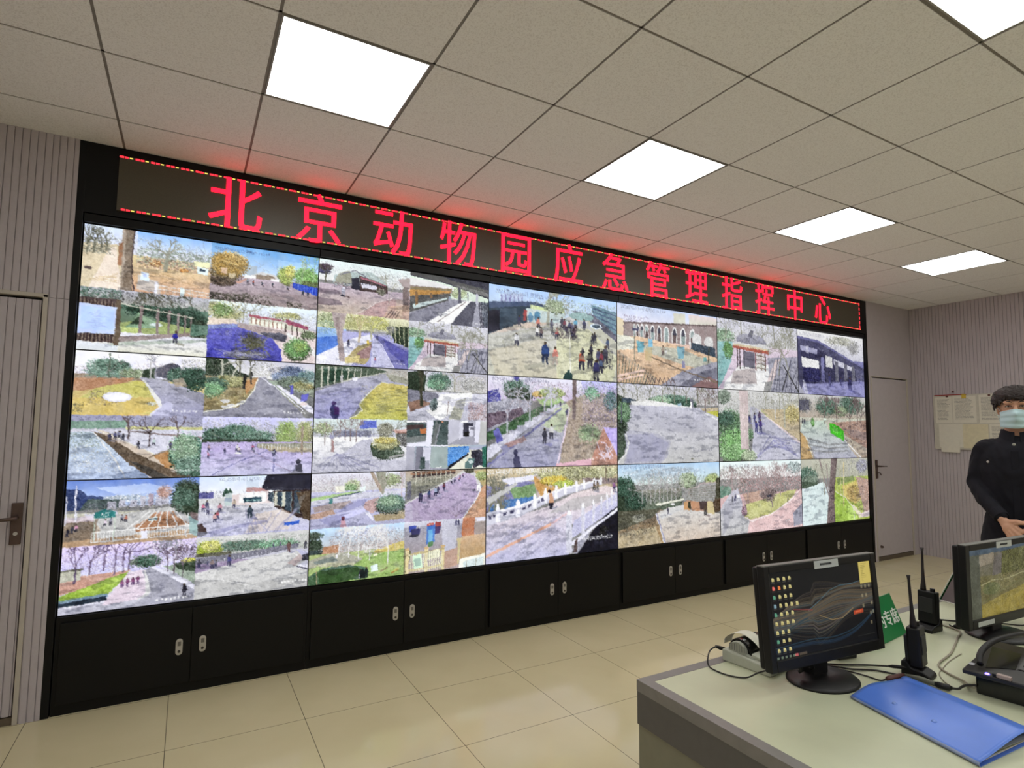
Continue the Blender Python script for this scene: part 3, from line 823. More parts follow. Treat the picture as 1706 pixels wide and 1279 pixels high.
# --- middle second display
def d1(p):
    p.g(0, 0, 100, 30, 'aaa', 'ccb'); p.P('454', 0, 0, 60, 0, 78, 6, 40, 22, 0, 46, j=14); p.P('243', 6, 6, 30, 4, 40, 18, 10, 36, j=10); p.n('675', 0, 0, 70, 20, 200); p.n('a98', 74, 2, 100, 24, 200)
    for k in range(11): p.P('bba', 6 + 7 * k, 2, 7.6 + 6.8 * k, 2, 7.4 + 6.6 * k, 46 - 4.2 * k, 5.4 + 6.8 * k, 46 - 4.2 * k)
    p.P('aab', 0, 50, 40, 24, 74, 10, 101, 20, 101, 34, 70, 26, 54, 60, 36, 100, 0, 100, c2='99c', j=5); p.l('99a', 1, 0, 46, 44, 24, 76, 10)
    for k in range(7): p.P('88b', 4 + 6 * k, 58 + 5 * k, 52 - 2 * k, 36 + 4 * k, 50 - 2 * k, 39 + 4 * k, 6 + 6 * k, 63 + 5 * k, al=.5)
    p.P('cb6', 70, 28, 101, 32, 101, 101, 36, 101, 50, 84, 46, 72, 60, 44, c2='bb5', j=9); p.n('ed7', 48, 34, 100, 98, 300, 1.2, 16, .5)
    for k in range(8): p.P('996', 66, 50 + 5 * k, 100, 36 + 6 * k, 100, 39 + 6 * k, 64, 53 + 5 * k, al=.4)
    p.l('ddb', .9, 70, 28, 58, 46, 46, 72, 50, 82, 44, 92, 36, 101); p.P('998', 74, 10, 101, 18, 101, 30, 80, 24, j=8)
    p.P('bbb', 26, 18, 28.5, 16, 28.5, 32, 26, 34); p.P('dde', 38, 22, 44, 20, 44, 26, 39, 28)
    p.P('336', 16, 78, 20, 74, 25, 80, 26, 90, 24, 101, 20, 101, 17, 94); p.e('436', 19.5, 71, 2.4, 4); p.P('426', 20, 78, 25, 78, 26, 92, 21, 92); p.s(DATE, 4, 8, 4.5, 'eee', .7)
def d2(p):
    p.g(0, 0, 100, 40, 'bbc', 'ccc'); p.P('232', 0, 4, 14, 0, 22, 10, 20, 46, 0, 50, j=14); p.f('576', 38, 20, 16, 16, 420); p.f('7a8', 34, 26, 12, 10, 200); p.n('ba9', 56, 4, 100, 40, 400); p.f('bbb', 80, 22, 16, 14, 260)
    p.g(0, 42, 100, 100, 'ccd', 'bbc', 7); p.P('778', 0, 38, 34, 44, 40, 52, 0, 74, j=8); p.P('865', 0, 64, 16, 58, 30, 66, 4, 84, j=6)
    p.P('eee', 40, 46, 80, 40, 80, 60, 40, 100, 24, 90, j=5); p.P('bba', 60, 58, 72, 52, 66, 98, 50, 98, j=8); p.P('aab', 0, 92, 22, 80, 34, 96, 20, 100, 0, 100, j=6)
    for k in range(6): p.P('99b', 40 + 6 * k, 60 + 3 * k, 76 + 3 * k, 50 + 5 * k, 76 + 3 * k, 53 + 5 * k, 42 + 6 * k, 65 + 3 * k, al=.4)
    p.P('332', 14, 0, 19, 0, 17, 40, 19, 72, 15, 72, 14, 40); p.t(17, 40, 50, '443', .1, 2, 3); p.t(57, 40, 60, '998', 0, 1.6, 5); p.t(76, 40, 60, 'aaa', 0, 1, 5); p.t(40, 44, 44, '465', 0, 1, 4)
    p.P('ddd', 22, 80, 34, 72, 42, 78, 30, 92); p.f('677', 31, 68, 5, 10, 160, 1.5, 18); p.f('455', 33, 70, 3, 8, 70); p.e('566', 33, 58, 2, 4)
    p.n('caa', 74, 60, 100, 98, 320, 1.3); p.n('a88', 76, 66, 100, 98, 160, 1.1)
    for k in range(14): p.l('b99', .5, 78 + 20 * RN.rand(), 98, 76 + 24 * RN.rand(), 62, al=.6)
    p.l('877', .9, 48, 90, 50, 60)
def d3(p):
    p.g(0, 0, 100, 36, 'cdd', 'bbc'); p.n('9a9', 0, 4, 60, 34, 400); p.f('ab8', 10, 18, 10, 10, 200); p.P('56c', 48, 4, 66, 2, 66, 16, 48, 18, j=8); p.n('77a', 30, 18, 64, 36, 160); p.P('446', 20, 22, 60, 22, 60, 32, 20, 34, al=.5, j=12)
    p.g(0, 34, 100, 100, 'eee', 'bbc', 6); p.P('bbc', 20, 78, 50, 40, 62, 36, 62, 76, 100, 80, 100, 100, 0, 100, 0, 90, j=6)
    for x, y in ((12, 50), (19, 62), (33, 40), (38, 42), (44, 44), (27, 36)): p.t(x, y, 52, '877', 0, 1.1, 3)
    p.P('a88', 19, 40, 21, 40, 22, 62, 19, 62); p.P('99b', 17, 30, 21, 30, 21, 37, 17, 37)
    for k in range(14): p.l('88a', .8, 24, 64, 5 + 5 * k, 88 + 12 * RN.rand(), al=.6); 
    for k in range(5): p.l('99b', 1, 10 + 8 * k, 74 + 3 * k, 50 + 6 * k, 60 + 6 * k, al=.4)
    p.f('887', 76, 20, 9, 14, 320, 1.4); p.t(88, 40, 50, '776', 0, 1.2, 4); p.P('555', 88, 22, 100, 24, 100, 54, 90, 50, j=20); p.n('ddd', 90, 28, 100, 52, 60); p.P('d98', 84, 20, 100, 18, 100, 26, 86, 26, al=.6)
    p.P('343', 60, 50, 90, 48, 98, 64, 96, 74, 74, 78, 62, 70, j=12); p.f('565', 78, 62, 17, 14, 420, 1.5, 18); p.f('aa7', 76, 46, 15, 12, 420, 1.5); p.f('cb6', 76, 40, 12, 6, 160, 1.4); p.P('999', 80, 72, 98, 66, 98, 70, 82, 76, j=8)
    p.n('fff', 86, 60, 100, 64, 40)
def d4(p):
    q = p.sub(0, 0, 50, 50); q.g(0, 0, 100, 100, '778', '99a', 5); q.P('dde', 48, 0, 66, 0, 58, 100, 0, 100, 0, 92, 46, 86); q.P('455', 0, 10, 46, 12, 46, 82, 30, 88, 0, 90, j=8); q.P('433', 0, 22, 40, 16, 40, 30, 0, 40); q.P('999', 0, 70, 44, 60, 46, 84, 0, 92, al=.6); q.P('c74', 32, 34, 46, 32, 46, 54, 32, 54); q.P('344', 64, 0, 100, 0, 100, 100, 58, 100, c2='566', j=6); q.P('777', 70, 0, 80, 20, 72, 100, 58, 100, al=.6); q.l('99a', 1.6, 80, 10, 68, 100); q.e('c86', 86, 6, 3, 4); q.P('eee', 0, 4, 46, 2, 46, 8, 0, 10)
    q = p.sub(50, 0, 100, 50); q.g(0, 0, 100, 100, 'aab', '99a', 4); q.P('bbc', 0, 0, 30, 0, 30, 70, 0, 100); q.P('ccd', 28, 6, 40, 8, 40, 70, 28, 80); q.P('334', 38, 8, 64, 10, 64, 66, 38, 66, j=6); q.P('111', 40, 46, 54, 44, 54, 64, 40, 64); q.P('ccd', 52, 22, 64, 22, 64, 66, 54, 66); q.P('667', 56, 26, 66, 26, 66, 36, 56, 36); q.P('99a', 20, 100, 34, 70, 64, 68, 70, 100); q.P('dde', 70, 0, 84, 0, 80, 90, 68, 90); q.P('bbb', 84, 0, 100, 0, 100, 100, 78, 100); q.e('fff', 40, 4, 10, 4)
    q = p.sub(0, 50, 50, 100); q.g(0, 0, 100, 100, '89a', '99a', 4); q.P('aab', 0, 0, 20, 8, 18, 100, 0, 100); q.P('778', 24, 6, 42, 8, 40, 90, 22, 100); q.P('ccd', 40, 10, 58, 8, 58, 60, 40, 62); q.P('455', 34, 48, 44, 46, 46, 96, 32, 96, j=14); q.P('9aa', 60, 6, 100, 0, 100, 96, 56, 90); q.l('ccd', 1.5, 58, 6, 56, 92); q.P('eee', 70, 90, 86, 88, 86, 92, 70, 94); q.P('dde', 0, 0, 100, 0, 100, 5, 0, 6)
    q = p.sub(50, 50, 100, 100); q.g(0, 0, 100, 100, 'ccb', 'ddc', 3); q.P('48d', 0, 10, 54, 4, 54, 30, 4, 86, 0, 90, j=28); q.n('9cf', 0, 14, 50, 60, 90, 2); q.P('112', 0, 88, 52, 34, 54, 40, 2, 100, 0, 100); q.g(54, 0, 100, 20, '9ab', 'aac'); q.P('334', 60, 24, 80, 20, 90, 30, 90, 90, 66, 96, j=30); q.P('577', 44, 76, 56, 56, 70, 58, 62, 98, 44, 98); q.P('223', 60, 30, 74, 26, 74, 50, 60, 52, j=10); q.P('265', 88, 10, 100, 8, 100, 96, 90, 96, j=16); q.P('bcc', 52, 66, 62, 62, 66, 74, 56, 80); q.P('eee', 76, 88, 88, 86, 88, 91, 76, 93); q.n('445', 62, 20, 90, 90, 60)
# --- lower left display
def e1(p):
    p.g(0, 0, 100, 42, '68d', 'bce'); p.P('cdf', 20, 12, 60, 8, 84, 20, 40, 26, al=.6); p.f('cde', 46, 30, 30, 6, 100, 2, 10, .5)
    p.P('347', 0, 12, 10, 14, 16, 24, 26, 26, 26, 44, 0, 46, j=10); p.P('455', 16, 28, 40, 32, 40, 44, 10, 46, j=14)
    for x, y, w, h in ((30, 34, 6, 12), (38, 32, 5, 12), (46, 34, 6, 10), (54, 28, 4, 16), (60, 24, 4, 20), (66, 30, 5, 14), (70, 22, 6, 20)): p.P('bbc' if x % 4 else 'a9a', x, y, x + w, y, x + w, y + h, x, y + h, j=9)
    p.f('c98', 72, 22, 6, 10, 90, 1.3, 20, .6); p.n('556', 14, 36, 80, 52, 400); p.n('998', 14, 42, 80, 56, 260)
    p.g(0, 50, 100, 100, 'bba', 'b98', 6); p.P('ccd', 14, 52, 36, 48, 40, 60, 20, 72, j=8); p.P('bbb', 20, 58, 78, 46, 90, 60, 100, 100, 22, 100, 26, 76, j=8)
    for k in range(5): p.P('b86' if k % 2 == 0 else 'c98', 50 + 7 * k, 76, 66 + 3 * k, 54, 68 + 3 * k, 54, 56 + 8 * k, 78, j=8)
    p.P('a75', 52, 74, 66, 58, 78, 58, 96, 78, 52, 84, j=14)
    for k in range(7): p.l('ddd', .9, 44 + 8 * k, 80, 62 + 3.2 * k, 52)
    p.P('876', 0, 62, 24, 60, 22, 96, 0, 96, j=7); p.P('dcd', 0, 56, 22, 54, 22, 62, 0, 64, al=.7); p.P('b97', 0, 92, 100, 84, 100, 100, 0, 101, j=6)
    for k in range(34): p.l('ddd', .5, 20 + 2.2 * k, 80 - .05 * k, 20 + 2.2 * k, 95 - .1 * k)
    for y in (80, 95): p.l('eee', .8, 20, y, 95, y - 2)
    p.P('dde', 56, 82, 61, 82, 61, 95, 56, 95)
    p.P('277', 21, 50, 28, 45, 36, 50, 36, 59, 21, 59); p.s('入口', 25, 55.5, 5, 'fff', 1); p.l('9dc', .5, 23, 57, 34, 57); p.l('bcb', .8, 21.5, 58, 21.5, 94); p.l('bcb', .8, 36, 58, 36, 94); p.l('dde', 1, 7, 8, 8, 62); p.l('ccd', .9, 1, 24, 1, 68)
    p.P('dee', 61, 62, 68, 61, 68, 67, 61, 68); p.P('345', 61, 63.5, 68, 63, 68, 65.5, 61, 66)
    p.f('343', 90, 30, 12, 26, 620, 1.7, 16); p.f('576', 88, 34, 10, 20, 240, 1.4); p.P('343', 86, 46, 100, 48, 100, 60, 92, 66, j=10)
    p.P('766', 93, 56, 100, 60, 100, 72, 94, 66, j=8); p.P('9bb', 92, 62, 101, 74, 101, 98, 94, 92); p.l('ccc', 1, 92, 58, 91, 98)
    for x, y, c in ((29, 72, 'dcd'), (33, 70, '99a'), (44, 68, 'b76'), (41, 66, '889'), (3, 84, '223'), (6, 80, '334'), (9, 78, 'c8a')): p.h(x, y, 12, c, '334')
def e2(p):
    p.g(0, 0, 100, 40, 'cdf', 'eee'); p.P('bcd', 40, 6, 50, 2, 52, 24, 40, 26, al=.6); p.n('889', 0, 24, 20, 44, 160); p.P('559', 0, 26, 12, 26, 12, 36, 0, 36, j=12)
    p.P('354', 20, 26, 22, 20, 25, 26, 25, 34, 20, 34); p.P('354', 24, 28, 26, 20, 28, 28, 28, 32, 24, 32)
    p.g(0, 36, 100, 100, 'ccc', 'bbd', 7); p.P('dcc', 26, 32, 62, 28, 64, 48, 26, 50); p.P('eee', 34, 30, 58, 30, 58, 46, 34, 46); p.P('245', 38, 38, 54, 37, 54, 45, 38, 46); p.l('8cb', .6, 40, 43, 52, 42); p.P('bcc', 22, 30, 28, 28, 28, 50, 22, 50); p.P('9ab', 22, 36, 28, 36, 28, 44, 22, 44)
    p.P('b88', 40, 20, 60, 22, 60, 28, 40, 28, j=10)
    p.P('223', 58, 0, 101, 0, 101, 28, 54, 22); p.P('334', 54, 22, 101, 26, 101, 30, 58, 26); p.P('322', 64, 28, 101, 28, 101, 80, 90, 78, 66, 56, j=10); p.P('ccb', 66, 30, 80, 30, 80, 56, 66, 54, j=8)
    for x, w, y in ((60, 5, 48), (68, 5, 56), (76, 6, 66), (84, 6, 70)): p.P('345', x, 30, x + w, 30, x + w, y, x, y - 4, j=14); p.l('9aa', .6, x + w, 30, x + w, y)
    p.P('543', 86, 32, 101, 30, 101, 84, 94, 80, j=8); p.P('888', 90, 40, 96, 36, 86, 74, 82, 74, al=.4)
    p.P('dcb', 50, 66, 74, 60, 84, 72, 80, 96, 40, 98, al=.6, j=6)
    for k in range(10): p.l('99b', 1.2, 44 + 3 * k, 100, 40 + 8 * k * RN.rand(), 56 + 12 * RN.rand(), al=.55)
    p.P('88b', 8, 92, 34, 82, 60, 78, 60, 82, 30, 90, 12, 98, al=.5); p.P('433', 0, 78, 4, 76, 8, 92, 0, 96); p.P('778', 0, 90, 9, 92, 6, 98, 0, 98)
    for x, y, c in ((4, 58, 'c68'), (8, 62, '99a'), (16, 72, 'b56'), (14, 76, 'c99'), (18, 60, 'c89'), (30, 54, 'ba9'), (7, 54, '446')): p.h(x, y, 15, c, '446', '99b')
    p.h(44, 72, 21, '345', '345', '88a'); p.P('25c', 76, 84, 90, 82, 90, 88, 76, 90); p.s(DATE, 16, 8, 5, '557', .5); p.s('北京动物园南门', 40, 44.5, 3, 'bdd', .8)
def e3(p):
    p.g(0, 0, 100, 44, 'dcf', 'ccf'); p.n('a9c', 0, 6, 60, 44, 420); p.n('998', 60, 2, 100, 34, 320); p.f('787', 60, 30, 12, 9, 200)
    p.g(0, 44, 100, 100, 'ccd', 'bbc', 5); p.P('c98', 0, 46, 50, 42, 40, 56, 0, 70, j=8); p.P('bba', 0, 34, 14, 34, 14, 50, 0, 52, j=12); p.P('665', 0, 34, 16, 32, 16, 36, 0, 37)
    p.P('9b4', 0, 72, 48, 44, 50, 50, 34, 76, 0, 80, j=10); p.P('bd5', 10, 68, 46, 48, 40, 60, 26, 70, j=8, al=.7); p.P('68a', 0, 78, 34, 74, 34, 80, 0, 82, j=8, al=.8)
    p.P('234', 0, 82, 33, 78, 35, 84, 0, 89); p.P('ccd', 34, 76, 50, 46, 52, 46, 38, 84); p.l('dde', 1, 0, 89, 35, 86, 48, 50)
    for x, y, h in ((10, 56, 66), (38, 48, 80), (44, 44, 76), (48, 42, 74), (30, 40, 50), (20, 44, 50)): p.t(x, y, h, '657', .02, 1.3, 4)
    p.P('dcd', 48, 46, 60, 42, 64, 74, 66, 80, 58, 88, 30, 92, j=6); p.P('99a', 58, 44, 66, 40, 101, 84, 101, 100, 40, 100, 56, 92, 66, 82, c2='aab', j=5); p.P('ddd', 60, 44, 61, 44, 66, 78, 64, 84, 54, 90, 62, 80); p.P('dde', 64, 40, 68, 40, 101, 78, 101, 84)
    p.P('9a9', 74, 40, 100, 42, 100, 74, j=12); p.f('465', 62, 30, 9, 9, 200); p.P('343', 82, 38, 100, 36, 100, 54, 86, 48, j=12); p.f('bb5', 94, 34, 6, 3, 80)
    for x in (78, 83, 90): p.t(x, 50 + (x - 78), 50, '545', 0, .9, 4)
    p.t(68, 36, 40, '889', .3, 1, 5); p.t(86, 34, 40, '889', -.2, 1, 5)
    for x in (44, 48, 52, 55.5): p.h(x, 68 - (x - 44) * .3, 13, '847', '647', 'bab')
    p.h(92, 92, 20, '223', '334', '778'); p.s('25#二江门东路', 70, 96, 5, 'fff', .8)
def e4(p):
    p.g(0, 0, 100, 36, 'ccc', 'bbb'); p.n('898', 10, 4, 100, 30, 600); p.f('576', 40, 18, 22, 9, 320); p.f('7a8', 70, 20, 20, 8, 260); p.f('9a3', 10, 20, 11, 14, 420); p.f('cc6', 12, 14, 8, 8, 200); p.P('554', 0, 26, 30, 26, 30, 34, 0, 36, j=16)
    p.g(0, 32, 100, 100, 'bbc', 'aab', 5); p.P('778', 0, 34, 40, 30, 90, 22, 90, 30, 40, 40, 0, 46, j=14)
    for k in range(16): p.l('ccd', .6, 24 + 4 * k, 36 - k * .5, 24 + 4 * k, 42 - k)
    p.P('98a', 0, 44, 36, 40, 50, 44, 10, 60, 0, 58, j=6); p.P('ccc', 0, 58, 40, 44, 90, 34, 100, 40, 100, 98, 0, 100, j=5); p.P('bbb', 0, 64, 50, 84, 100, 78, 100, 100, 0, 100, j=4); p.l('ddd', .7, 0, 66, 20, 72, 56, 92); p.l('ddd', .8, 44, 46, 84, 40, 100, 52); p.l('bbb', .6, 14, 66, 60, 58, 84, 44)
    p.P('baa', 80, 56, 94, 38, 100, 42, 88, 62, j=5); p.P('bbd', 84, 30, 100, 40, 100, 56, 88, 34, j=6); p.P('dde', 88, 64, 100, 52, 100, 72); p.l('445', 1, 88, 62, 100, 70); p.P('334', 94, 44, 100, 42, 100, 54, 94, 54, j=14)
    for x, y, c, h in ((3, 50, '445', 15), (10, 46, '668', 9), (14, 52, '877', 15), (17, 50, '556', 12), (28, 50, '448', 17), (67, 26, '667', 10), (73, 25, '778', 9)): p.h(x, y, h, c, '446', '889')
    p.h(81, 36, 18, '644', '644', '88a'); p.h(97, 32, 14, '334', '334'); p.s('26#正门内广场', 74, 90, 5, 'fff', .8); p.s(DATE, 2, 7, 5, 'eee', .5)
# --- lower second display
def f1(p):
    p.g(0, 0, 100, 34, 'dde', 'ccc'); p.n('bab', 0, 4, 60, 36, 460); p.f('ab8', 42, 24, 8, 11, 220); p.f('8a7', 40, 28, 6, 8, 120); p.f('9a7', 84, 16, 12, 12, 240); p.n('a99', 90, 0, 100, 60, 200)
    p.g(0, 34, 100, 100, 'bbd', 'aac', 5); p.P('ac8', 0, 44, 40, 36, 52, 34, 52, 38, 0, 50, j=8); p.P('eed', 24, 24, 34, 24, 34, 36, 25, 36); p.l('456', 1.2, 20, 46, 54, 36); p.P('ccd', 0, 50, 56, 38, 100, 36, 100, 42, 50, 50, 0, 58, j=5)
    p.P('a99', 2, 60, 40, 52, 44, 58, 30, 66, 4, 70, j=12); p.P('b98', 0, 74, 22, 66, 26, 74, 8, 82, 0, 82, j=10)
    p.P('88b', 38, 56, 58, 50, 56, 58, 44, 68, 26, 74, al=.7); p.P('ccf', 30, 74, 60, 66, 56, 74, 30, 90, al=.6); p.P('88b', 8, 84, 30, 76, 40, 86, 20, 98, al=.6); p.P('dde', 60, 76, 66, 90, 64, 92, 56, 76)
    p.P('b99', 56, 56, 70, 48, 74, 70, 62, 78, 54, 66, j=12); p.P('a97', 64, 82, 100, 74, 100, 92, 68, 94, j=9); p.f('343', 84, 66, 17, 14, 320, 1.7); p.f('687', 84, 60, 17, 16, 520, 1.5); p.f('9b9', 82, 56, 12, 10, 160); p.n('ddd', 74, 74, 100, 84, 60)
    p.P('998', 66, 0, 76, 0, 77, 40, 74, 44, j=10); p.P('a98', 60, 0, 64, 0, 76, 40, 72, 40, j=8); p.t(74, 40, 50, '998', .4, 2, 3)
    p.P('488', 18, 46, 22, 46, 22, 56, 18, 56); p.l('998', .7, 20, 56, 20, 64); p.P('dee', 50, 28, 56, 26, 56, 36, 50, 36); p.l('dde', .8, 52, 16, 52, 30); p.t(96, 50, 60, 'baa', 0, 1.3, 4)
    p.P('c9a', 30, 100, 31, 88, 35, 88, 37, 100); p.e('634', 33, 84, 2, 4)
def f2(p):
    p.g(0, 0, 100, 30, 'ba9', 'aa9'); p.P('433', 8, 2, 60, 0, 60, 8, 8, 14, j=14); p.n('344', 6, 8, 60, 26, 300); p.P('a75', 6, 4, 60, 0, 60, 4, 6, 9, al=.7); p.n('776', 0, 20, 50, 50, 320); p.P('776', 0, 30, 50, 12, 50, 22, 0, 52, al=.5, j=14)
    for k in range(8): p.l('bba', .9, 12 + 6 * k, 2, 12 + 6 * k, 30 - k); 
    p.P('ccc', 0, 64, 20, 46, 56, 16, 70, 2, 78, 4, 90, 10, 100, 100, 0, 100, j=4); p.P('bac', 0, 66, 58, 18, 74, 4, 84, 14, 92, 44, 88, 66, 70, 100, 0, 100, c2='a9b', j=6)
    p.P('554', 70, 2, 84, 0, 84, 8, 74, 8, j=12); p.P('ba7', 84, 4, 100, 0, 100, 70, 92, 66, 96, 40, j=10); p.P('c97', 86, 66, 94, 40, 101, 30, 101, 100, 70, 102, j=8); p.f('9a6', 94, 14, 8, 9, 160); p.P('a86', 94, 60, 101, 58, 101, 84, 86, 84, al=.6, j=8); p.l('eee', 1.2, 92, 30, 92, 46, 86, 66, 70, 100)
    p.P('eee', 88, 34, 91, 33, 90, 46, 87, 46); p.e('556', 84, 44, 2.4, 2)
    for x, y, h, c in ((18, 62, 21, '335'), (28, 56, 18, '347'), (36, 52, 18, '9ac'), (39, 48, 16, '446'), (46, 42, 16, '634'), (55, 28, 11, 'ccd'), (59, 26, 11, '99b'), (66, 20, 10, '867'), (70, 16, 9, '969'), (65, 24, 8, 'b67')): p.h(x, y, h, c, '335', '88a')
    for k in range(9): p.l('878', .8, 62, 96, 36 + 7 * k, 66 + 8 * RN.rand(), al=.4)
    p.P('667', 2, 20, 7, 20, 7, 54, 2, 56, j=10); p.P('bbc', 0, 70, 8, 62, 10, 98, 0, 100, al=.4)
def f3(p):
    p.g(0, 0, 100, 46, 'bdf', 'bbb'); p.f('ddf', 60, 12, 34, 9, 160, 2, 8, .4); p.n('baa', 20, 14, 100, 44, 600, 1.3); p.n('a87', 24, 30, 100, 46, 320); p.P('b86', 14, 34, 30, 30, 30, 46, 12, 46, j=10)
    p.f('343', 5, 30, 8, 12, 320); p.f('454', 4, 12, 9, 7, 120); p.P('344', 0, 38, 14, 40, 12, 50, 0, 52, j=10)
    p.g(0, 46, 100, 100, 'ab7', '9b6', 6); p.P('aa9', 0, 56, 22, 46, 36, 46, 60, 66, 44, 70, 24, 64, 0, 70, j=6); p.P('677', 4, 58, 24, 52, 30, 60, 8, 66, al=.7, j=5); p.P('bb9', 0, 66, 20, 62, 60, 72, 40, 74, j=6); p.P('cb6', 66, 48, 100, 34, 100, 52, 70, 56, j=8)
    p.P('9b6', 46, 70, 60, 56, 100, 50, 100, 92, 50, 98, j=7); p.P('576', 14, 72, 40, 70, 60, 78, 60, 98, 0, 100, 0, 84, c2='353', j=6); p.P('352', 8, 76, 48, 74, 58, 86, 40, 100, 6, 100, al=.7, j=5); p.P('464', 0, 86, 10, 84, 12, 100, 0, 100, j=9); p.l('ca8', .6, 8, 76, 9, 100)
    for x, y, h in ((30, 50, 52), (40, 58, 62), (50, 62, 66), (62, 66, 66), (82, 78, 88), (70, 48, 50)): p.t(x, y, h, 'ddd', .02, 1.2, 5)
    p.P('bc8', 66, 82, 84, 72, 100, 74, 100, 84, 70, 92, al=.5); p.P('def', 64, 76, 71, 74, 72, 86, 64, 88); p.P('cdd', 64, 76, 66, 74, 66, 88, 64, 88); p.l('875', 1.3, 74, 88, 82, 84); p.l('a84', 1.5, 86, 94, 94, 89); p.P('dc6', 84, 92, 94, 84, 96, 90, al=.5)
    p.h(53, 98, 18, '223', '99a'); p.P('122', 52, 98, 53, 82, 56, 80, 58, 90, 57, 98); p.h(59, 97, 20, '122', '122'); p.h(28, 56, 8, 'dde', 'dde'); p.n('eee', 34, 48, 40, 52, 20); p.P('eec', 66, 56, 70, 54, 71, 58, 67, 59)
def f4(p):
    p.g(0, 0, 100, 40, 'ccd', 'aab'); p.g(0, 10, 100, 100, '99a', 'a99', 5); p.n('aac', 4, 0, 60, 24, 160); p.P('bbc', 44, 10, 64, 8, 62, 60, 46, 66, j=5)
    p.P('34a', 6, 8, 14, 8, 14, 20, 6, 20); p.P('336', 8, 14, 19, 14, 18, 26, 8, 28); p.P('334', 6, 26, 18, 24, 16, 30, 6, 30)
    p.P('47c', 26, 10, 36, 8, 36, 42, 26, 46); p.P('6ad', 28, 18, 33, 18, 33, 40, 28, 42); p.P('c44', 27, 5, 34, 5, 34, 10, 27, 10); p.P('585', 28, 42, 34, 40, 34, 50, 28, 52); p.P('a44', 36, 4, 43, 4, 43, 12, 36, 12); p.P('436', 36, 12, 43, 12, 42, 26, 36, 28); p.l('eda', .6, 28, 7.6, 33, 7.6)
    p.h(62, 14, 14, '557', '668'); p.h(65, 14, 13, '446', '557')
    p.P('b75', 70, 0, 86, 0, 85, 38, 69, 36, j=5); p.P('a86', 86, 4, 101, 2, 101, 36, 86, 34, al=.4); p.P('dde', 88, 2, 101, 0, 101, 8, 88, 9); p.P('ca8', 68, 38, 101, 34, 101, 80, 67, 84, c2='b96', j=4); p.l('c96', 1, 69, 38, 85, 36)
    p.P('eed', 67, 82, 101, 76, 101, 100, 66, 100, j=6); p.P('cdd', 72, 88, 98, 82, 98, 100, 72, 100, j=8); p.l('998', .8, 76, 86, 76, 100); p.l('998', .8, 88, 84, 88, 100); p.e('cb8', 66, 42, 3, 3); p.P('cb8', 64, 44, 68, 44, 66, 90, 64, 92)
    p.P('775', 0, 50, 8, 56, 4, 100, 0, 100, j=10)
    for x in (2, 24, 44): p.P('dc9', x, 56, x + 4, 55, x + 4, 100, x, 100, j=6); p.e('ca7', x + 2, 53, 2.6, 3)
    p.P('ba7', 2, 62, 48, 56, 48, 60, 2, 66); p.P('cb8', 6, 92, 46, 88, 46, 92, 6, 97)
    for k in range(18): p.l('ddb', .8, 7 + 2.2 * k, 63, 9 + 2.2 * k, 97)
    p.P('cec', 10, 66, 20, 64, 22, 90, 12, 92); p.P('9ba', 12, 72, 19, 71, 20, 86, 13, 88); p.P('eec', 28, 60, 42, 58, 42, 74, 28, 76)
    for k in range(6): p.l('998', .7, 29 + 2.2 * k, 60, 29 + 2.2 * k, 74)
    p.P('b98', 48, 64, 64, 58, 64, 94, 48, 98, j=5)
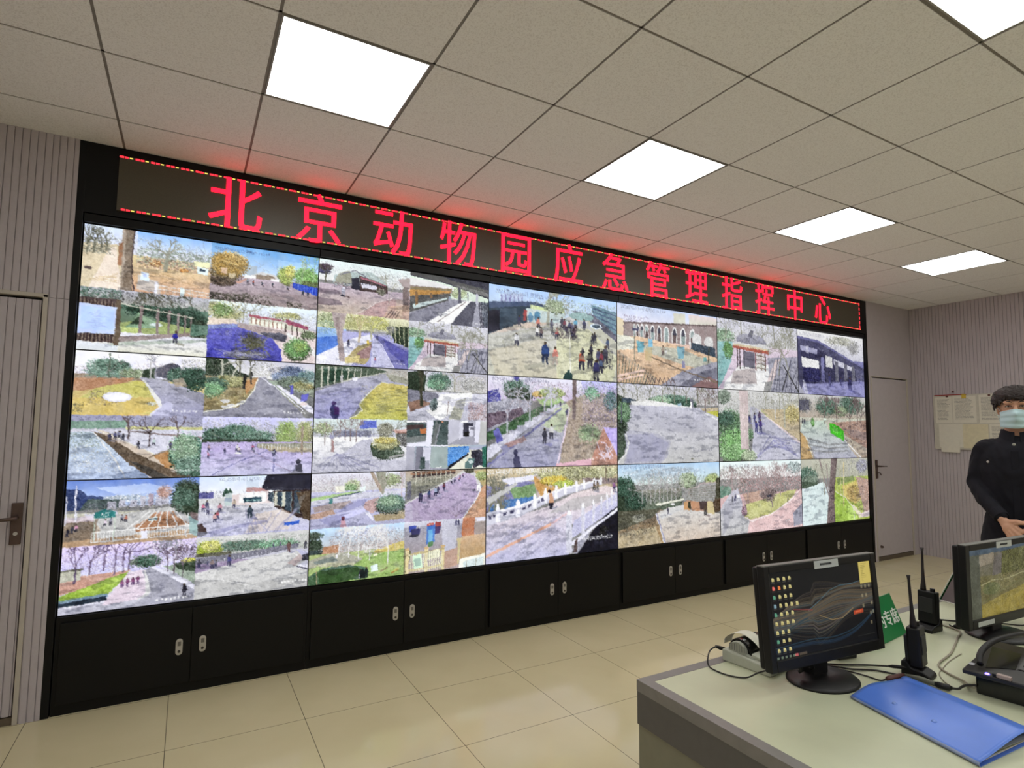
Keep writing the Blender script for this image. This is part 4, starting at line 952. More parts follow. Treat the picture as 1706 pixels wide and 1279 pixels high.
# --- single pictures, upper row
def g1(p):
    p.g(0, 0, 100, 30, 'acf', 'bcd'); p.P('abd', 8, 10, 24, 6, 24, 24, 8, 24, j=8)
    for k in range(6): p.l('77a', .8, 9 + 3 * k, 10, 9 + 3 * k, 22)
    p.n('9a8', 50, 6, 100, 24, 300); p.P('689', 78, 8, 101, 14, 101, 46, 80, 26, j=6)
    for k in range(5): p.l('457', .8, 79, 12 + 4 * k, 100, 18 + 6 * k)
    p.P('667', 62, 18, 80, 20, 101, 44, 101, 66, 84, 44, 68, 28, j=8); p.l('ccc', .8, 66, 22, 101, 62)
    p.g(0, 36, 70, 100, 'cba', 'cbb', 5); p.P('bbb', 60, 26, 72, 26, 101, 66, 101, 100, 0, 100, 0, 56, 40, 40, c2='bba', j=5); p.P('cca', 50, 40, 76, 38, 101, 70, 96, 100, 50, 100, j=6); p.P('bba', 72, 24, 86, 36, 101, 52, 101, 66, 80, 42)
    p.P('345', 0, 26, 30, 18, 34, 20, 34, 36, 20, 42, 0, 56); p.P('457', 0, 20, 30, 14, 56, 18, 56, 22, 30, 19, 0, 27); p.P('223', 0, 30, 8, 28, 8, 50, 0, 54); p.P('456', 8, 26, 20, 24, 20, 42, 8, 48)
    p.P('bcc', 26, 22, 56, 22, 56, 34, 28, 38); p.e('58a', 35, 30, 2.4, 6); p.e('69b', 30, 32, 2, 6); p.P('a44', 25, 24, 27, 24, 27, 36, 25, 37); p.P('cd9', 30, 18, 56, 19, 56, 23, 30, 22)
    p.t(43, 42, 52, '998', .05, 2.2, 5); p.f('9a8', 48, 16, 8, 8, 160); p.e('8aa', 70, 24, 10, 5, j=10); p.e('cde', 82, 34, 5, 3); p.e('456', 82, 34, 3.6, 2)
    for k in range(5): p.l('998', .7, 4, 60 + 6 * k, 40, 44 + 8 * k, al=.4)
    p.l('aa9', .7, 14, 76, 10, 62, 22, 50, 44, 40); p.P('dca', 0, 74, 40, 54, 52, 100, 6, 100, al=.35)
    for x, y, c in ((22, 44, '335'), (36, 44, 'c76'), (35, 54, 'ddd'), (38, 55, '766'), (47, 50, 'ddc'), (50, 54, 'b55'), (46, 44, '667'), (54, 40, '445'), (56, 42, '734'), (58, 50, '335'), (60, 44, '446'), (62, 46, '557'), (63, 54, '446'), (65, 40, '59b'), (64, 50, '434'), (79, 56, '556'), (81, 54, '445'), (72, 40, '446'), (92, 60, '457')):
        p.h(x, y, 13, c, '445', '998'); p.l('998', 1.2, x, y, x - 7, y + 2, al=.5)
    p.n('434', 50, 36, 66, 52, 90, 1.3); p.n('445', 84, 60, 96, 84, 90, 1.3)
    p.h(20, 66, 14, 'eee', '445', '998'); p.P('237', 38, 64, 42, 60, 44, 68, 44, 76, 39, 74); p.h(41, 84, 26, '248', '235'); p.l('998', 3, 41, 84, 26, 90, al=.6); p.h(49, 84, 21, 'd87', 'cba'); p.l('998', 2.4, 49, 84, 40, 92, al=.6)
    for x, y, h, c in ((70, 88, 24, 'c42'), (77, 86, 24, '333'), (71, 72, 12, '334'), (78, 70, 14, '334'), (84, 82, 22, '446'), (87, 84, 22, '834'), (90, 78, 22, '445'), (82, 100, 26, '336'), (86, 90, 18, '457')): p.h(x, y, h, c, '334'); p.l('887', 2.4, x, y, x - 8, y + 5, al=.6)
    p.P('244', 56, 94, 60, 88, 63, 96, 63, 100, 55, 100); p.l('ddc', .9, 60, 40, 61, 92); p.s(DATE, 5, 9, 4.6, '557', .55)
def g2(p):
    p.g(0, 0, 100, 22, 'bce', 'dde'); p.P('ccb', 54, 4, 66, 2, 66, 20, 54, 20); p.g(70, 2, 100, 16, 'dcc', 'ccb'); p.n('98a', 4, 14, 30, 26, 120)
    p.P('988', 6, 24, 28, 20, 100, 12, 101, 56, 60, 46, 20, 40, 6, 40, j=5); p.l('655', 1.2, 6, 24, 40, 20, 100, 13); p.P('dca', 0, 18, 6, 20, 6, 42, 0, 44)
    for k in range(10):
        x = 16 + 2.6 * k + .42 * k * k; w = 1.2 + .22 * k
        if x < 96:
            p.e('ddd', x, 30 + .3 * k, w, 6 + .6 * k); p.P('ddd', x - w, 30 + .3 * k, x + w, 30 + .3 * k, x + w, 44 + 1.1 * k, x - w, 43 + 1.1 * k); p.e('445' if k % 3 else '9aa', x, 31 + .3 * k, w * .65, 5 + .5 * k, j=12); p.P('655' if k % 2 else '899', x - w * .65, 31 + .3 * k, x + w * .65, 31 + .3 * k, x + w * .65, 44 + 1.1 * k, x - w * .65, 43 + 1.1 * k, j=12)
    p.e('ccc', 78, 36, 5, 9, j=14); p.e('ccc', 91, 38, 5, 9, j=14); p.P('345', 72, 40, 98, 44, 98, 58, 72, 54, j=24)
    p.g(0, 44, 70, 100, 'dba', 'db9', 6); p.P('db9', 0, 42, 20, 40, 60, 46, 100, 58, 100, 100, 0, 100, c2='ca8', j=6); p.P('bba', 20, 50, 60, 50, 100, 66, 100, 80, 60, 70, 30, 60, j=6); p.P('ca8', 20, 78, 42, 72, 58, 80, 40, 96, 30, 92, j=5); p.P('99a', 40, 100, 62, 80, 101, 62, 101, 101, j=5); p.P('667', 58, 100, 82, 78, 101, 70, 101, 86, 76, 101, al=.8, j=5); p.P('866', 70, 101, 90, 84, 101, 90, 101, 101)
    p.P('ddc', 0, 40, 16, 42, 16, 56, 0, 60, j=9)
    for k in range(14): p.l('776', .8, 1 + 2.4 * k, 100, 3 + 3 * k - .04 * k * k, 62 + 2.2 * k); p.e('a98', 2 + 2.4 * k, 62 + 2.4 * k, 1.2, 2, al=.6)
    for k in range(7): p.l('655', .6, 26 + 4 * k, 100, 28 + 4 * k, 90, 31 + 4 * k, 98)
    p.l('ecb', 1.6, 0, 92, 26, 82); p.l('ecb', 1.4, 0, 97, 24, 88); p.l('765', 1, 30, 64, 60, 78, 100, 92)
    p.P('6ab', 18, 46, 25, 46, 24, 60, 19, 60); p.P('7bd', 29, 42, 33, 42, 33, 52, 29, 52); p.P('7ab', 57, 48, 65, 47, 64, 63, 58, 63); p.P('88a', 62, 66, 65, 66, 65, 76, 62, 76); p.P('ba7', 26, 54, 33, 52, 32, 70, 26, 70, al=.6); p.l('776', .8, 16, 38, 16, 72); p.l('443', 1, 91, 44, 90, 66); p.P('6aa', 85, 58, 88, 58, 88, 64, 85, 64); p.P('446', 14, 30, 20, 30, 20, 33, 14, 33)
    p.h(43, 62, 14, '987', '655'); p.h(46, 60, 8, 'ccc', 'aaa'); p.s(DATE, 4, 6, 4.2, '667', .5); p.s('28#售检票厅', 74, 92, 4, 'fff', .6)
def g3(p):
    pavilion(p); p.s(DATE, 3, 8, 4.4, '667', .4)
def g4(p):
    p.g(0, 0, 100, 50, 'ddd', 'bbc'); p.f('bbb', 84, 16, 10, 12, 120); p.n('aab', 40, 6, 100, 40, 260); p.f('ccb', 62, 10, 24, 8, 100)
    p.g(0, 40, 100, 100, '77a', '88b', 6); p.P('99a', 8, 100, 0, 70, 0, 100)
    p.P('446', 0, 12, 30, 14, 70, 36, 101, 52, 101, 60, 60, 44, 30, 28, 0, 26, j=6); p.P('669', 0, 10, 30, 13, 70, 34, 101, 50, 101, 52, 70, 37, 30, 17, 0, 14)
    p.P('335', 0, 26, 30, 28, 60, 44, 88, 56, 88, 74, 60, 78, 34, 82, 8, 84, j=8); p.P('99b', 4, 24, 28, 28, 28, 36, 4, 32, j=14); p.P('bbc', 12, 24, 16, 24, 16, 36, 12, 36, al=.7); p.P('ddd', 4, 42, 30, 46, 30, 60, 4, 60, j=26); p.P('225', 2, 58, 30, 58, 32, 78, 4, 82, j=14); p.P('ccc', 40, 36, 50, 38, 50, 56, 40, 54, j=30); p.P('bbc', 52, 40, 84, 52, 84, 58, 52, 50, j=20)
    for x in (33, 54, 68, 80): p.P('77a' if x < 50 else '667', x, 32 + x * .2, x + 5, 34 + x * .2, x + 5, 82 - x * .1, x, 82 - x * .1, j=5)
    p.P('446', 0, 26, 4, 26, 8, 84, 4, 92, 0, 80); p.P('557', 86, 54, 101, 58, 101, 74, 88, 72, j=10); p.P('88b', 8, 92, 30, 80, 90, 74, 101, 80, 101, 101, 10, 101, al=.5, j=5)
    for x, y, h in ((45, 84, 18), (62, 84, 14), (77, 90, 22), (74, 88, 14), (92, 76, 10)): p.h(x, y, h, '336', '447', '66a')
    p.P('ccd', 6, 78, 10, 82, 14, 101, 8, 101, al=.7); p.s(DATE, 2, 8, 4.4, '668', .4)
# --- single pictures, middle row
def h1(p):
    p.g(0, 0, 100, 26, 'dde', 'cbd'); p.P('55a', 18, 0, 22, 0, 22, 5, 18, 5); p.n('bab', 26, 4, 60, 20, 200); p.P('449', 0, 18, 8, 14, 10, 36, 0, 44, j=10); p.f('576', 20, 12, 10, 8, 200); p.f('232', 22, 20, 10, 8, 260, 1.4, 14); p.f('b95', 36, 18, 5, 3, 80); p.f('9a6', 46, 16, 10, 6, 160)
    p.P('99a', 0, 30, 20, 24, 32, 28, 26, 42, 0, 66, j=18); p.n('ccd', 2, 24, 28, 44, 260); p.P('656', 0, 42, 24, 34, 26, 42, 0, 58, j=20); p.P('464', 0, 62, 40, 30, 52, 26, 50, 32, 20, 58, 0, 72, j=9); p.P('9b7', 34, 24, 54, 22, 56, 27, 40, 32, j=8)
    p.g(70, 0, 100, 26, 'bbf', 'bab'); p.P('a98', 58, 26, 78, 12, 101, 18, 101, 100, 50, 100, c2='a98', j=8); p.n('bab', 70, 14, 100, 60, 520, 1.2); p.n('898', 62, 0, 100, 26, 320); p.f('577', 94, 22, 6, 12, 160); p.f('7a8', 78, 14, 6, 8, 90)
    p.P('bbb', 8, 84, 52, 30, 58, 28, 60, 32, 52, 100, 2, 100, c2='99b', j=5); p.P('bc9', 50, 34, 58, 28, 62, 34, 54, 62, 40, 54, al=.7, j=6); p.P('ccd', 0, 78, 50, 30, 54, 28, 10, 80, 0, 92, j=7); p.l('77a', 1.4, 0, 98, 30, 62, 54, 34); p.l('dcd', 1.2, 60, 32, 56, 66, 50, 101); p.P('a88', 12, 74, 26, 66, 28, 70, 12, 80, j=6)
    for k in range(8): p.e('bbc', 12 + 5.5 * k, 66 - 5 * k, 2.4, 2.4, j=14)
    for k in range(5): p.l('88a', .7, 8 + 6 * k, 98 - 6 * k, 50, 86 - 8 * k, al=.5)
    p.n('988', 58, 40, 100, 98, 300, 1.1, 14, .5); p.f('9b8', 76, 62, 10, 12, 160, 1.2, 14, .5)
    for x, y, h in ((14, 72, 76), (30, 56, 62), (41, 44, 40), (46, 38, 34)): p.t(x, y, h, 'bbc', .0, 1.3, 4, .7)
    p.P('766', 62.5, 0, 66, 0, 65, 46, 62.5, 46, j=8); p.n('a9c', 72, 4, 100, 50, 200, 1)
    p.P('66b', 4, 60, 8, 57, 11, 70, 7, 74); p.P('88a', 9, 78, 13, 75, 16, 80, 12, 84)
    p.h(41, 74, 17, '334', '334', '77a'); p.h(46, 69, 17, 'ccc', '445', '88a'); p.h(58, 42, 9, '446', '446'); p.h(53, 32, 6, '446', '446')
    p.P('dab', 50, 97, 78, 92, 78, 100, 50, 100); p.P('b87', 78, 92, 88, 56, 101, 80, 101, 101, 78, 101, j=8); p.P('bae', 88, 55, 101, 56, 101, 92, j=4)
    for k in range(14): p.l('dcd', .6, 84 + 12 * RN.rand(), 74 + 22 * RN.rand(), 82 + 16 * RN.rand(), 72 + 26 * RN.rand())
    p.P('446', 19, 101, 18, 90, 20, 86, 22, 88, 25, 101); p.e('446', 20, 84, 1.6, 4); p.s(DATE, 3, 5.5, 4.2, '557', .55); p.s('34#', 76, 94, 4, 'fff', .5)
def h2(p):
    p.g(0, 0, 100, 24, 'bbc', 'ccc'); p.n('998', 0, 2, 100, 22, 600); p.P('343', 0, 14, 10, 20, 12, 28, 0, 26, j=12); p.f('576', 52, 20, 22, 8, 500, 1.5); p.f('354', 62, 22, 14, 5, 200); p.f('9b9', 40, 20, 10, 6, 160); p.n('877', 76, 2, 100, 24, 300)
    for k in range(8): p.t(6 + 12 * k, 22, 30, '776', 0, .9, 4)
    p.P('345', 4, 18, 17, 20, 17, 24, 4, 24); p.P('ddd', 12, 22, 30, 20, 66, 26, 101, 30, 101, 40, 60, 30, 14, 30, j=4)
    p.g(0, 27, 100, 100, 'bbc', 'bbb', 4); p.P('ba8', 80, 28, 101, 26, 101, 34, 84, 32, j=8); p.P('bb4', 86, 32, 101, 31, 101, 40, j=6); p.l('ddd', 1, 83, 33, 101, 44)
    for k in range(8): p.P('99a', 10 + 2 * k, 34 + 3 * k, 60 + 5 * k, 36 + 3 * k, 90, 40 + 3 * k, 50, 40 + 3 * k, al=.28)
    p.P('aab', 0, 60, 12, 58, 36, 62, 50, 72, 46, 92, 40, 100, 6, 100, 8, 76, al=.9, j=4); p.P('99b', 8, 64, 30, 62, 48, 74, 42, 96, 8, 98, al=.5)
    p.P('454', 0, 26, 6, 28, 12, 36, 8, 50, 6, 62, 8, 76, 6, 88, 0, 96, j=12); p.f('686', 5, 36, 7, 12, 260); p.f('343', 4, 54, 5, 8, 120); p.l('ddd', 1.2, 7, 62, 10, 74, 8, 86, 0, 98); p.l('556', .9, 4, 26, 4, 50)
    p.P('778', 70, 16, 73, 16, 73, 28, 70, 28); p.P('eee', 70, 20, 71.5, 20, 71.5, 28, 70, 28); p.t(86, 34, 40, '766', 0, 1, 5); p.e('9bc', 59, 24, 2, 2); p.e('776', 71, 95, 1.4, 1.4); p.s('35#狮虎山西侧', 72, 86, 4, '889', .7); p.s(DATE, 2, 6, 4.2, 'eee', .5)
def h3(p):
    p.g(0, 0, 100, 34, 'ccc', 'bbb'); p.n('998', 0, 2, 100, 30, 600); p.f('787', 6, 10, 8, 10, 160); p.g(50, 26, 100, 60, 'bb8', 'bb7', 8); p.n('998', 56, 10, 100, 30, 260)
    p.P('aab', 36, 22, 44, 24, 101, 76, 101, 101, 36, 101, 40, 60, c2='bbc', j=5); p.P('ba8', 50, 26, 100, 24, 100, 72, 70, 48, j=8); p.f('cb7', 90, 30, 12, 14, 220); p.P('dcc', 46, 28, 48, 28, 101, 74, 101, 78)
    for k in range(7): p.l('77a', 1.3, 44 + 4 * k, 96 - 5 * k, 60 + 6 * k, 66 + 5 * k, 84 + 2 * k, 72 + 4 * k, al=.5)
    p.l('88a', 1.2, 50, 60, 80, 70, 101, 76, al=.7); p.f('575', 14, 50, 15, 22, 520, 1.6); p.f('465', 8, 40, 10, 10, 200); p.f('7a6', 16, 78, 17, 22, 620, 1.6); p.f('9c8', 14, 86, 14, 12, 220); p.f('ab9', 34, 92, 9, 8, 200); p.f('686', 36, 62, 4, 8, 90)
    p.P('cbb', 24, 0, 35, 0, 34, 84, 25, 84, j=9); p.P('baa', 30, 0, 35, 0, 34, 84, 31, 84, al=.5, j=6)
    p.t(68, 40, 50, 'ccc', 0, 1.6, 4); p.t(80, 52, 70, 'aa9', 0, 2, 4); p.t(56, 26, 40, '998', 0, 1, 4); p.t(74, 28, 40, '998', 0, 1, 4)
    for x, y, h, c in ((42, 46, 14, '447'), (48, 46, 17, '546'), (44, 60, 17, '448'), (49, 60, 20, '437'), (36, 46, 12, '336')): p.h(x, y, h, c, '447', '88b')
    p.e('667', 78, 92, 1.6, 1.2)
def h4(p):
    p.g(0, 0, 100, 40, 'bbb', 'a98'); p.n('787', 20, 2, 100, 40, 600); p.f('576', 40, 18, 16, 14, 320); p.f('576', 76, 14, 20, 14, 420); p.f('897', 60, 24, 10, 8, 160); p.f('888', 8, 16, 10, 12, 200); p.P('556', 0, 10, 14, 8, 14, 24, 0, 26, j=14)
    p.g(0, 36, 100, 100, 'bba', 'a98', 6); p.P('a87', 40, 44, 101, 38, 101, 86, 70, 66, j=9); p.n('988', 60, 44, 100, 80, 200, 1.2); p.P('877', 64, 52, 100, 58, 100, 72, 76, 66, al=.6)
    p.P('bcb', 4, 42, 36, 40, 40, 54, 62, 68, 84, 100, 20, 100, 12, 74, 0, 58, c2='aab', j=5); p.P('b96', 0, 58, 8, 66, 18, 100, 0, 100, j=7); p.l('ddd', 1, 62, 68, 90, 100); p.l('ddc', .8, 8, 66, 18, 100)
    for k in range(3): p.l('777', 1.4, 10, 68 + 9 * k, 40, 78 + 6 * k, 70, 76 + 6 * k, al=.6)
    for x, y, h in ((36, 46, 46), (54, 44, 40), (74, 60, 66), (86, 46, 44), (92, 50, 40)): p.t(x, y, h, '655', 0, 1.3, 5)
    p.P('4c2', 43, 44, 48, 45, 56, 49, 64, 56, 64, 73, 54, 66, 44, 60); p.P('8e6', 47, 48, 55, 52, 54, 61, 47, 57, al=.8); p.l('3a2', 1, 43, 44, 44, 60); p.l('3a2', 1.2, 62, 55, 63, 72)
    for k in range(6): p.l('3a2', .5, 46 + 3 * k, 46 + 1.8 * k, 46 + 3 * k, 62 + 2 * k)
    p.P('6b3', 16, 38, 20, 38, 21, 48, 17, 48); p.f('695', 18, 42, 2.4, 6, 60); p.h(4, 46, 9, '334', '334'); p.h(7, 46, 8, '335', '335'); p.P('ded', 34, 36, 38, 36, 38, 40, 34, 40)
# --- single pictures, lower row
def i1(p):
    p.g(0, 0, 100, 26, 'cb9', 'ba8'); p.n('998', 0, 4, 40, 30, 400); p.f('bb8', 60, 8, 30, 8, 420); p.f('cc9', 88, 8, 14, 8, 200); p.n('997', 50, 0, 100, 22, 320); p.P('877', 70, 14, 100, 16, 100, 22, 72, 22, j=12); p.t(90, 18, 30, '654', 0, 1, 3)
    p.P('77a', 0, 18, 10, 20, 20, 14, 34, 16, 36, 44, 0, 58, j=10); p.P('796', 16, 22, 34, 18, 36, 36, 20, 38, j=10); p.P('47b', 2, 40, 14, 34, 36, 32, 38, 40, 4, 56, j=8); p.n('887', 0, 10, 16, 42, 360)
    for k in range(12): p.l('776', .9, 14 * RN.rand(), 48, 16 * RN.rand(), 8, al=.8)
    p.P('dde', 10, 12, 36, 8, 36, 13, 16, 18); p.P('bbb', 0, 32, 20, 16, 22, 18, 2, 38)
    p.P('c95', 33, 10, 50, 20, 60, 28, 46, 38, 38, 32, 34, 20, j=8); p.P('ba9', 33, 9, 35, 9, 48, 22, 46, 24); p.P('baa', 34, 22, 38, 32, 44, 36, 42, 37, 36, 34); p.f('db4', 48, 15, 10, 5, 220); p.f('ab5', 56, 20, 8, 4, 160)
    p.g(0, 58, 60, 100, 'dcd', 'ccd', 5); p.P('dcc', 0, 60, 40, 46, 66, 30, 90, 24, 101, 28, 101, 40, 62, 66, 60, 102, 0, 102, c2='bbd', j=6); p.P('aaa', 44, 52, 64, 36, 90, 34, 96, 38, 70, 50, al=.6, j=5)
    for k in range(40): x = 4 + 44 * RN.rand(); y = 64 + 36 * RN.rand(); p.l('99b', .9, x, y, x + 8, y - 8, al=.4)
    p.l('ea8', 1.6, 0, 92, 20, 80, 46, 64, al=.85); p.l('daa', 1.2, 46, 64, 62, 50, al=.6)
    def rail(pts, h0, h1, n):
        for (xa, ya), (xb, yb) in zip(pts, pts[1:]):
            p.P('dde', xa, ya, xb, yb, xb, yb - h1, xa, ya - h0)
    P1 = [(0, 60), (8, 57), (22, 53), (34, 46), (42, 40), (50, 36), (57, 32), (66, 29), (72, 27), (80, 24), (86, 22)]
    for k, ((xa, ya), (xb, yb)) in enumerate(zip(P1, P1[1:])):
        h = 12 - .8 * k
        p.P('ccd', xa, ya, xb, yb, xb, yb - h, xa, ya - h); p.l('eef', 1.2, xa, ya - h, xb, yb - h); p.l('bbc', .8, xa, ya, xb, yb)
        if k < 4: p.P('446', xa + (xb - xa) * .25, ya - h * .45 + (yb - ya) * .25, xa + (xb - xa) * .45, ya - h * .45 + (yb - ya) * .45, xa + (xb - xa) * .45, ya - h * .75 + (yb - ya) * .45, xa + (xb - xa) * .25, ya - h * .75 + (yb - ya) * .25); p.P('446', xa + (xb - xa) * .58, ya - h * .45 + (yb - ya) * .58, xa + (xb - xa) * .8, ya - h * .45 + (yb - ya) * .8, xa + (xb - xa) * .8, ya - h * .75 + (yb - ya) * .8, xa + (xb - xa) * .58, ya - h * .75 + (yb - ya) * .58)
    for k, (x, y) in enumerate(P1[1:]):
        h = 20 - 1.3 * k; w = 1.4 - .08 * k
        p.P('eef', x - w, y, x + w, y, x + w, y - h * .8, x + w * .5, y - h, x - w * .5, y - h, x - w, y - h * .8)
    p.P('112', 66, 101, 84, 66, 92, 56, 101, 48, 101, 101, j=4); p.P('99a', 62, 96, 70, 78, 84, 62, 76, 80, 66, 101, j=9); p.P('dde', 60, 88, 64, 84, 84, 66, 101, 50, 101, 54, 84, 69, 64, 90); p.P('bbd', 60, 84, 64, 62, 80, 50, 101, 32, 101, 48, 84, 64, j=12)
    for x, y, h, w in ((60, 98, 48, 2.3), (71, 78, 34, 1.4), (79.5, 66, 24, 1), (86, 58, 20, .9), (91, 52, 18, .8), (95, 48, 17, .8), (98.5, 44, 16, .7)): p.P('ccd', x - w, y, x + w, y, x + w, y - h * .85, x + w * .4, y - h, x - w * .4, y - h, x - w, y - h * .85, j=8); p.e('eef', x, y - h * .93, w * .8, 3)
    p.P('544', 63, 98, 65, 84, 67, 82, 66, 98, j=10)
    p.P('c97', 44.5, 30, 47, 29, 48, 36, 48, 40, 44.5, 40); p.P('223', 44.5, 40, 48, 40, 47.5, 47, 45, 47); p.e('322', 45, 27, 1.2, 2.4); p.l('99a', 1.2, 47, 47, 51, 45)
    p.h(80, 30, 12, '765', '444', '889'); p.h(83, 30, 12, '876', '444'); p.h(97, 32, 13, '969', '446', '88a'); p.h(92, 20, 5, '334', '334'); p.s(DATE, 0, 6, 5, 'fff', .9); p.s('33#科普馆桥#云台', 70, 86, 4.2, 'fff', 1); p.f('222', 88, 76, 4, 6, 30)
def i2(p):
    p.g(0, 0, 100, 26, 'ace', 'cdd'); p.f('cde', 40, 12, 40, 8, 120, 2, 6, .4); p.n('898', 20, 16, 100, 40, 700); p.f('9a8', 66, 22, 9, 10, 260); p.f('ab7', 92, 24, 8, 9, 160)
    p.g(0, 32, 60, 60, '776', '565', 10); p.P('343', 0, 18, 14, 22, 20, 40, 20, 62, 0, 62, j=12); p.f('354', 6, 26, 8, 12, 260); p.f('354', 16, 44, 10, 10, 260); p.n('bbb', 18, 18, 62, 48, 500, 1); p.n('454', 20, 36, 60, 50, 300)
    for k in range(9): p.t(22 + 4 * k, 50, 40, 'aaa', 0, .7, 3)
    p.g(0, 58, 60, 100, '876', 'b96', 8); p.P('554', 0, 56, 40, 56, 32, 66, 0, 80, j=12); p.P('ba8', 0, 82, 34, 78, 40, 100, 0, 102, j=8); p.n('665', 0, 58, 34, 86, 260); p.f('998', 18, 66, 6, 5, 60)
    p.P('ccc', 36, 62, 46, 56, 62, 54, 101, 70, 101, 101, 42, 101, c2='cba', j=5); p.P('ccc', 44, 60, 62, 55, 64, 58, 40, 70, 38, 64); p.l('ddd', 1, 34, 62, 38, 78, 42, 100); p.l('99b', 1, 35, 62, 39, 80, 43, 100)
    p.P('ddc', 34, 50, 62, 46, 62, 48, 36, 53); p.P('a87', 64, 48, 92, 48, 94, 70, 84, 66, 76, 62, 62, 60, j=6); p.P('543', 88, 42, 101, 40, 101, 66, 92, 68, j=8); p.P('c96', 62, 50, 68, 50, 68, 62, 62, 60); p.P('b86', 68, 50, 78, 51, 78, 64, 70, 62); p.P('433', 78, 51, 86, 51, 86, 63, 78, 62); p.P('cb8', 86, 52, 92, 52, 94, 70, 86, 68); p.P('332', 66, 51, 69, 51, 69, 60, 66, 59)
    p.P('999', 62, 44, 66, 34, 76, 32, 80, 28, 96, 27, 98, 28, 94, 52, 74, 51, 62, 48, j=10)
    for k in range(7): p.l('776', .7, 64 + .6 * k, 48 - 2.2 * k, 95, 51 - 3.2 * k, al=.6)
    p.l('baa', .8, 66, 34, 76, 32, 80, 28, 97, 27); p.P('443', 96, 22, 101, 20, 101, 48, 95, 50, j=12); p.h(46, 64, 9, '445', '445', '99a'); p.h(84, 70, 14, '543', '333', '877'); p.e('ddd', 51, 52, 2, 1.4); p.s('36#鹿苑小屋', 76, 78, 4, '988', .5); p.s(DATE, 2, 5, 4.2, '557', .5)
def i3(p):
    p.g(0, 0, 100, 24, 'dee', 'ddd'); p.n('baa', 0, 8, 100, 40, 800, 1.2); p.n('c99', 20, 24, 100, 48, 500, 1.2); p.n('998', 0, 6, 30, 40, 260); p.f('abb', 90, 10, 10, 8, 160)
    p.g(0, 46, 100, 100, 'caa', 'dbb', 6); p.P('687', 0, 32, 10, 34, 16, 42, 0, 50, j=12); p.P('bbc', 14, 40, 20, 38, 24, 52, 26, 66, 34, 80, 30, 101, 0, 101, 0, 64, 10, 46, c2='bbb', j=5); p.P('99a', 4, 62, 18, 44, 20, 48, 8, 90, 2, 100, al=.5)
    p.P('bb7', 26, 62, 50, 52, 80, 46, 94, 44, 84, 60, 60, 76, 40, 84, 28, 80, j=8); p.P('cc8', 34, 66, 60, 58, 60, 70, 40, 78, al=.6, j=6); p.P('b98', 26, 46, 56, 40, 62, 52, 30, 60, j=9); p.P('dbb', 34, 82, 60, 76, 84, 60, 101, 46, 101, 96, 70, 101, 30, 101, j=6); p.l('edd', 1, 28, 78, 36, 84, 60, 77, 84, 60, 98, 45)
    p.P('99a', 88, 78, 101, 64, 101, 96, 88, 98, j=6)
    for x, y, h in ((32, 58, 50), (61, 68, 60), (72, 52, 46), (14, 40, 30), (46, 50, 40)): p.t(x, y, h, '988', 0, 1, 5, .7)
    p.f('766', 57, 48, 10, 10, 220, 1.2); p.P('334', 54, 50, 60, 48, 61, 52, 55, 53, j=10); p.f('978', 27, 68, 3, 8, 70); p.h(14, 56, 8, '445', '445'); p.h(17, 54, 9, '446', '446'); p.P('eee', 19, 46, 22, 46, 22, 50, 19, 50); p.h(81, 62, 8, '656', '656'); p.s('37#', 76, 90, 4, 'fff', .6); p.s(DATE, 4, 9, 4.4, '778', .5)
def i4(p):
    p.g(0, 0, 100, 30, 'bba', 'aa9'); p.n('998', 20, 2, 100, 34, 500); p.f('576', 8, 26, 14, 14, 360); p.f('787', 12, 32, 12, 8, 200); p.P('454', 0, 34, 22, 36, 24, 42, 0, 46, j=10); p.f('aab', 90, 12, 10, 12, 160)
    p.g(0, 44, 50, 100, 'dde', 'cdd', 5); p.P('bba', 0, 48, 10, 50, 8, 62, 0, 66, al=.6); p.P('cdd', 0, 46, 30, 36, 42, 50, 46, 101, 2, 101, j=4)
    p.P('ab5', 46, 30, 101, 30, 101, 101, 46, 101, j=10); p.P('785', 50, 32, 76, 28, 78, 36, 52, 42, j=9, al=.8); p.P('cb6', 58, 44, 84, 36, 92, 66, 78, 74, 62, 62, j=9); p.f('ca6', 76, 56, 12, 14, 220, 1.3, 16, .6); p.P('b98', 80, 30, 101, 36, 101, 92, 92, 88, 86, 60, j=10); p.n('988', 80, 30, 100, 88, 220, 1.2)
    p.P('9b4', 48, 52, 62, 62, 74, 78, 72, 100, 46, 101, j=8); p.P('bd6', 66, 74, 72, 76, 82, 98, 66, 100, j=6); p.P('edd', 70, 74, 76, 76, 92, 96, 84, 97, al=.7); p.P('dcc', 84, 90, 101, 86, 101, 96, 88, 97, j=6)
    p.P('766', 43, 0, 52, 0, 46, 60, 46, 101, 34, 101, 38, 58, j=9); p.l('877', 1.6, 26, 0, 34, 40, 40, 66); p.l('877', 1.2, 36, 8, 38, 50); p.l('544', 1, 51, 0, 45.5, 60, 46, 100); p.l('998', 1.2, 30, 14, 32, 56); p.l('bb7', .9, 56, 16, 56, 60); p.l('cb8', 1.2, 62, 6, 60, 76); p.t(70, 30, 34, '999', 0, .9, 4)
    p.l('ddd', 1, 48, 52, 62, 62, 74, 78, 76, 100, al=.6)

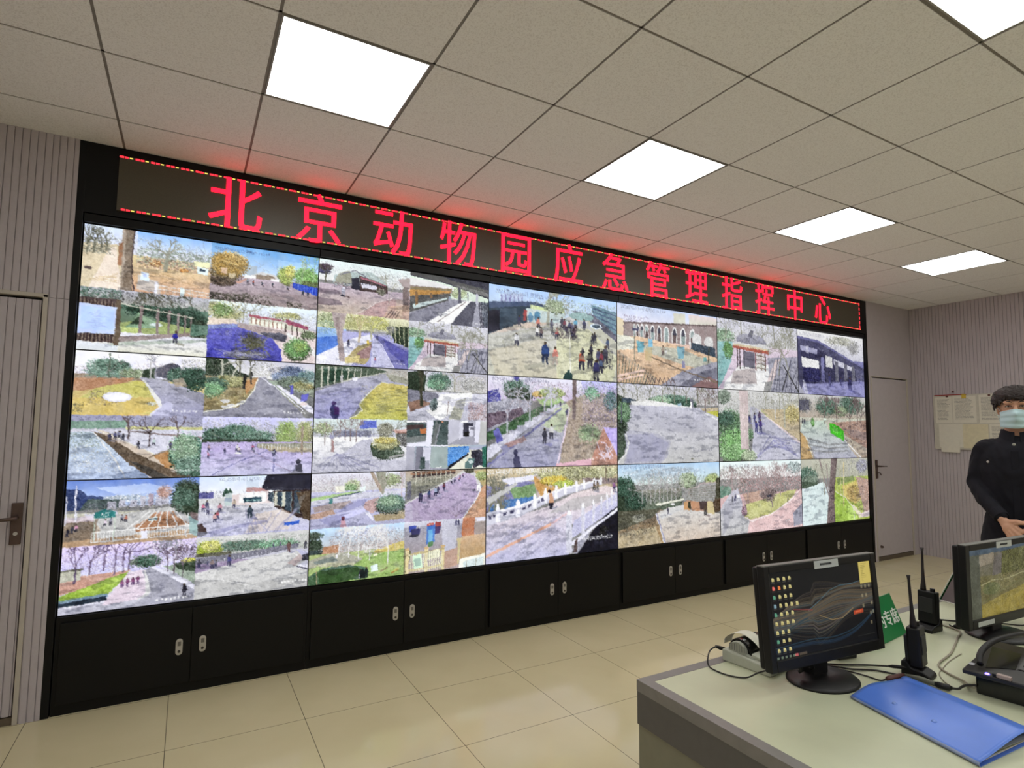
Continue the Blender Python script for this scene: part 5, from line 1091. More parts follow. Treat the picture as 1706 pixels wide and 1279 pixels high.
def picture_grain(a):
    """ragged edges, mottling and the flat colours of a small video camera"""
    h, w = a.shape[:2]
    N = smooth_noise
    Y, X = np.mgrid[0:h, 0:w]
    dx = 1.1 * N(h, w, 7) + .7 * N(h, w, 2.5)
    dy = 1.0 * N(h, w, 7) + .6 * N(h, w, 2.5)
    b_ = a[np.clip((Y + dy).round().astype(int), 0, h - 1), np.clip((X + dx).round().astype(int), 0, w - 1)]
    l = b_.mean(2)
    # more mottling where the picture is already busy
    g = np.abs(np.diff(l, axis=1, prepend=l[:, :1])) + np.abs(np.diff(l, axis=0, prepend=l[:1]))
    for _ in range(3):
        g = (g + np.roll(g, 3, 0) + np.roll(g, -3, 0) + np.roll(g, 3, 1) + np.roll(g, -3, 1)) / 5
    busy = np.clip(g / 16, .16, 1.0)[..., None]
    l = l[..., None]
    tex = (12 * N(h, w, 2) + 12 * N(h, w, 4))[..., None] * busy + 5 * N(h, w, 10)[..., None] + 6 * N(h, w, 30)[..., None]
    b_ = l + (b_ - l) * (.82 + .06 * N(h, w, 14)[..., None])
    b_ = b_ + tex * (1.2 - l / 255 * .6)
    return 128 + (b_ - 128) * 1.08 + 6

def screen_mesh(name, nx, ny, draw, x0, x1, z0, z1, y, parent, power=1.0, camera_like=True):
    """the lit face of a display: a fine grid that carries the picture"""
    a = np.full((ny * 2, nx * 2, 3), 128, dtype=np.float32)
    draw(Pic(a))
    if camera_like:
        a = picture_grain(a)
    a = np.clip(a, 0, 255)
    a = a.reshape(ny, 2, nx, 2, 3).mean((1, 3)) / 255.0
    rgb_ = np.where(a <= 0.04045, a / 12.92, ((a + 0.055) / 1.055) ** 2.4)
    me = bpy.data.meshes.new(name)
    X, Z = np.meshgrid(np.linspace(x0, x1, nx), np.linspace(z1, z0, ny))
    co = np.stack([X, np.full_like(X, y), Z], -1).reshape(-1, 3).astype(np.float32)
    i = np.arange(nx * ny).reshape(ny, nx)
    q = np.stack([i[:-1, :-1], i[1:, :-1], i[1:, 1:], i[:-1, 1:]], -1).reshape(-1)
    nf = (nx - 1) * (ny - 1)
    me.vertices.add(nx * ny)
    me.vertices.foreach_set('co', co.ravel())
    me.loops.add(nf * 4)
    me.loops.foreach_set('vertex_index', q.astype(np.int32))
    me.polygons.add(nf)
    me.polygons.foreach_set('loop_start', np.arange(0, nf * 4, 4, dtype=np.int32))
    me.update(calc_edges=True)
    at = me.attributes.new('picture', 'FLOAT_COLOR', 'POINT')
    at.data.foreach_set('color', np.concatenate([rgb_.reshape(-1, 3), np.ones((nx * ny, 1))], 1).astype(np.float32).ravel())
    me.materials.append(screen_material(power))
    o = bpy.data.objects.new(name, me)
    COL.objects.link(o)
    if parent:
        o.parent = parent
    return o

_SM = {}
def screen_material(power):
    if power in _SM:
        return _SM[power]
    m = bpy.data.materials.new('lit_screen')
    m.use_nodes = True
    nt = m.node_tree
    b = nt.nodes['Principled BSDF']
    b.inputs['Base Color'].default_value = (0.01, 0.01, 0.012, 1)
    b.inputs['Roughness'].default_value = 0.4
    b.inputs['Specular IOR Level'].default_value = 0.2
    at = nt.nodes.new('ShaderNodeAttribute')
    at.attribute_name = 'picture'
    nt.links.new(at.outputs['Color'], b.inputs['Emission Color'])
    b.inputs['Emission Strength'].default_value = power
    m.cycles.emission_sampling = 'NONE'
    _SM[power] = m
    return m

# bare twigs against the sky and broken shade on the ground, by picture
EXTRA = {
    a1: ('887', 0, 2, 100, 48, 90, 28, 58, 100, 100), a2: ('998', 30, 20, 100, 48, 30, 0, 60, 100, 100), a3: ('554', 0, 0, 100, 26, 60, 20, 70, 100, 100),
    a4: ('998', 10, 4, 100, 34, 60, 0, 50, 70, 100), b1: ('998', 55, 8, 100, 44, 50, 0, 50, 100, 100), b2: ('9a9', 55, 10, 100, 36, 20, 0, 60, 50, 100),
    b3: ('aa8', 20, 0, 100, 34, 60, 20, 45, 100, 100), b4: ('887', 0, 0, 100, 40, 70, 0, 50, 100, 100), c1: ('a99', 0, 2, 100, 40, 50, 45, 45, 100, 100),
    c2: ('bba', 0, 0, 70, 34, 60, 0, 45, 100, 100), c3: ('778', 0, 2, 100, 24, 40, 0, 26, 60, 100), c4: ('998', 0, 0, 100, 36, 60, 0, 50, 100, 100),
    d1: ('998', 60, 4, 100, 28, 30, 0, 20, 100, 100), d2: ('998', 30, 0, 100, 50, 80, 0, 50, 100, 100), d3: ('887', 0, 0, 100, 40, 70, 0, 40, 60, 100),
    e1: ('778', 10, 30, 80, 54, 40, 0, 55, 100, 100), e2: ('99a', 0, 20, 60, 40, 20, 0, 50, 70, 100), e3: ('878', 0, 2, 100, 46, 110, 0, 48, 100, 100),
    e4: ('887', 10, 2, 100, 30, 70, 0, 40, 100, 100), f1: ('a99', 0, 2, 100, 40, 90, 0, 40, 60, 100), f2: ('776', 0, 4, 56, 40, 60, 0, 20, 90, 100),
    f3: ('cbb', 20, 10, 100, 50, 90, 0, 50, 100, 100), g1: ('998', 30, 6, 62, 30, 30, 0, 30, 100, 100), g2: ('99a', 0, 10, 30, 26, 10, 0, 46, 100, 100),
    g3: ('998', 0, 0, 100, 40, 70, 0, 50, 100, 100), g4: ('99a', 40, 0, 100, 40, 30, 0, 60, 100, 100), h1: ('a99', 4, 2, 100, 60, 120, 0, 30, 100, 100),
    h2: ('887', 0, 0, 100, 26, 80, 0, 28, 100, 100), h3: ('998', 20, 0, 100, 40, 70, 36, 30, 100, 100), h4: ('776', 0, 0, 100, 44, 70, 0, 40, 100, 100),
    i1: ('887', 0, 2, 100, 28, 50, 0, 44, 60, 100), i2: ('a99', 14, 18, 100, 48, 90, 0, 60, 100, 100), i3: ('a88', 0, 6, 100, 50, 130, 0, 50, 100, 100),
    i4: ('998', 20, 0, 100, 46, 60, 0, 44, 100, 100)}

def full(fn, p):
    fn(p)
    if fn in EXTRA:
        e = EXTRA[fn]
        p.tw(*e[:6])
        p.dap(*e[6:])
# ------------------------------------------------------------------ video wall
PX, PZ, Z0 = 1.2135, 0.682, 0.481             # pitch of the displays, lower edge of the lowest row
fr = thing('video_wall_frame', 'black steel surround framing the eighteen displays, from floor to ceiling', 'frame', (0, 0, 0))
B().bx(-.036, -.003, WF, 0.1, 0, CZ - .002).make('side_post', M_black, fr, bevel=.001)
B().bx(6 * PX + .003, E2 - .001, WF, 0.1, 0, CZ - .002).make('side_post', M_black, fr, bevel=.001)
B().bx(-.003, 6 * PX + .003, WF, 0.1, 2.579, CZ - .002).make('header', M_black, fr)
for i in range(6):
    B().bx(i * PX + .002, (i + 1) * PX - .002, WF + .004, 0.1, Z0 + 3 * PZ + .003, 2.574).make('filler_strip', M_black, fr, bevel=.001)

QUAD = {(0, 2): (a1, a2, a3, a4), (1, 2): (b1, b2, b3, b4), (0, 1): (c1, c2, c3, c4), (1, 1): (d1, d2, d3, d4), (0, 0): (e1, e2, e3, e4), (1, 0): (f1, f2, f3, f4)}
SINGLE = {(2, 2): g1, (3, 2): g2, (4, 2): g3, (5, 2): g4, (2, 1): h1, (3, 1): h2, (4, 1): h3, (5, 1): h4, (2, 0): i1, (3, 0): i2, (4, 0): i3, (5, 0): i4}
LABELS = {
    (0, 2): 'wall display with four pictures: tree-lined path, blue-fenced square, log fence, pond',
    (1, 2): 'wall display with four pictures: grey-roofed hall, covered walk, blue lakeside, pavilion',
    (0, 1): 'wall display with four pictures: oval lawn pond, forest road, curved lake bank, lilac plaza',
    (1, 1): 'wall display with four pictures: yellow lawn, statue, round bush, small indoor rooms',
    (0, 0): 'wall display with four pictures: green entrance sign, dark-roofed gate, park road, open square',
    (1, 0): 'wall display with four pictures: lilac road, strolling row, birch lawn, bamboo gate',
    (2, 2): 'wall display showing a crowd with long shadows on a sunny street',
    (3, 2): 'wall display showing a brown brick hall with a row of arches',
    (4, 2): 'wall display showing one large picture of a round-roofed pavilion by water',
    (5, 2): 'wall display showing a dim violet-blue timber corridor, top right corner',
    (2, 1): 'wall display showing two walkers on a canal path beside a bare slope',
    (3, 1): 'wall display showing a wide empty grey road before green trees',
    (4, 1): 'wall display showing a thick pale tree trunk left of a path',
    (5, 1): 'wall display showing a path with a bright green barrier',
    (2, 0): 'wall display showing a white stone bridge with carved railings',
    (3, 0): 'wall display showing a thatched hut in a clearing',
    (4, 0): 'wall display showing pinkish bare woods around a pale lawn',
    (5, 0): 'wall display showing a white road and dark trunk before vivid green grass'}
for (i, j), lab in LABELS.items():
    x0, x1 = i * PX, (i + 1) * PX
    z0, z1 = Z0 + j * PZ, Z0 + (j + 1) * PZ
    d = thing('wall_display', lab, 'display', ((x0 + x1) / 2, 0, z0), 0, 'displays of the video wall')
    w2, h2_ = PX / 2, PZ
    b = B()
    e = .0032
    b.bx(-w2 + .0004, -w2 + e, -.002, .03, .0004, h2_ - .0004).bx(w2 - e, w2 - .0004, -.002, .03, .0004, h2_ - .0004)
    b.bx(-w2 + e, w2 - e, -.002, .03, .0004, e).bx(-w2 + e, w2 - e, -.002, .03, h2_ - e, h2_ - .0004)
    b.make('bezel', M_bezel, d)
    B().bx(-w2 + .0004, w2 - .0004, .03, .085, .0004, h2_ - .0004).make('housing', M_bezel, d)
    if (i, j) in QUAD:
        fs = QUAD[(i, j)]
        def draw(p, fs=fs):
            for k, fn in enumerate(fs):
                full(fn, p.sub(50 * (k % 2), 50 * (k // 2), 50 * (k % 2) + 50, 50 * (k // 2) + 50))
        nx, ny = 320, 180
    else:
        draw = lambda p, fn=SINGLE[(i, j)]: full(fn, p)
        nx, ny = 216, 122
    screen_mesh('screen', nx, ny, draw, -w2 + e, w2 - e, e, h2_ - e, 0.0, d)

# cabinets under the displays
KICK = 0.0
doors_lab = ['under the leftmost displays', 'second from the left end', 'third from the left end', 'fourth from the left end, left of the desk monitor', 'fifth from the left end, partly behind the near monitor', 'rightmost, next to the smooth door']
HX = (0.5475, 0.660)
def cabinet():
    c = thing('base_cabinet', '', 'cabinet', (0, 0, 0), 0, 'black cabinets under the video wall')
    B().bx(.001, PX - .001, WF + .012, .1, 0, Z0 - .002).make('body', M_black, c)
    xm = .604
    for k, (xa, xb) in enumerate(((.022, xm - .0015), (xm + .0015, PX - .022))):
        dr = B().bx(xa, xb, WF - .004, WF + .012, .055, Z0 - .03).make('door', M_black, c, bevel=.0015)
        hxx = HX[k]
        hb = B()
        prof = []
        for q in range(25):
            t = math.pi * q / 24
            prof.append((hxx + .017 * math.cos(t), .277 + .017 * math.sin(t)))
        for q in range(25):
            t = math.pi + math.pi * q / 24
            prof.append((hxx + .017 * math.cos(t), .225 + .017 * math.sin(t)))
        hb.prism(prof, 'y', WF - .009, WF - .004)
        ho = hb.make('handle', M_steel, dr, bevel=.0015)
        B().box((hxx, WF - .0095, .268), (.016, .003, .022)).make('latch', mat('dark_latch', rgb(120, 118, 114), .4, .6), ho)
        B().lathe([(.0005, 0), (.007, 0), (.007, .003), (.0005, .003)], (hxx, WF - .009, .228), 14, rot=(math.pi / 2, 0, 0)).make('lock', mat('lock_dark', rgb(70, 68, 66), .4, .7), ho)
    return c
c0 = cabinet()
for i in range(6):
    c = c0 if i == 0 else copy_tree(c0)
    c.location.x = i * PX
    c['label'] = 'black two-door cabinet with steel handles, ' + doors_lab[i]

# red character sign above the displays
sg = thing('led_sign', 'long red character display with blinking border along the ceiling', 'sign', (0, WF, 0))
SX0, SX1, SZ0, SZ1 = 0.142, 7.160, 2.612, 2.917
M_led = mat('led_board', rgb(78, 72, 58), .4, var=.1, scale=200)
B().bx(SX0, SX1, -.014, 0.0, SZ0, SZ1).make('board', M_led, sg)
M_red = mat('red_light', (.3, 0, .01), .5, emit=(1.0, .004, .020), power=4.0)
M_red2 = mat('red_dash', (.3, 0, .01), .5, emit=(1.0, .03, .05), power=1.6)
M_yel = mat('yellow_dash', (.3, .3, .01), .5, emit=(1.0, .85, .16), power=1.0)
bb = B()
x = SX0
while x < SX1 - .03:
    for z in (SZ0 + .006, SZ1 - .006):
        bb.mi = 0
        s_ = 0 if z > 2.8 else .02
        bb.bx(x + s_, x + s_ + .020, -.0165, -.0142, z - .005, z + .005)
        bb.bx(x + s_ + .024, x + s_ + .041, -.0165, -.0142, z - .005, z + .005)
        bb.mi = 1
        bb.bx(x + s_ + .046, min(x + s_ + .061, SX1), -.0165, -.0142, z - .0028, z + .0028)
    x += .0725
z = SZ0 + .014
bb.mi = 0
while z < SZ1 - .03:
    bb.bx(SX1 - .012, SX1 - .001, -.0165, -.0142, z, z + .034)
    z += .052
bb.make('border_lights', [M_red2, M_yel], sg)
for k, ch in enumerate('北京动物园应急管理指挥中心'):
    mx = Matrix.Translation((.7215 + .4782 * k, -.0165, (SZ0 + SZ1) / 2)) @ Matrix.Rotation(math.pi / 2, 4, 'X')
    glyph_obj(ch, .345, .0015, 'character', M_red, sg, mx, thick=.0020, stretch=(.87, .985))

# ------------------------------------------------------------------ ceiling lights
M_diff = mat('light_diffuser', (.9, .9, .86), .6, emit=PANEL_COLOR, power=PANEL_POWER, var=0)
M_lframe = mat('light_frame', rgb(150, 148, 142), .5)
where = {(1, 2): 'nearest the left end of the sign', (4, 2): 'second in the row along the sign', (7, 2): 'third in the row along the sign', (10, 2): 'farthest in the row, by the far corner', (4, 5): 'cut off by the upper right edge of the picture'}
def light():
    t = thing('ceiling_light', '', 'ceiling light', (0, 0, 0), 0, 'square ceiling lights')
    b = B()
    h = .2925
    for a, c_ in (((-h, h), (-h, -h + .007)), ((-h, h), (h - .007, h)), ((-h, -h + .007), (-h + .007, h - .007)), ((h - .007, h), (-h + .007, h - .007))):
        b.bx(a[0], a[1], c_[0], c_[1], -.001, .011)
    b.make('frame', M_lframe, t)
    B().bx(-h + .007, h - .007, -h + .007, h - .007, .001, .009).make('diffuser', M_diff, t)
    return t
l0 = light()
for n, (i, j) in enumerate(LIGHT_TILES):
    t = l0 if n == 0 else copy_tree(l0)
    t.location = (gx(i) + .3, gy(j) - .3, CZ)
    t['label'] = 'square white ceiling light, ' + where.get((i, j), 'added out of view to light the room, row %s column %s' % ('near middle back'.split()[(j - 2) // 3], 'far-left left centre right far-right'.split()[(i + 2) // 3]))

# ------------------------------------------------------------------ notice board on the right wall
nb = thing('notice_board', 'pale notice board pinned with papers on the right wall', 'notice board', (XR - .0015, 0, 0))
B().bx(-.022, 0, -1.16, -.262, 1.262, 1.892).make('board', mat('board_pale', rgb(196, 192, 178), .7), nb, bevel=.002)
B().bx(-.026, -.02, -.60, -.28, 1.884, 1.894).make('red_edge', mat('red_edge', rgb(150, 50, 44), .6), nb)
M_ink = mat('faint_ink', rgb(150, 146, 138), .8)
def sheet(name, label, y0, y1, z0, z1, dx, lines, tilt=0.0, m=M_paper, cat='paper', seed=0):
    """a sheet on the board: y0 is its left edge as one looks at it"""
    r = random.Random(seed)
    t = thing(name, label, cat, (XR - .0235 - dx, (y0 + y1) / 2, (z0 + z1) / 2))
    t.rotation_euler = (tilt, 0, 0)
    hw, hh = abs(y1 - y0) / 2, (z1 - z0) / 2
    B().bx(-.0012, 0, -hw, hw, -hh, hh).make('sheet', m, t)
    if lines:
        b = B()
        z = hh - .035
        while z > -hh + .03:
            a = -hw + .02 + r.random() * .05
            e_ = hw - .02
            while a < e_:
                wd_ = .012 + r.random() * .03
                b.bx(-.0017, -.0013, a, min(a + wd_, e_), z, z + .005)
                a += wd_ + .004
            z -= .0135
        b.make('print', M_ink, t)
    return t
sheet('notice', 'printed notice, upper left on the notice board', -.285, -.455, 1.566, 1.868, .001, 1, seed=1)
sheet('notice', 'printed notice under a yellow clip, upper middle of the notice board', -.462, -.688, 1.568, 1.872, .001, 1, seed=2)
sheet('notice', 'printed notice beside the head of the person, upper row', -.715, -.935, 1.56, 1.878, .001, 1, seed=3)
sheet('notice', 'plain white sheet on the lower left of the notice board', -.312, -.558, 1.286, 1.556, .001, 0, seed=4)
sheet('notice', 'yellowish white sheet in the lower middle of the notice board', -.55, -.79, 1.28, 1.55, .0035, 0, seed=5, m=mat('paper_warm', rgb(214, 206, 176), .8))
sheet('notice', 'printed sheet behind the shoulder of the person, lower row', -.80, -1.02, 1.3, 1.552, .001, 1, seed=6)
sheet('note', 'small sheet hanging over the lower edge of the notice board', -.33, -.515, 1.228, 1.386, .0065, 0, .02, seed=7)
for yy_, zz_, lb in ((-.41, 1.872, 'dark push pin on the upper left notice'), (-.815, 1.87, 'dark push pin beside the head of the person'), (-.462, 1.925, 'small dark pin above the notice board')):
    o = B().lathe([(.001, 0), (.010, 0), (.010, .004), (.006, .008), (.006, .014), (.009, .018), (.001, .019)], (XR - (.025 if zz_ < 1.9 else 0.0), yy_, zz_), 14, rot=(0, -math.pi / 2, 0)).make('push_pin', mat('pin_dark', rgb(92, 44, 40), .4), None, smooth=True)
    tag(o, lb, 'pin', None)
yc = thing('paper_clip', 'yellow clip holding the upper middle notice', 'clip', (XR - .024, -.575, 1.866))
B().bx(-.008, -.0005, -.022, .022, -.022, .022).make('jaw', mat('yellow_plastic', rgb(206, 176, 60), .4), yc, bevel=.003)
B().tube([(-.006, -.012, .02), (-.012, -.008, .036), (-.012, .008, .036), (-.006, .012, .02)], .0016, 6).make('grip', mat('yellow_plastic', rgb(206, 176, 60), .4), yc)
# ------------------------------------------------------------------ control desk
DZT = 0.75
M_lam = mat('desk_laminate', rgb(198, 201, 172), .38, var=.05, scale=6)
M_edge = mat('desk_edging', rgb(128, 125, 122), .42)
M_apron = mat('desk_apron', rgb(92, 90, 88), .5, var=.05)
M_olive = mat('desk_panel', rgb(128, 126, 108), .55, var=.04)
dk = thing('control_desk', 'long grey-green control desk with dark fascia in front of the video wall', 'desk', (1.666, -2.446, 0))
LX, LY = 3.6, -.95
B().bx(.034, LX - .034, LY + .034, -.034, DZT - .028, DZT).make('desktop', M_lam, dk)
b = B()
b.bx(0, .034, LY, 0, DZT - .03, DZT + .0005).bx(LX - .034, LX, LY, 0, DZT - .03, DZT + .0005)
b.bx(.034, LX - .034, -.034, 0, DZT - .03, DZT + .0005).bx(.034, LX - .034, LY, LY + .034, DZT - .03, DZT + .0005)
b.make('edging', M_edge, dk)
b = B()
b.bx(.001, .024, LY + .001, -.001, .632, DZT - .03).bx(LX - .024, LX - .001, LY + .001, -.001, .632, DZT - .03).bx(.024, LX - .024, -.024, -.001, .632, DZT - .03)
b.make('fascia', M_apron, dk)
for xa in (.004, LX - .03):
    B().bx(xa, xa + .026, LY + .03, -.004, 0.03, .632).make('side_panel', M_olive, dk)
B().bx(.03, LX - .03, -.03, -.008, .03, .632).make('front_panel', M_olive, dk)
for xa in (.004, LX - .03):
    B().bx(xa, xa + .026, LY + .03, -.004, 0, .03).make('plinth', M_apron, dk)

# ---- pictures of the two desk monitors
def desktop_picture(p):
    p.g(0, 0, 100, 100, (14, 15, 16), (10, 10, 11))
    r = random.Random(3)
    for k in range(260):
        o = r.gauss(0, 1)
        col = r.choice([(92, 80, 60), (108, 94, 70), (74, 70, 60), (44, 68, 80), (100, 84, 64), (64, 56, 60)])
        pts = []
        for q in range(25):
            x = q * 100 / 24
            base = 62 - 4 * math.sin(x * .055) - 22 / (1 + math.exp(-(x - 55) / 9))
            sp = 5 + 9 * math.sin(x * .03 + .4) ** 2 + (6 if x > 40 else 0)
            y = base + o * sp * .75 + 3 * math.sin(x * .09 + o * 2)
            pts += [x, y]
        p.l(col, .3, *pts, al=.55)
    for k in range(16):
        o = r.random() * 22
        p.l(r.choice([(28, 52, 70), (36, 66, 84), (24, 40, 60)]), .35, *[v for q in range(21) for v in (q * 5, 86 + o * .8 - 8 * math.sin(q * .3 + .02 * o) * (q / 20) - max(0, q - 10) ** 1.35 * 1.2 - o * .5)], al=.6)
        p.l((30, 54, 66), .35, *[v for q in range(12) for v in (q * 3, 42 + o * 1.5 + 5 * math.sin(q * .35 + o * .04))], al=.5)
    p.l((84, 130, 150), .4, 34, 50, 46, 40, 56, 30, 66, 26, 78, 26, 88, 24, al=.7)
    p.l((150, 60, 60), .9, 20, 46, 30, 48, 38, 50, al=.55); p.l((170, 140, 90), .5, 44, 58, 56, 66, 66, 66, 78, 56, al=.7)
    for j_ in range(9):
        for i_ in range(4 if j_ != 3 else 5):
            x, y = 3.2 + 5.0 * i_, 6 + 10.2 * j_
            if (j_ >= 6 and i_ == 3):
                continue
            c = (206, 196, 134)
            if j_ == 1 and i_ == 0: c = (226, 110, 96)
            if j_ == 1 and i_ == 1: c = (220, 120, 60)
            if i_ == 0 and j_ in (2, 4, 7): c = (90, 150, 120)
            if i_ == 0 and j_ == 3: c = (120, 150, 160)
            p.P(c, x, y, x + 1.5, y, x + 2.3, y + 1.6, x + 2.3, y + 4.4, x, y + 4.4)
            p.P((170, 150, 90) if c[0] == 206 else c, x + .6, y + 2, x + 1.6, y + 2, x + 1.6, y + 4, x + .6, y + 4)
            p.l((150, 150, 140), .35, x - .5, y + 6, x + 2.6, y + 6, al=.45)
    for x, y in ((88, 30), (92, 30), (96, 30), (88, 41), (92, 41), (88, 54), (97, 52), (95, 64), (97.6, 63), (94.5, 76)):
        p.P((170, 156, 120), x, y, x + 1.8, y, x + 1.8, y + 4.2, x, y + 4.2, al=.55)
    p.P((196, 178, 96), 88, 0, 100, 0, 100, 28, 88, 28)
    for k in range(11):
        p.l((120, 106, 50), .4, 90, 3 + 2.2 * k, 91 + 6 * r.random(), 3 + 2.2 * k, al=.6)
    p.P((190, 72, 40), 78, 60, 88, 59, 88, 64, 78, 65, al=.85); p.P((230, 120, 80), 80, 61, 86, 60.6, 86, 62.6, 80, 63, al=.5)
    p.g(0, 96, 100, 100, (12, 13, 16)); p.P((180, 90, 90), 18, 96.4, 21, 96.4, 21, 99.4, 18, 99.4); p.P((120, 104, 84), 22, 96.4, 29, 96.4, 29, 99.4, 22, 99.4, al=.6)
    for k in range(5): p.P((150, 170, 140), 2 + 3.6 * k, 96.6, 4 + 3.6 * k, 96.6, 4 + 3.6 * k, 99.4, 2 + 3.6 * k, 99.4, al=.6)
    for k in range(14): p.l((110, 110, 100), .4, 80 + 1.3 * k, 92, 80.7 + 1.3 * k, 92, al=.5)

def map_picture(p):
    p.g(0, 0, 100, 100, (92, 90, 62), (98, 88, 46), 4)
    p.g(0, 0, 100, 8, (62, 78, 94), (60, 74, 86)); p.g(0, 8, 17, 100, (76, 78, 66), (70, 72, 58), 3)
    p.g(17, 8, 52, 40, (96, 90, 78), (92, 88, 66), 5); p.P((124, 114, 96), 17, 10, 40, 7, 40, 22, 17, 26, j=5)
    p.P((92, 86, 80), 40, 14, 54, 10, 52, 40, 36, 42, j=4); p.P((88, 88, 46), 54, 8, 100, 4, 100, 40, 50, 42, j=12); p.n((66, 64, 34), 54, 6, 100, 40, 300, 1.5, 14, .6); p.n((120, 110, 60), 17, 40, 100, 62, 320, 1.4, 14, .6)
    p.l((150, 146, 104), .9, 18, 53, 36, 48, 58, 50, 90, 44, al=.8); p.e((84, 92, 52), 34, 60, 14, 9, j=9, al=.8); p.n((136, 130, 84), 40, 44, 76, 66, 240, 1.2, 14, .6)
    p.l((96, 96, 56), 1.2, 18, 78, 40, 70, 70, 58, 100, 54, al=.8); p.P((126, 112, 46), 17, 82, 50, 72, 100, 60, 100, 100, 17, 100, j=7); p.P((140, 122, 44), 17, 88, 60, 78, 100, 70, 100, 92, 17, 100, al=.6, j=6)

def monitor(label, loc, yaw, w, h, zc, tilt, pic, bl, base_r, base_off, power):
    """a wide desk monitor; its face looks along local -y"""
    t = thing('monitor', label, 'monitor', loc, yaw, 'monitors on the control desk')
    Tm = Matrix.Translation((0, 0, zc)) @ Matrix.Rotation(-tilt, 4, 'X')
    def put(o):
        o.matrix_local = Tm
        return o
    hh, hw = h / 2, w / 2
    # front frame, with the opening of the screen
    b = B()
    tt, bb_ = .020, .030
    b.bx(-hw, -hw + bl, -.012, .012, -hh, hh).bx(hw - bl, hw, -.012, .012, -hh, hh)
    b.bx(-hw + bl, hw - bl, -.012, .012, hh - tt, hh).bx(-hw + bl, hw - bl, -.012, .012, -hh, -hh + bb_)
    fo = put(b.make('front_frame', M_plast, t, bevel=.0025))
    put(B().box((0, .022, 0), (w - .006, .02, h - .006)).make('rear_shell', M_plast, t, bevel=.006))
    put(B().box((0, .042, -.01), (w * .55, .03, h * .6)).make('rear_bulge', M_plast, t, bevel=.01))
    put(B().bx(-hw + .001, hw - .001, -.0118, .012, hh, hh + .0022).make('top_edge', mat('edge_highlight', rgb(112, 112, 106), .45), t))  # paler grey strip paints the highlight along the top bevel
    put(screen_mesh('screen', 300, 180, pic, -hw + bl, hw - bl, -hh + bb_, hh - tt, -.006, t, power, pic is map_picture))
    st = put(B().bx(-.035, .065, -.0136, -.012, hh - .022, hh - .001).make('asset_sticker', mat('sticker', rgb(196, 200, 196), .6), t))
    b = B()
    r = random.Random(2)
    x = -.012
    while x < .036:
        q = .002 + r.random() * .003
        b.bx(x, x + q, -.0142, -.0137, hh - .014, hh - .008)
        x += q + .0012
    b.make('print', mat('sticker_ink', rgb(60, 62, 62), .7), st)
    # neck and base
    bx_, by_ = base_off
    B().prism([(bx_ - .032, by_ + .005), (bx_ + .032, by_ + .005), (bx_ + .026, by_ + .045), (bx_ - .026, by_ + .045)], 'z', .010, zc - .02).make('neck', M_plast, t, bevel=.004)
    B().lathe([(.001, 0), (base_r, 0), (base_r, .005), (base_r * .93, .010), (base_r * .35, .016), (.001, .017)], (bx_, by_, 0), 48, sx=1.12, sy=.92).make('base', M_plast, t, smooth=True, bevel=.001)
    return t

m1 = monitor('monitor with a dark picture and small yellow icons, left end of the desk', (2.140, -2.700, DZT), -.083, .466, .273, .194, .084, desktop_picture, .021, .094, (-.012, .0), 1.0)
b = B()
for x in (-.09, -.045):
    b.tube([(x, .03, .065), (x, .012, .05), (x + .004, .008, .035), (x, .014, .03)], [.006, .008, .006, .005], 8)
b.make('cable_hook', M_plast, m1, smooth=True)
m2 = monitor('monitor showing a yellowish map, cut by the right edge of the picture', (3.053, -2.771, DZT + .0008), -.06, .46, .279, .180, .0, map_picture, .026, .10, (-.03, -.005), 1.0)
B().bx(-.175, -.075, -.0136, -.012, .0485, .0630).make('asset_sticker', mat('sticker', rgb(196, 200, 196), .6), m2)

# ---- two-way radios in their chargers
def charger(label, loc, rz, k, lit=True):
    t = thing('radio_charger', label, 'charger', loc, rz)
    t.scale = (k, k, k)
    B().prism([(.042, 0), (.042, .046), (.030, .052), (.012, .030), (-.020, .026), (-.044, .014), (-.046, 0)], 'x', -.036, .036).make('cradle', M_plast, t, bevel=.004)
    if lit:
        B().box((0, -.041, .0172), (.008, .006, .002), rot=(.45, 0, 0)).make('light', mat('charger_light', (.7, .9, .8), .4, emit=(.8, 1, .9), power=1.0), t)
    return t
def radio(label, loc, rz, lean, strip=False, group='two-way radios on the desk'):
    t = thing('walkie_talkie', label, 'radio', loc, rz, group)
    t.rotation_euler = (lean, 0, rz)
    b = B()
    b.prism([(-.027, -.017), (.027, -.017), (.029, -.010), (.029, .012), (.025, .018), (-.025, .018), (-.029, .012), (-.029, -.010)], 'z', 0, .108)
    b.make('body', M_plast, t, bevel=.003)
    B().box((0, -.0175, .062), (.044, .003, .050)).make('front_panel', mat('radio_panel', rgb(36, 36, 36), .55), t, bevel=.001)
    B().box((0, .021, .045), (.048, .010, .080)).make('battery', mat('radio_battery', rgb(20, 20, 20), .6), t, bevel=.003)
    B().tube([(-.016, 0, .106), (-.016, 0, .122), (-.016, 0, .150), (-.017, 0, .185), (-.018, 0, .243), (-.018, 0, .256)], [.0095, .0085, .0055, .0042, .0036, .0055], 12).make('antenna', mat('antenna_rubber', rgb(34, 26, 26), .6), t, smooth=True)
    B().lathe([(.001, 0), (.008, 0), (.0075, .012), (.001, .0125)], (.014, 0, .107), 16).make('knob', M_plast, t)
    if strip:
        B().box((.0295, .002, .078), (.002, .012, .026)).make('side_button', mat('orange_rubber', rgb(104, 48, 30), .5), t, bevel=.0008)
    return t
charger('black charger holding the nearer radio, behind the blue folder', (2.405, -2.812, DZT), math.radians(12), .84, False)
radio('black two-way radio in the nearer charger, in front of the green card', (2.4135, -2.8095, DZT + .0262), math.radians(12), math.radians(-2.5), True)
charger('black charger with a white light holding the farther radio', (2.860, -2.629, DZT), math.radians(-92), .84)
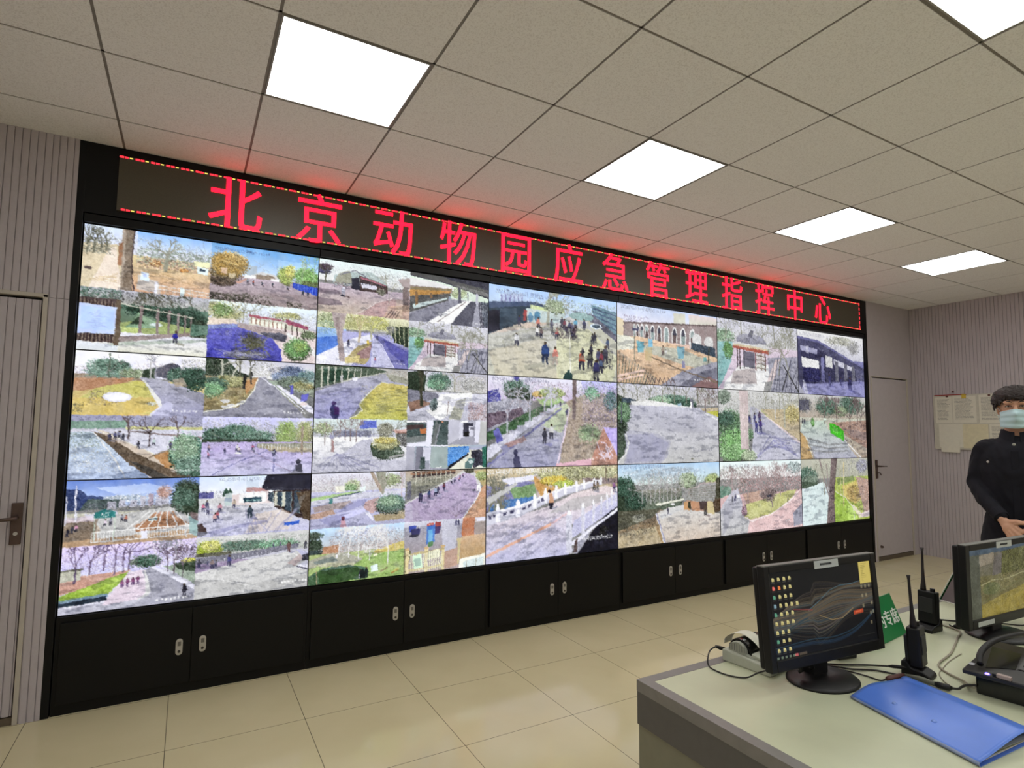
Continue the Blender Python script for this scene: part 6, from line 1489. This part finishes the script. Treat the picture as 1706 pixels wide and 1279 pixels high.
radio('black two-way radio in the farther charger, left of the map monitor', (2.8655, -2.6285, DZT + .0262), math.radians(-92), math.radians(-3))

# ---- green tent cards
M_green = mat('green_card', rgb(30, 122, 66), .45, var=.05)
M_cardin = mat('card_inside', rgb(120, 108, 112), .6)
M_white = mat('white_plastic', rgb(222, 222, 214), .5)
def tent(label, loc, rz, L, text, dp=.05):
    t = thing('tent_card', label, 'sign', loc, rz)
    h = .125
    n = math.hypot(dp, h)
    th = .0025
    def slab(y0, s, m, nm):
        # a sloping plate from the foot (y0) up to the ridge
        a = Vector((0, y0, 0)); d = Vector((0, s * dp, h)); nr = Vector((0, -s * h, dp)).normalized() * th
        p = [a, a + d, a + d - nr, a - nr]
        return B().prism([(q.y, q.z) for q in p], 'x', -L, 0).make(nm, m, t)
    f = slab(-dp, 1, M_green, 'front_face')
    slab(dp, -1, M_green, 'back_face')
    B().prism([(-dp + .006, .0), (dp - .006, .0), (dp - .006, .002), (-dp + .006, .002)], 'x', -L + .004, -.004).make('foot', M_white, t)
    B().prism([(-dp + .010, .003), (dp - .010, .003), (0, h - .014)], 'x', -L + .0008, -L + .0028).make('inside', M_cardin, t)
    b = B()
    for p, q in (((-dp, 0), (0, h)), ((dp, 0), (0, h)), ((-dp, .001), (dp, .001))):
        b.tube([(-L - .0005, p[0], p[1]), (-L - .0005, q[0], q[1])], .0022, 6)
    b.make('white_rim', M_white, t)
    if text:
        ang = math.atan2(h, dp)
        for k, ch in enumerate(text[::-1]):
            mx = Matrix.Translation((-.034 - .054 * k, -dp + dp * .48 - .0012 * h / n, h * .48 + .0012 * dp / n)) @ Matrix.Rotation(ang, 4, 'X')
            glyph_obj(ch, .052, .0004, 'lettering', mat('white_lettering', rgb(235, 238, 232), .5), t, mx, thick=.0012)
    return t
tent('green tent card lettered in white, behind the right edge of the near monitor', (2.747, -2.561, DZT + .0015), .118, .30, '为专席')
tent('green tent card seen from its open grey end, behind the map monitor', (3.590, -2.598, DZT + .0015), -.24, .305, '', .066)

# ---- receipt printer
pr = thing('receipt_printer', 'small grey receipt printer with a curled paper strip, behind the near monitor', 'printer', (1.990, -2.466, DZT), math.radians(7))
M_prn = mat('printer_grey', rgb(186, 188, 172), .5)
M_prn2 = mat('printer_grey_dark', rgb(160, 162, 148), .55)
B().prism([(0, 0), (0, .034), (-.012, .036), (-.150, .024), (-.156, .018), (-.156, 0)], 'x', 0, .155).make('base', M_prn, pr, bevel=.004)
B().prism([(-.085, .030), (-.150, .0245), (-.150, .029), (-.088, .042)], 'x', .018, .150).make('front_cover', M_prn, pr, bevel=.002)
def hump(x0, x1, r, m, nm, zc=.036, yc=-.045):
    poly = [(yc + r * math.cos(math.pi * q / 16), zc + r * math.sin(math.pi * q / 16)) for q in range(17)] + [(yc - r - .028, .029), (yc + r, .029)]
    return B().prism(poly, 'x', x0, x1).make(nm, m, pr, bevel=.002)
hump(.010, .024, .029, M_prn2, 'side_cheek')
hump(.124, .140, .029, M_prn2, 'side_cheek')
hump(.024, .124, .0355, M_gloss, 'roll_cover')
b = B()
for k in range(7):
    b.box((.0096, -.021 - .008 * k, .048), (.001, .002, .022 - .002 * abs(k - 3)))
b.make('grille', M_grey, pr)
B().box((.115, -.122, .036), (.030, .022, .002), rot=(.12, 0, 0)).make('white_label', mat('label_white', rgb(236, 232, 226), .6), pr)
B().tube([(.014, -.002, .03), (.006, .010, .032), (-.004, .020, .036)], [.005, .006, .004], 8).make('feed_lever', M_plast, pr, smooth=True)
ps = thing('paper_strip', 'strip of white paper arching over the receipt printer', 'paper', (1.990, -2.466, DZT), math.radians(7))
pts = spline([(0, .022, .034), (0, .018, .052), (0, -.006, .071), (0, -.042, .0785), (0, -.078, .066), (0, -.104, .0465), (0, -.118, .0425)], 8)
def strip(u, v):
    i = min(int(v * (len(pts) - 1)), len(pts) - 2)
    f_ = v * (len(pts) - 1) - i
    q = pts[i].lerp(pts[i + 1], f_)
    return Vector((0.044 + .046 * u + .004 * math.sin(v * 3), q.y, q.z))
B().grid(strip, 6, 48).make('strip', mat('receipt_paper', rgb(226, 224, 206), .6), ps, smooth=True, solid=.0006)

# ---- blue folder with papers in it
fo = thing('document_folder', 'blue plastic document folder lying open-ended at the front of the desk', 'folder', (2.014, -3.114, DZT), 0)
M_blue = mat('blue_plastic', rgb(84, 128, 226), .30, var=.06, scale=8)
ux, uy = Vector((.248, -.012, 0)), Vector((.074, .312, 0))
def zprof(s, v):
    """height of the cover across the folder; it bulges towards the near end"""
    a = .010 + .020 * math.sin(min(1, s / .8) * math.pi / 2) ** 1.5
    if s > .8:
        a -= .012 * ((s - .8) / .2)
    wave = .008 * math.sin(s * 6.0) * v ** 3
    return a * (1 - .30 * v) + wave * (1 if s < .9 else .3)
def cover(u, v):
    q = ux * u + uy * v
    return Vector((q.x, q.y, zprof(u, v)))
B().grid(cover, 28, 28).make('front_cover', M_blue, fo, smooth=True, solid=.0014)
B().grid(lambda u, v: Vector(((ux * u * .98 + uy * v).x, (ux * u * .98 + uy * v).y, .0012)), 4, 4).make('back_cover', M_blue, fo, solid=.0014)
def spine(u, v):
    q = ux * (-.012 * math.sin(u * math.pi)) + uy * v
    return Vector((q.x, q.y, .0012 + u * (zprof(0, v) - .0012)))
B().grid(spine, 8, 20).make('spine', mat('blue_spine', rgb(128, 144, 186), .3, color2=rgb(150, 160, 190)), fo, smooth=True, solid=.0012)
def flap(u, v):
    q = ux * (1 + .03 * math.sin(u * math.pi)) + uy * v
    return Vector((q.x, q.y, zprof(1, v) * (1 - u) + .002 * u))
B().grid(flap, 6, 20).make('side_flap', M_blue, fo, smooth=True, solid=.0012)
for s_, v_ in ((.22, .72), (.26, .42)):
    q = cover(s_, v_)
    B().lathe([(.001, .004), (.0035, .0036), (.006, .0012), (.0065, -.001), (.001, -.001)], q, 16).make('rivet', mat('rivet_blue', rgb(128, 158, 230), .2), fo, smooth=True)
for k in range(3):
    qa = [ux * .10 + uy * (.02 + .01 * k), ux * .90 + uy * (.02 - .004 * k), ux * .90 + uy * .90, ux * .10 + uy * .90]
    z_ = .0035 + .0022 * k
    o = B().prism([(q.x + fo.location.x, q.y + fo.location.y) for q in qa], 'z', DZT + z_, DZT + z_ + .0018).make('paper_sheaf', [M_paper, mat('paper_olive', rgb(120, 118, 84), .8), mat('paper_grey', rgb(150, 152, 150), .8)][k], None)
    tag(o, ['white sheaf at the bottom inside the blue folder', 'olive-covered sheaf in the middle inside the blue folder', 'greyish sheaf on top inside the blue folder'][k], 'papers', 'papers inside the blue folder')

# ---- dispatch telephone
ph = thing('desk_telephone', 'black desk telephone console with a dark display and a blue light', 'telephone', (2.388, -2.929, DZT), .16)
def top_plate():
    b = B()
    b.prism([(0, 0), (.34, 0), (.34, -.27), (0, -.27)], 'z', .052, .064)
    return b
B().prism([(.026, -.022), (.32, -.022), (.32, -.25), (.026, -.25)], 'z', 0, .052).make('lower_case', M_gloss, ph, bevel=.004)
top_plate().make('top_plate', mat('phone_top', rgb(34, 32, 34), .35), ph, bevel=.003)
B().prism([(.058, -.038), (.265, -.010), (.262, -.078), (.105, -.092)], 'z', .064, .0655).make('display', M_gloss, ph)
B().prism([(.110, -.096), (.33, -.082), (.33, -.19), (.110, -.165)], 'z', .064, .067).make('keypad_panel', mat('keypad_grey', rgb(74, 74, 74), .45), ph, bevel=.001)
b = B()
for r_ in range(3):
    for c_ in range(5):
        b.box((.150 + .036 * c_, -.108 - .02 * r_, .068), (.026, .013, .004))
b.make('keys', mat('phone_keys', rgb(58, 58, 60), .5), ph, bevel=.001)
B().lathe([(.001, 0), (.0055, 0), (.0045, .003), (.001, .0035)], (.008, -.052, .0635), 16).make('blue_light', mat('blue_light', (.05, .05, .8), .3, emit=(.12, .08, 1.0), power=9.0), ph, smooth=True)
B().box((.060, -.008, .0645), (.018, .012, .001)).make('badge', mat('badge', rgb(190, 190, 196), .4), ph)
ub = thing('usb_receiver', 'small pinkish-grey plug-in receiver beside the blue light of the telephone', 'receiver', (2.405, -2.999, DZT + .0642), .05)
B().box((0, -.016, .005), (.014, .030, .009)).make('shell', mat('usb_shell', rgb(164, 146, 140), .45), ub, bevel=.0015)
B().box((0, .003, .0045), (.011, .010, .006)).make('connector', M_plast, ub)
gn = thing('gooseneck_microphone', 'black gooseneck microphone curving up from the telephone console', 'microphone', (0, 0, 0))
B().tube(spline([(2.440, -2.950, DZT + .073), (2.463, -2.940, .836), (2.500, -2.935, .848), (2.560, -2.934, .857), (2.630, -2.935, .857), (2.720, -2.940, .853), (2.860, -2.950, .840)], 8), .0075, 10).make('stem', M_plast, gn, smooth=True)
B().tube([(2.860, -2.950, .840), (2.872, -2.951, .8385), (2.910, -2.955, .832), (2.918, -2.956, .830)], [.008, .013, .014, .009], 14).make('capsule', M_gloss, gn, smooth=True)

# ---- cables and plugs
M_cord = mat('black_cord', rgb(30, 26, 24), .5)
M_gcord = mat('grey_cord', rgb(150, 142, 124), .5)
def cord(name, label, pts, r, m=M_cord):
    return tag(B().tube(spline(pts, 10), r, 8).make(name, m, None, smooth=True), label, 'cable')
T = DZT
cord('printer_cable', 'thin black cable looping out from the receipt printer', [(1.992, -2.462, .786), (1.977, -2.458, .790), (1.944, -2.462, .786), (1.913, -2.480, .774), (1.905, -2.490, .7585), (1.905, -2.510, .753), (1.912, -2.556, .753), (1.940, -2.592, .7545), (1.962, -2.616, .772), (1.990, -2.634, .782), (2.03, -2.640, .782)], .0022)
cord('charger_cable', 'black cable from the nearer radio charger, uppermost of the three behind the monitor', [(2.372, -2.792, .771), (2.358, -2.755, .764), (2.342, -2.713, .7555), (2.315, -2.690, .7535), (2.276, -2.668, .7535), (2.225, -2.63, .7535)], .0026)
tag(B().tube([(2.375, -2.797, .7715), (2.371, -2.789, .7705), (2.362, -2.765, .7665), (2.358, -2.755, .7645)], [.0042, .005, .0048, .003], 10).make('cable_plug', M_plast, None, smooth=True), 'slim black plug in the nearer radio charger', 'plug')
cord('power_cable', 'black cable wandering from the blue folder, middle of the three behind the monitor', [(2.352, -2.806, .7545), (2.342, -2.774, .7535), (2.322, -2.738, .7535), (2.292, -2.716, .7535), (2.266, -2.698, .7535), (2.246, -2.670, .7535), (2.215, -2.64, .7535)], .0026)
cord('adapter_cable', 'black cable to the dark red adapter, lowest of the three behind the monitor', [(2.274, -2.793, .758), (2.262, -2.782, .7535), (2.258, -2.750, .7535), (2.249, -2.715, .7535), (2.232, -2.685, .7535), (2.205, -2.655, .7535)], .0022)
ad = thing('cable_adapter', 'dark red and grey in-line adapter behind the top edge of the blue folder', 'adapter', (0, 0, 0))
B().tube([(2.274, -2.793, .7585), (2.282, -2.795, .7585), (2.331, -2.801, .7585), (2.346, -2.803, .7585)], [.004, .0078, .0075, .005], 12).make('red_housing', mat('dark_red_plastic', rgb(82, 44, 42), .45), ad, smooth=True)
B().tube([(2.346, -2.803, .7585), (2.360, -2.836, .759), (2.360, -2.876, .759)], [.0055, .007, .0065], 10).make('grey_sleeve', mat('sleeve_grey', rgb(98, 98, 84), .5), ad, smooth=True)
B().tube([(2.360, -2.874, .759), (2.360, -2.884, .7595), (2.366, -2.907, .7595), (2.369, -2.912, .7595)], [.006, .0085, .008, .004], 12).make('black_plug', M_plast, ad, smooth=True)
cord('telephone_cable', 'short black cable between the in-line adapter and the telephone', [(2.368, -2.911, .7595), (2.380, -2.922, .760), (2.393, -2.926, .765), (2.403, -2.935, .770), (2.414, -2.950, .772)], .0032)
cord('network_cable', 'thin grey cable curving from the farther radio to the telephone', [(2.960, -2.600, .7535), (2.935, -2.690, .7535), (2.850, -2.722, .7535), (2.747, -2.756, .7535), (2.659, -2.782, .7535), (2.560, -2.798, .7535), (2.519, -2.815, .7535), (2.489, -2.849, .7535), (2.455, -2.905, .757), (2.415, -2.930, .762), (2.408, -2.948, .768)], .0030, M_gcord)
cord('thin_cable', 'very thin pale cable looping in front of the telephone', [(2.70, -2.795, .7522), (2.60, -2.806, .7522), (2.525, -2.822, .7522), (2.466, -2.838, .7522), (2.416, -2.874, .7522), (2.396, -2.905, .7522)], .0014, M_gcord)
cord('charger_cable', 'black cable from the farther radio charger running behind the map monitor', [(2.936, -2.622, .770), (2.969, -2.620, .766), (3.02, -2.626, .757), (3.075, -2.650, .7535), (3.20, -2.668, .7535)], .0030)
cord('power_cable', 'short black cable ending in a thick plug left of the map monitor', [(2.940, -2.66, .764), (2.952, -2.662, .758), (2.962, -2.664, .7565)], .0026)
tag(B().tube([(2.960, -2.664, .757), (2.966, -2.667, .757), (2.998, -2.682, .757), (3.004, -2.685, .757)], [.004, .0072, .0072, .004], 12).make('cable_plug', M_plast, None, smooth=True), 'thick black plug lying left of the map monitor base', 'plug')
cord('monitor_cable', 'thin black cable right of the neck of the map monitor', [(3.09, -2.70, .7535), (3.16, -2.72, .7535), (3.22, -2.775, .7535), (3.35, -2.775, .7535), (3.5, -2.74, .7535)], .0022)
bx_ = thing('power_brick', 'small black power brick on the desk behind the near monitor', 'power brick', (2.345, -2.625, DZT), -.2)
B().box((0, 0, .013), (.075, .045, .026)).make('case', M_plast, bx_, bevel=.004)
B().box((-.04, 0, .012), (.008, .014, .012)).make('socket', M_gloss, bx_)
# ------------------------------------------------------------------ person behind the desk
M_skin = mat('skin', rgb(206, 158, 130), .5, var=.06, scale=25)
M_jacket = mat('navy_cloth', rgb(27, 27, 34), .8, var=.2, scale=14, bump=.5, spec=.2)
M_trouser = mat('dark_trousers', rgb(24, 23, 28), .85, var=.15, spec=.2)
M_hair = mat('dark_hair', rgb(40, 30, 28), .6, var=.3, scale=90)
M_mask = mat('mask_cloth', rgb(186, 214, 220), .8, var=.03)
M_shoe = mat('black_leather', rgb(20, 19, 19), .35)

pe = thing('person', 'person in a dark jacket and pale blue face mask standing behind the desk', 'person', (4.797, -2.236, 0), math.radians(-70.7))

def blob(name, m, parent, build, voxel, smooth=0, shade=True, creases=0.0):
    """one continuous skin over overlapping solids"""
    b = B()
    build(b)
    o = b.make(name, m, None)
    r = o.modifiers.new('r', 'REMESH')
    r.mode = 'VOXEL'
    r.voxel_size = voxel
    if smooth:
        s_ = o.modifiers.new('s', 'SMOOTH')
        s_.iterations = smooth
        s_.factor = .5
    dg = bpy.context.evaluated_depsgraph_get()
    me = bpy.data.meshes.new_from_object(o.evaluated_get(dg))
    me.name = name
    old = o.data
    o.modifiers.clear()
    o.data = me
    bpy.data.meshes.remove(old)
    if creases:
        n_ = len(me.vertices)
        co = np.empty(n_ * 3, dtype=np.float32)
        no = np.empty(n_ * 3, dtype=np.float32)
        me.vertices.foreach_get('co', co)
        me.vertex_normals.foreach_get('vector', no)
        c3, n3 = co.reshape(-1, 3), no.reshape(-1, 3)
        x, y_, z = c3.T
        w_ = np.sin(z * 62 + 9 * np.sin(x * 17 + 2) + 6 * np.sin(y_ * 21)) * np.sin(x * 23 + 3 * np.sin(z * 13)) + .6 * np.sin(z * 31 + x * 40 + 4 * np.sin(y_ * 30))
        c3 += n3 * (w_ * creases)[:, None].astype(np.float32)
        me.vertices.foreach_set('co', c3.ravel())
        me.update()
    if not me.materials:
        me.materials.append(m)
    me.polygons.foreach_set('use_smooth', [shade] * len(me.polygons))
    o.parent = parent
    return o

def limb(b, pts, rs, n=14):
    """tapered limb with rounded joints"""
    for (p, q), (r0, r1) in zip(zip(pts, pts[1:]), zip(rs, rs[1:])):
        b.tube([p, q], [r0, r1], n)
    for p, r in zip(pts, rs):
        b.ell(p, (r, r, r), u=n, v=8)

def loft(b, rings, n=28):
    """closed body through elliptic rings (z, rx, ry, y offset)"""
    vs = []
    for z, rx, ry, yo in rings:
        vs.append([b.bm.verts.new((rx * math.copysign(abs(math.cos(2 * math.pi * k / n)) ** .85, math.cos(2 * math.pi * k / n)), yo + ry * math.sin(2 * math.pi * k / n), z)) for k in range(n)])
    for a, c in zip(vs, vs[1:]):
        for k in range(n):
            b.bm.faces.new([a[k], a[(k + 1) % n], c[(k + 1) % n], c[k]])
    b.bm.faces.new(vs[0][::-1])
    b.bm.faces.new(vs[-1])

def hand(b, sx):
    """sx = -1: the right hand (towards local -x); curled round the thing held"""
    m_ = lambda x, y, z: (sx * -1 * x, y, z)
    W_ = m_(-.088, -.198, .968)
    kn = [m_(-.010, -.246, .915), m_(-.020, -.250, .892), m_(-.033, -.248, .870), m_(-.047, -.241, .852)]
    for k in kn:
        b.tube([W_, k], [.020, .0125], 10)
        b.ell(k, (.0125, .0125, .0125), u=10, v=8)
    b.ell(m_(-.055, -.222, .918), (.034, .020, .036), u=14, v=10)
    for i, k in enumerate(kn):
        L = (.95, 1.05, 1.0, .8)[i]
        s_ = -sx
        p1 = (k[0] + s_ * .027 * L, k[1] - .004, k[2] - .013 * L)
        p2 = (p1[0] + s_ * .010 * L, p1[1] + .019 * L, p1[2] - .008 * L)
        p3 = (p2[0] - s_ * .008 * L, p2[1] + .016 * L, p2[2] - .003)
        limb(b, [k, p1, p2, p3], [.0108, .0092, .0085, .0072], 10)
    t0, t1, t2, t3 = m_(-.058, -.215, .953), m_(-.022, -.240, .961), m_(.010, -.247, .955), m_(.030, -.240, .947)
    limb(b, [t0, t1, t2, t3], [.0155, .0122, .0102, .0082], 10)

def body(b):
    b.ell((0, .012, 1.625), (.074, .094, .100))
    b.ell((0, -.012, 1.555), (.062, .072, .085))
    b.ell((0, -.052, 1.500), (.034, .030, .026))
    for s_ in (-1, 1):
        b.ell((s_ * .038, -.042, 1.565), (.024, .018, .026))
        b.ell((s_ * .076, .012, 1.590), (.010, .020, .034), rot=(.15, 0, s_ * .3))
        b.ell((s_ * .030, -.076, 1.630), (.026, .014, .012))
    b.tube([(0, -.084, 1.610), (0, -.094, 1.585), (0, -.106, 1.562)], [.009, .011, .013], 10)
    b.ell((0, -.104, 1.560), (.015, .012, .011))
    b.ell((0, -.080, 1.522), (.026, .014, .008))
    b.tube([(0, .02, 1.56), (0, .02, 1.39)], [.052, .060], 18)
    loft(b, [(.86, .13, .10, 0), (.95, .15, .11, 0), (1.05, .135, .095, 0), (1.22, .15, .105, 0), (1.34, .145, .09, .01), (1.40, .09, .065, .015), (1.43, .06, .055, .02)])
    for s_ in (-1, 1):
        limb(b, [(s_ * .140, .01, 1.355), (s_ * .198, .022, 1.15), (s_ * .088, -.198, .968)], [.045, .036, .024])
        hand(b, s_)
        limb(b, [(s_ * .085, 0, .90), (s_ * .095, -.01, .50), (s_ * .10, .02, .09)], [.080, .052, .036])
        limb(b, [(s_ * .10, .03, .05), (s_ * .105, -.13, .035)], [.036, .030])
bo = blob('body', M_skin, pe, body, .0036, 2)

# closed, smiling eyes
for s_ in (-1, 1):
    e = B().ell((s_ * .031, -.0755, 1.607), (.0125, .0105, .0046), u=16, v=10).make('eye', [mat('eye_white', rgb(214, 206, 200), .3)], bo, smooth=True)
    B().ell((s_ * .031, -.0845, 1.6065), (.0050, .003, .0042), u=12, v=8).make('iris', mat('iris', rgb(30, 22, 20), .2), e, smooth=True)
    B().tube(spline([(s_ * .016, -.083, 1.607), (s_ * .026, -.0880, 1.6115), (s_ * .036, -.0855, 1.611), (s_ * .046, -.0755, 1.604)], 5), [.0022] * 16, 6).make('eyelid', M_hair, bo)
    B().tube(spline([(s_ * .014, -.090, 1.628), (s_ * .028, -.092, 1.636), (s_ * .048, -.079, 1.630)], 6), [.0020 + .002 * math.sin(math.pi * k / 12) for k in range(13)], 8, flat=.7).make('eyebrow', M_hair, bo, smooth=True)

# jacket
def jacket(b):
    loft(b, [(.775, .198, .135, 0), (.84, .192, .132, 0), (.93, .172, .122, 0), (1.0, .160, .116, 0), (1.10, .168, .118, 0), (1.22, .184, .124, 0), (1.31, .186, .118, .004), (1.365, .165, .100, .008), (1.41, .105, .078, .014), (1.435, .075, .068, .018)])
    for s_ in (-1, 1):
        limb(b, [(s_ * .148, .008, 1.350), (s_ * .178, .018, 1.25), (s_ * .201, .020, 1.155), (s_ * .160, -.085, 1.06), (s_ * .092, -.186, .982)], [.060, .054, .049, .044, .036])
        b.ell((s_ * .118, .010, 1.372), (.07, .065, .045))
jk = blob('jacket', M_jacket, pe, jacket, .007, 6, True, .0024)
def ring(b, z0, z1, r0, r1, y0, gap, th):
    n = 36
    vs = []
    for k in range(n + 1):
        a = -math.pi / 2 + gap + (2 * math.pi - 2 * gap) * k / n
        d = Vector((math.cos(a), math.sin(a), 0))
        front = max(0, -math.sin(a)) ** 2
        vs.append([b.bm.verts.new(Vector((0, y0, 0)) + d * (r + o_) + Vector((0, 0, z - .020 * front))) for r, o_, z in ((r0, 0, z0), (r1, 0, z1), (r1, th, z1 + .001), (r0, th * 2.2, z0 - .01))])
    for a, c in zip(vs, vs[1:]):
        for k in range(4):
            b.bm.faces.new([a[k], c[k], c[(k + 1) % 4], a[(k + 1) % 4]])
    b.bm.faces.new(vs[0][::-1])
    b.bm.faces.new(vs[-1])
b = B()
ring(b, 1.420, 1.475, .072, .064, .014, .16, .008)
b.make('collar', M_jacket, jk, smooth=False, bevel=.002)
M_btn = mat('metal_button', rgb(196, 196, 190), .3, metal=.7)
def on_front(x, z):
    """a point just proud of the front of the jacket"""
    tr = [(.775, .198, .135, 0), (.93, .172, .122, 0), (1.0, .160, .116, 0), (1.10, .168, .118, 0), (1.22, .184, .124, 0), (1.31, .186, .118, .004), (1.365, .165, .100, .008), (1.41, .105, .078, .014), (1.435, .075, .068, .018)]
    for a, c in zip(tr, tr[1:]):
        if a[0] <= z <= c[0]:
            t = (z - a[0]) / (c[0] - a[0])
            rx, ry, yo = [a[k] + (c[k] - a[k]) * t for k in (1, 2, 3)]
            return yo - ry * math.sqrt(max(0.05, 1 - (x / rx) ** 2))
    return -.12
for z in (1.385,):
    B().lathe([(.001, 0), (.0085, 0), (.0085, .003), (.006, .005), (.001, .0055)], (-.016, on_front(-.016, z) - .001, z), 18, rot=(math.pi / 2 + .25 * (z > 1.36), 0, 0)).make('button', M_btn, jk)
for s_ in (-1, 1):
    yy_ = on_front(s_ * .105, 1.288)
    fl_ = B().box((s_ * .100, yy_ + .006, 1.288), (.095, .012, .038), rot=(.03, 0, s_ * .34)).make('pocket_flap', M_jacket, jk, bevel=.003)
    B().lathe([(.001, 0), (.0075, 0), (.0075, .003), (.001, .0045)], (s_ * .136, on_front(s_ * .136, 1.281) - .004, 1.281), 18, rot=(math.pi / 2, 0, s_ * .5)).make('button', M_btn, fl_)
B().box((-.016, on_front(0, 1.1) + .002, 1.10), (.034, .008, .50)).make('placket', M_jacket, jk, bevel=.002)
for s_ in (-1, 1):
    a, c = Vector((s_ * .108, -.162, 1.000)), Vector((s_ * .086, -.196, .972))
    B().tube([a, c], [.0405, .0385], 20).make('cuff', M_jacket, jk, bevel=.003)

def trousers(b):
    loft(b, [(.78, .165, .115, 0), (.86, .172, .122, 0), (.98, .152, .108, 0)])
    for s_ in (-1, 1):
        limb(b, [(s_ * .088, 0, .84), (s_ * .095, -.008, .50), (s_ * .10, .015, .075)], [.092, .068, .056])
blob('trousers', M_trouser, pe, trousers, .009, 4, True, .002)
for s_ in (-1, 1):
    b = B()
    b.prism([(s_ * .10 - .042, .085), (s_ * .10 + .042, .085), (s_ * .105 + .048, -.10), (s_ * .105 + .03, -.165), (s_ * .105 - .03, -.165), (s_ * .105 - .048, -.10)], 'z', 0, .062)
    b.make('shoe', M_shoe, pe, bevel=.018, seg=4, smooth=True)

# hair: short, thick and wavy
def hair(b):
    r = random.Random(11)
    b.ell((0, .024, 1.652), (.084, .100, .076))
    def lock(u, v, L, rad):
        """a wavy lock lying on the head; u round the head (-pi/2 = brow), v height"""
        p = []
        ph = r.uniform(0, 6)
        sw = r.uniform(-.5, .5)
        for k in range(7):
            t = k / 6
            vv = v - L * t
            uu = u + sw * t + .17 * math.sin(ph + t * 8)
            rr = math.sqrt(max(.02, 1 - min(1, max(vv, 0)) ** 2))
            lift = 1.03 + .075 * math.sin(ph * 1.7 + t * 7)
            p.append((math.cos(uu) * rr * .094 * lift, .022 + math.sin(uu) * rr * .108 * lift, 1.640 + vv * .084 * lift))
        b.tube(p, [rad * .75, rad, rad, rad * .95, rad * .8, rad * .6, rad * .3], 6)
    for k in range(430):
        u = r.uniform(0, 2 * math.pi)
        front = max(0, -math.sin(u))
        v = r.uniform(.25, 1.0)
        low = -.62 if front < .45 else (-.15 if front < .66 else .22)
        L = min(r.uniform(.35, .9), v - low)
        lock(u, v, max(.15, L), r.uniform(.006, .012))
    # fringe: locks falling over the brow, thinner at the parting
    for k in range(64):
        t = -1 + 2 * k / 63
        if -.58 < t < -.34 and k % 3:
            continue
        u = -math.pi / 2 + t * 1.05
        low = -.04 + .16 * r.random() - (.30 if abs(t) > .78 else 0)
        lock(u, .80, .80 - low, r.uniform(.006, .010))
hb = B()
hair(hb)
hb.make('hair', M_hair, bo, smooth=True)

# face mask with pleats and ear loops
def mk(u, v):
    a = (u - .5) * 2
    z = 1.590 - .112 * v + .012 * abs(a) ** 1.5 * (v - .45) * 2.0 - .004 * abs(a)
    bulge = .030 * math.exp(-((a / .34) ** 2)) * math.exp(-((v - .28) / .40) ** 2)
    y = -.085 - bulge + .060 * abs(a) ** 2.5 - .010 * math.sin(v * math.pi) * (1 - abs(a)) + .014 * max(0, v - .75) + .0034 * math.sin(v * 18.8) * (1 - .5 * abs(a)) - .003
    return Vector((a * .072, y, z))
fm = B().grid(mk, 40, 36).make('face_mask', M_mask, bo, smooth=True, solid=.0016)
for s_ in (-1, 1):
    B().tube(spline([(s_ * .071, -.020, 1.582), (s_ * .080, -.002, 1.604), (s_ * .086, .022, 1.612), (s_ * .084, .026, 1.580), (s_ * .072, -.012, 1.512)], 6), .0016, 6).make('ear_loop', M_mask, fm)

# the dark thing held in both hands
hd = thing('handset', 'black handset held in both hands by the person', 'handset', (4.797, -2.236, 0), math.radians(-70.7))
B().box((0.043, -.232, .900), (.030, .018, .105), rot=(0, .2, 0)).make('case', M_plast, hd, bevel=.004)
B().box((0.045, -.2415, .910), (.022, .002, .05), rot=(0, .2, 0)).make('display', M_gloss, hd)
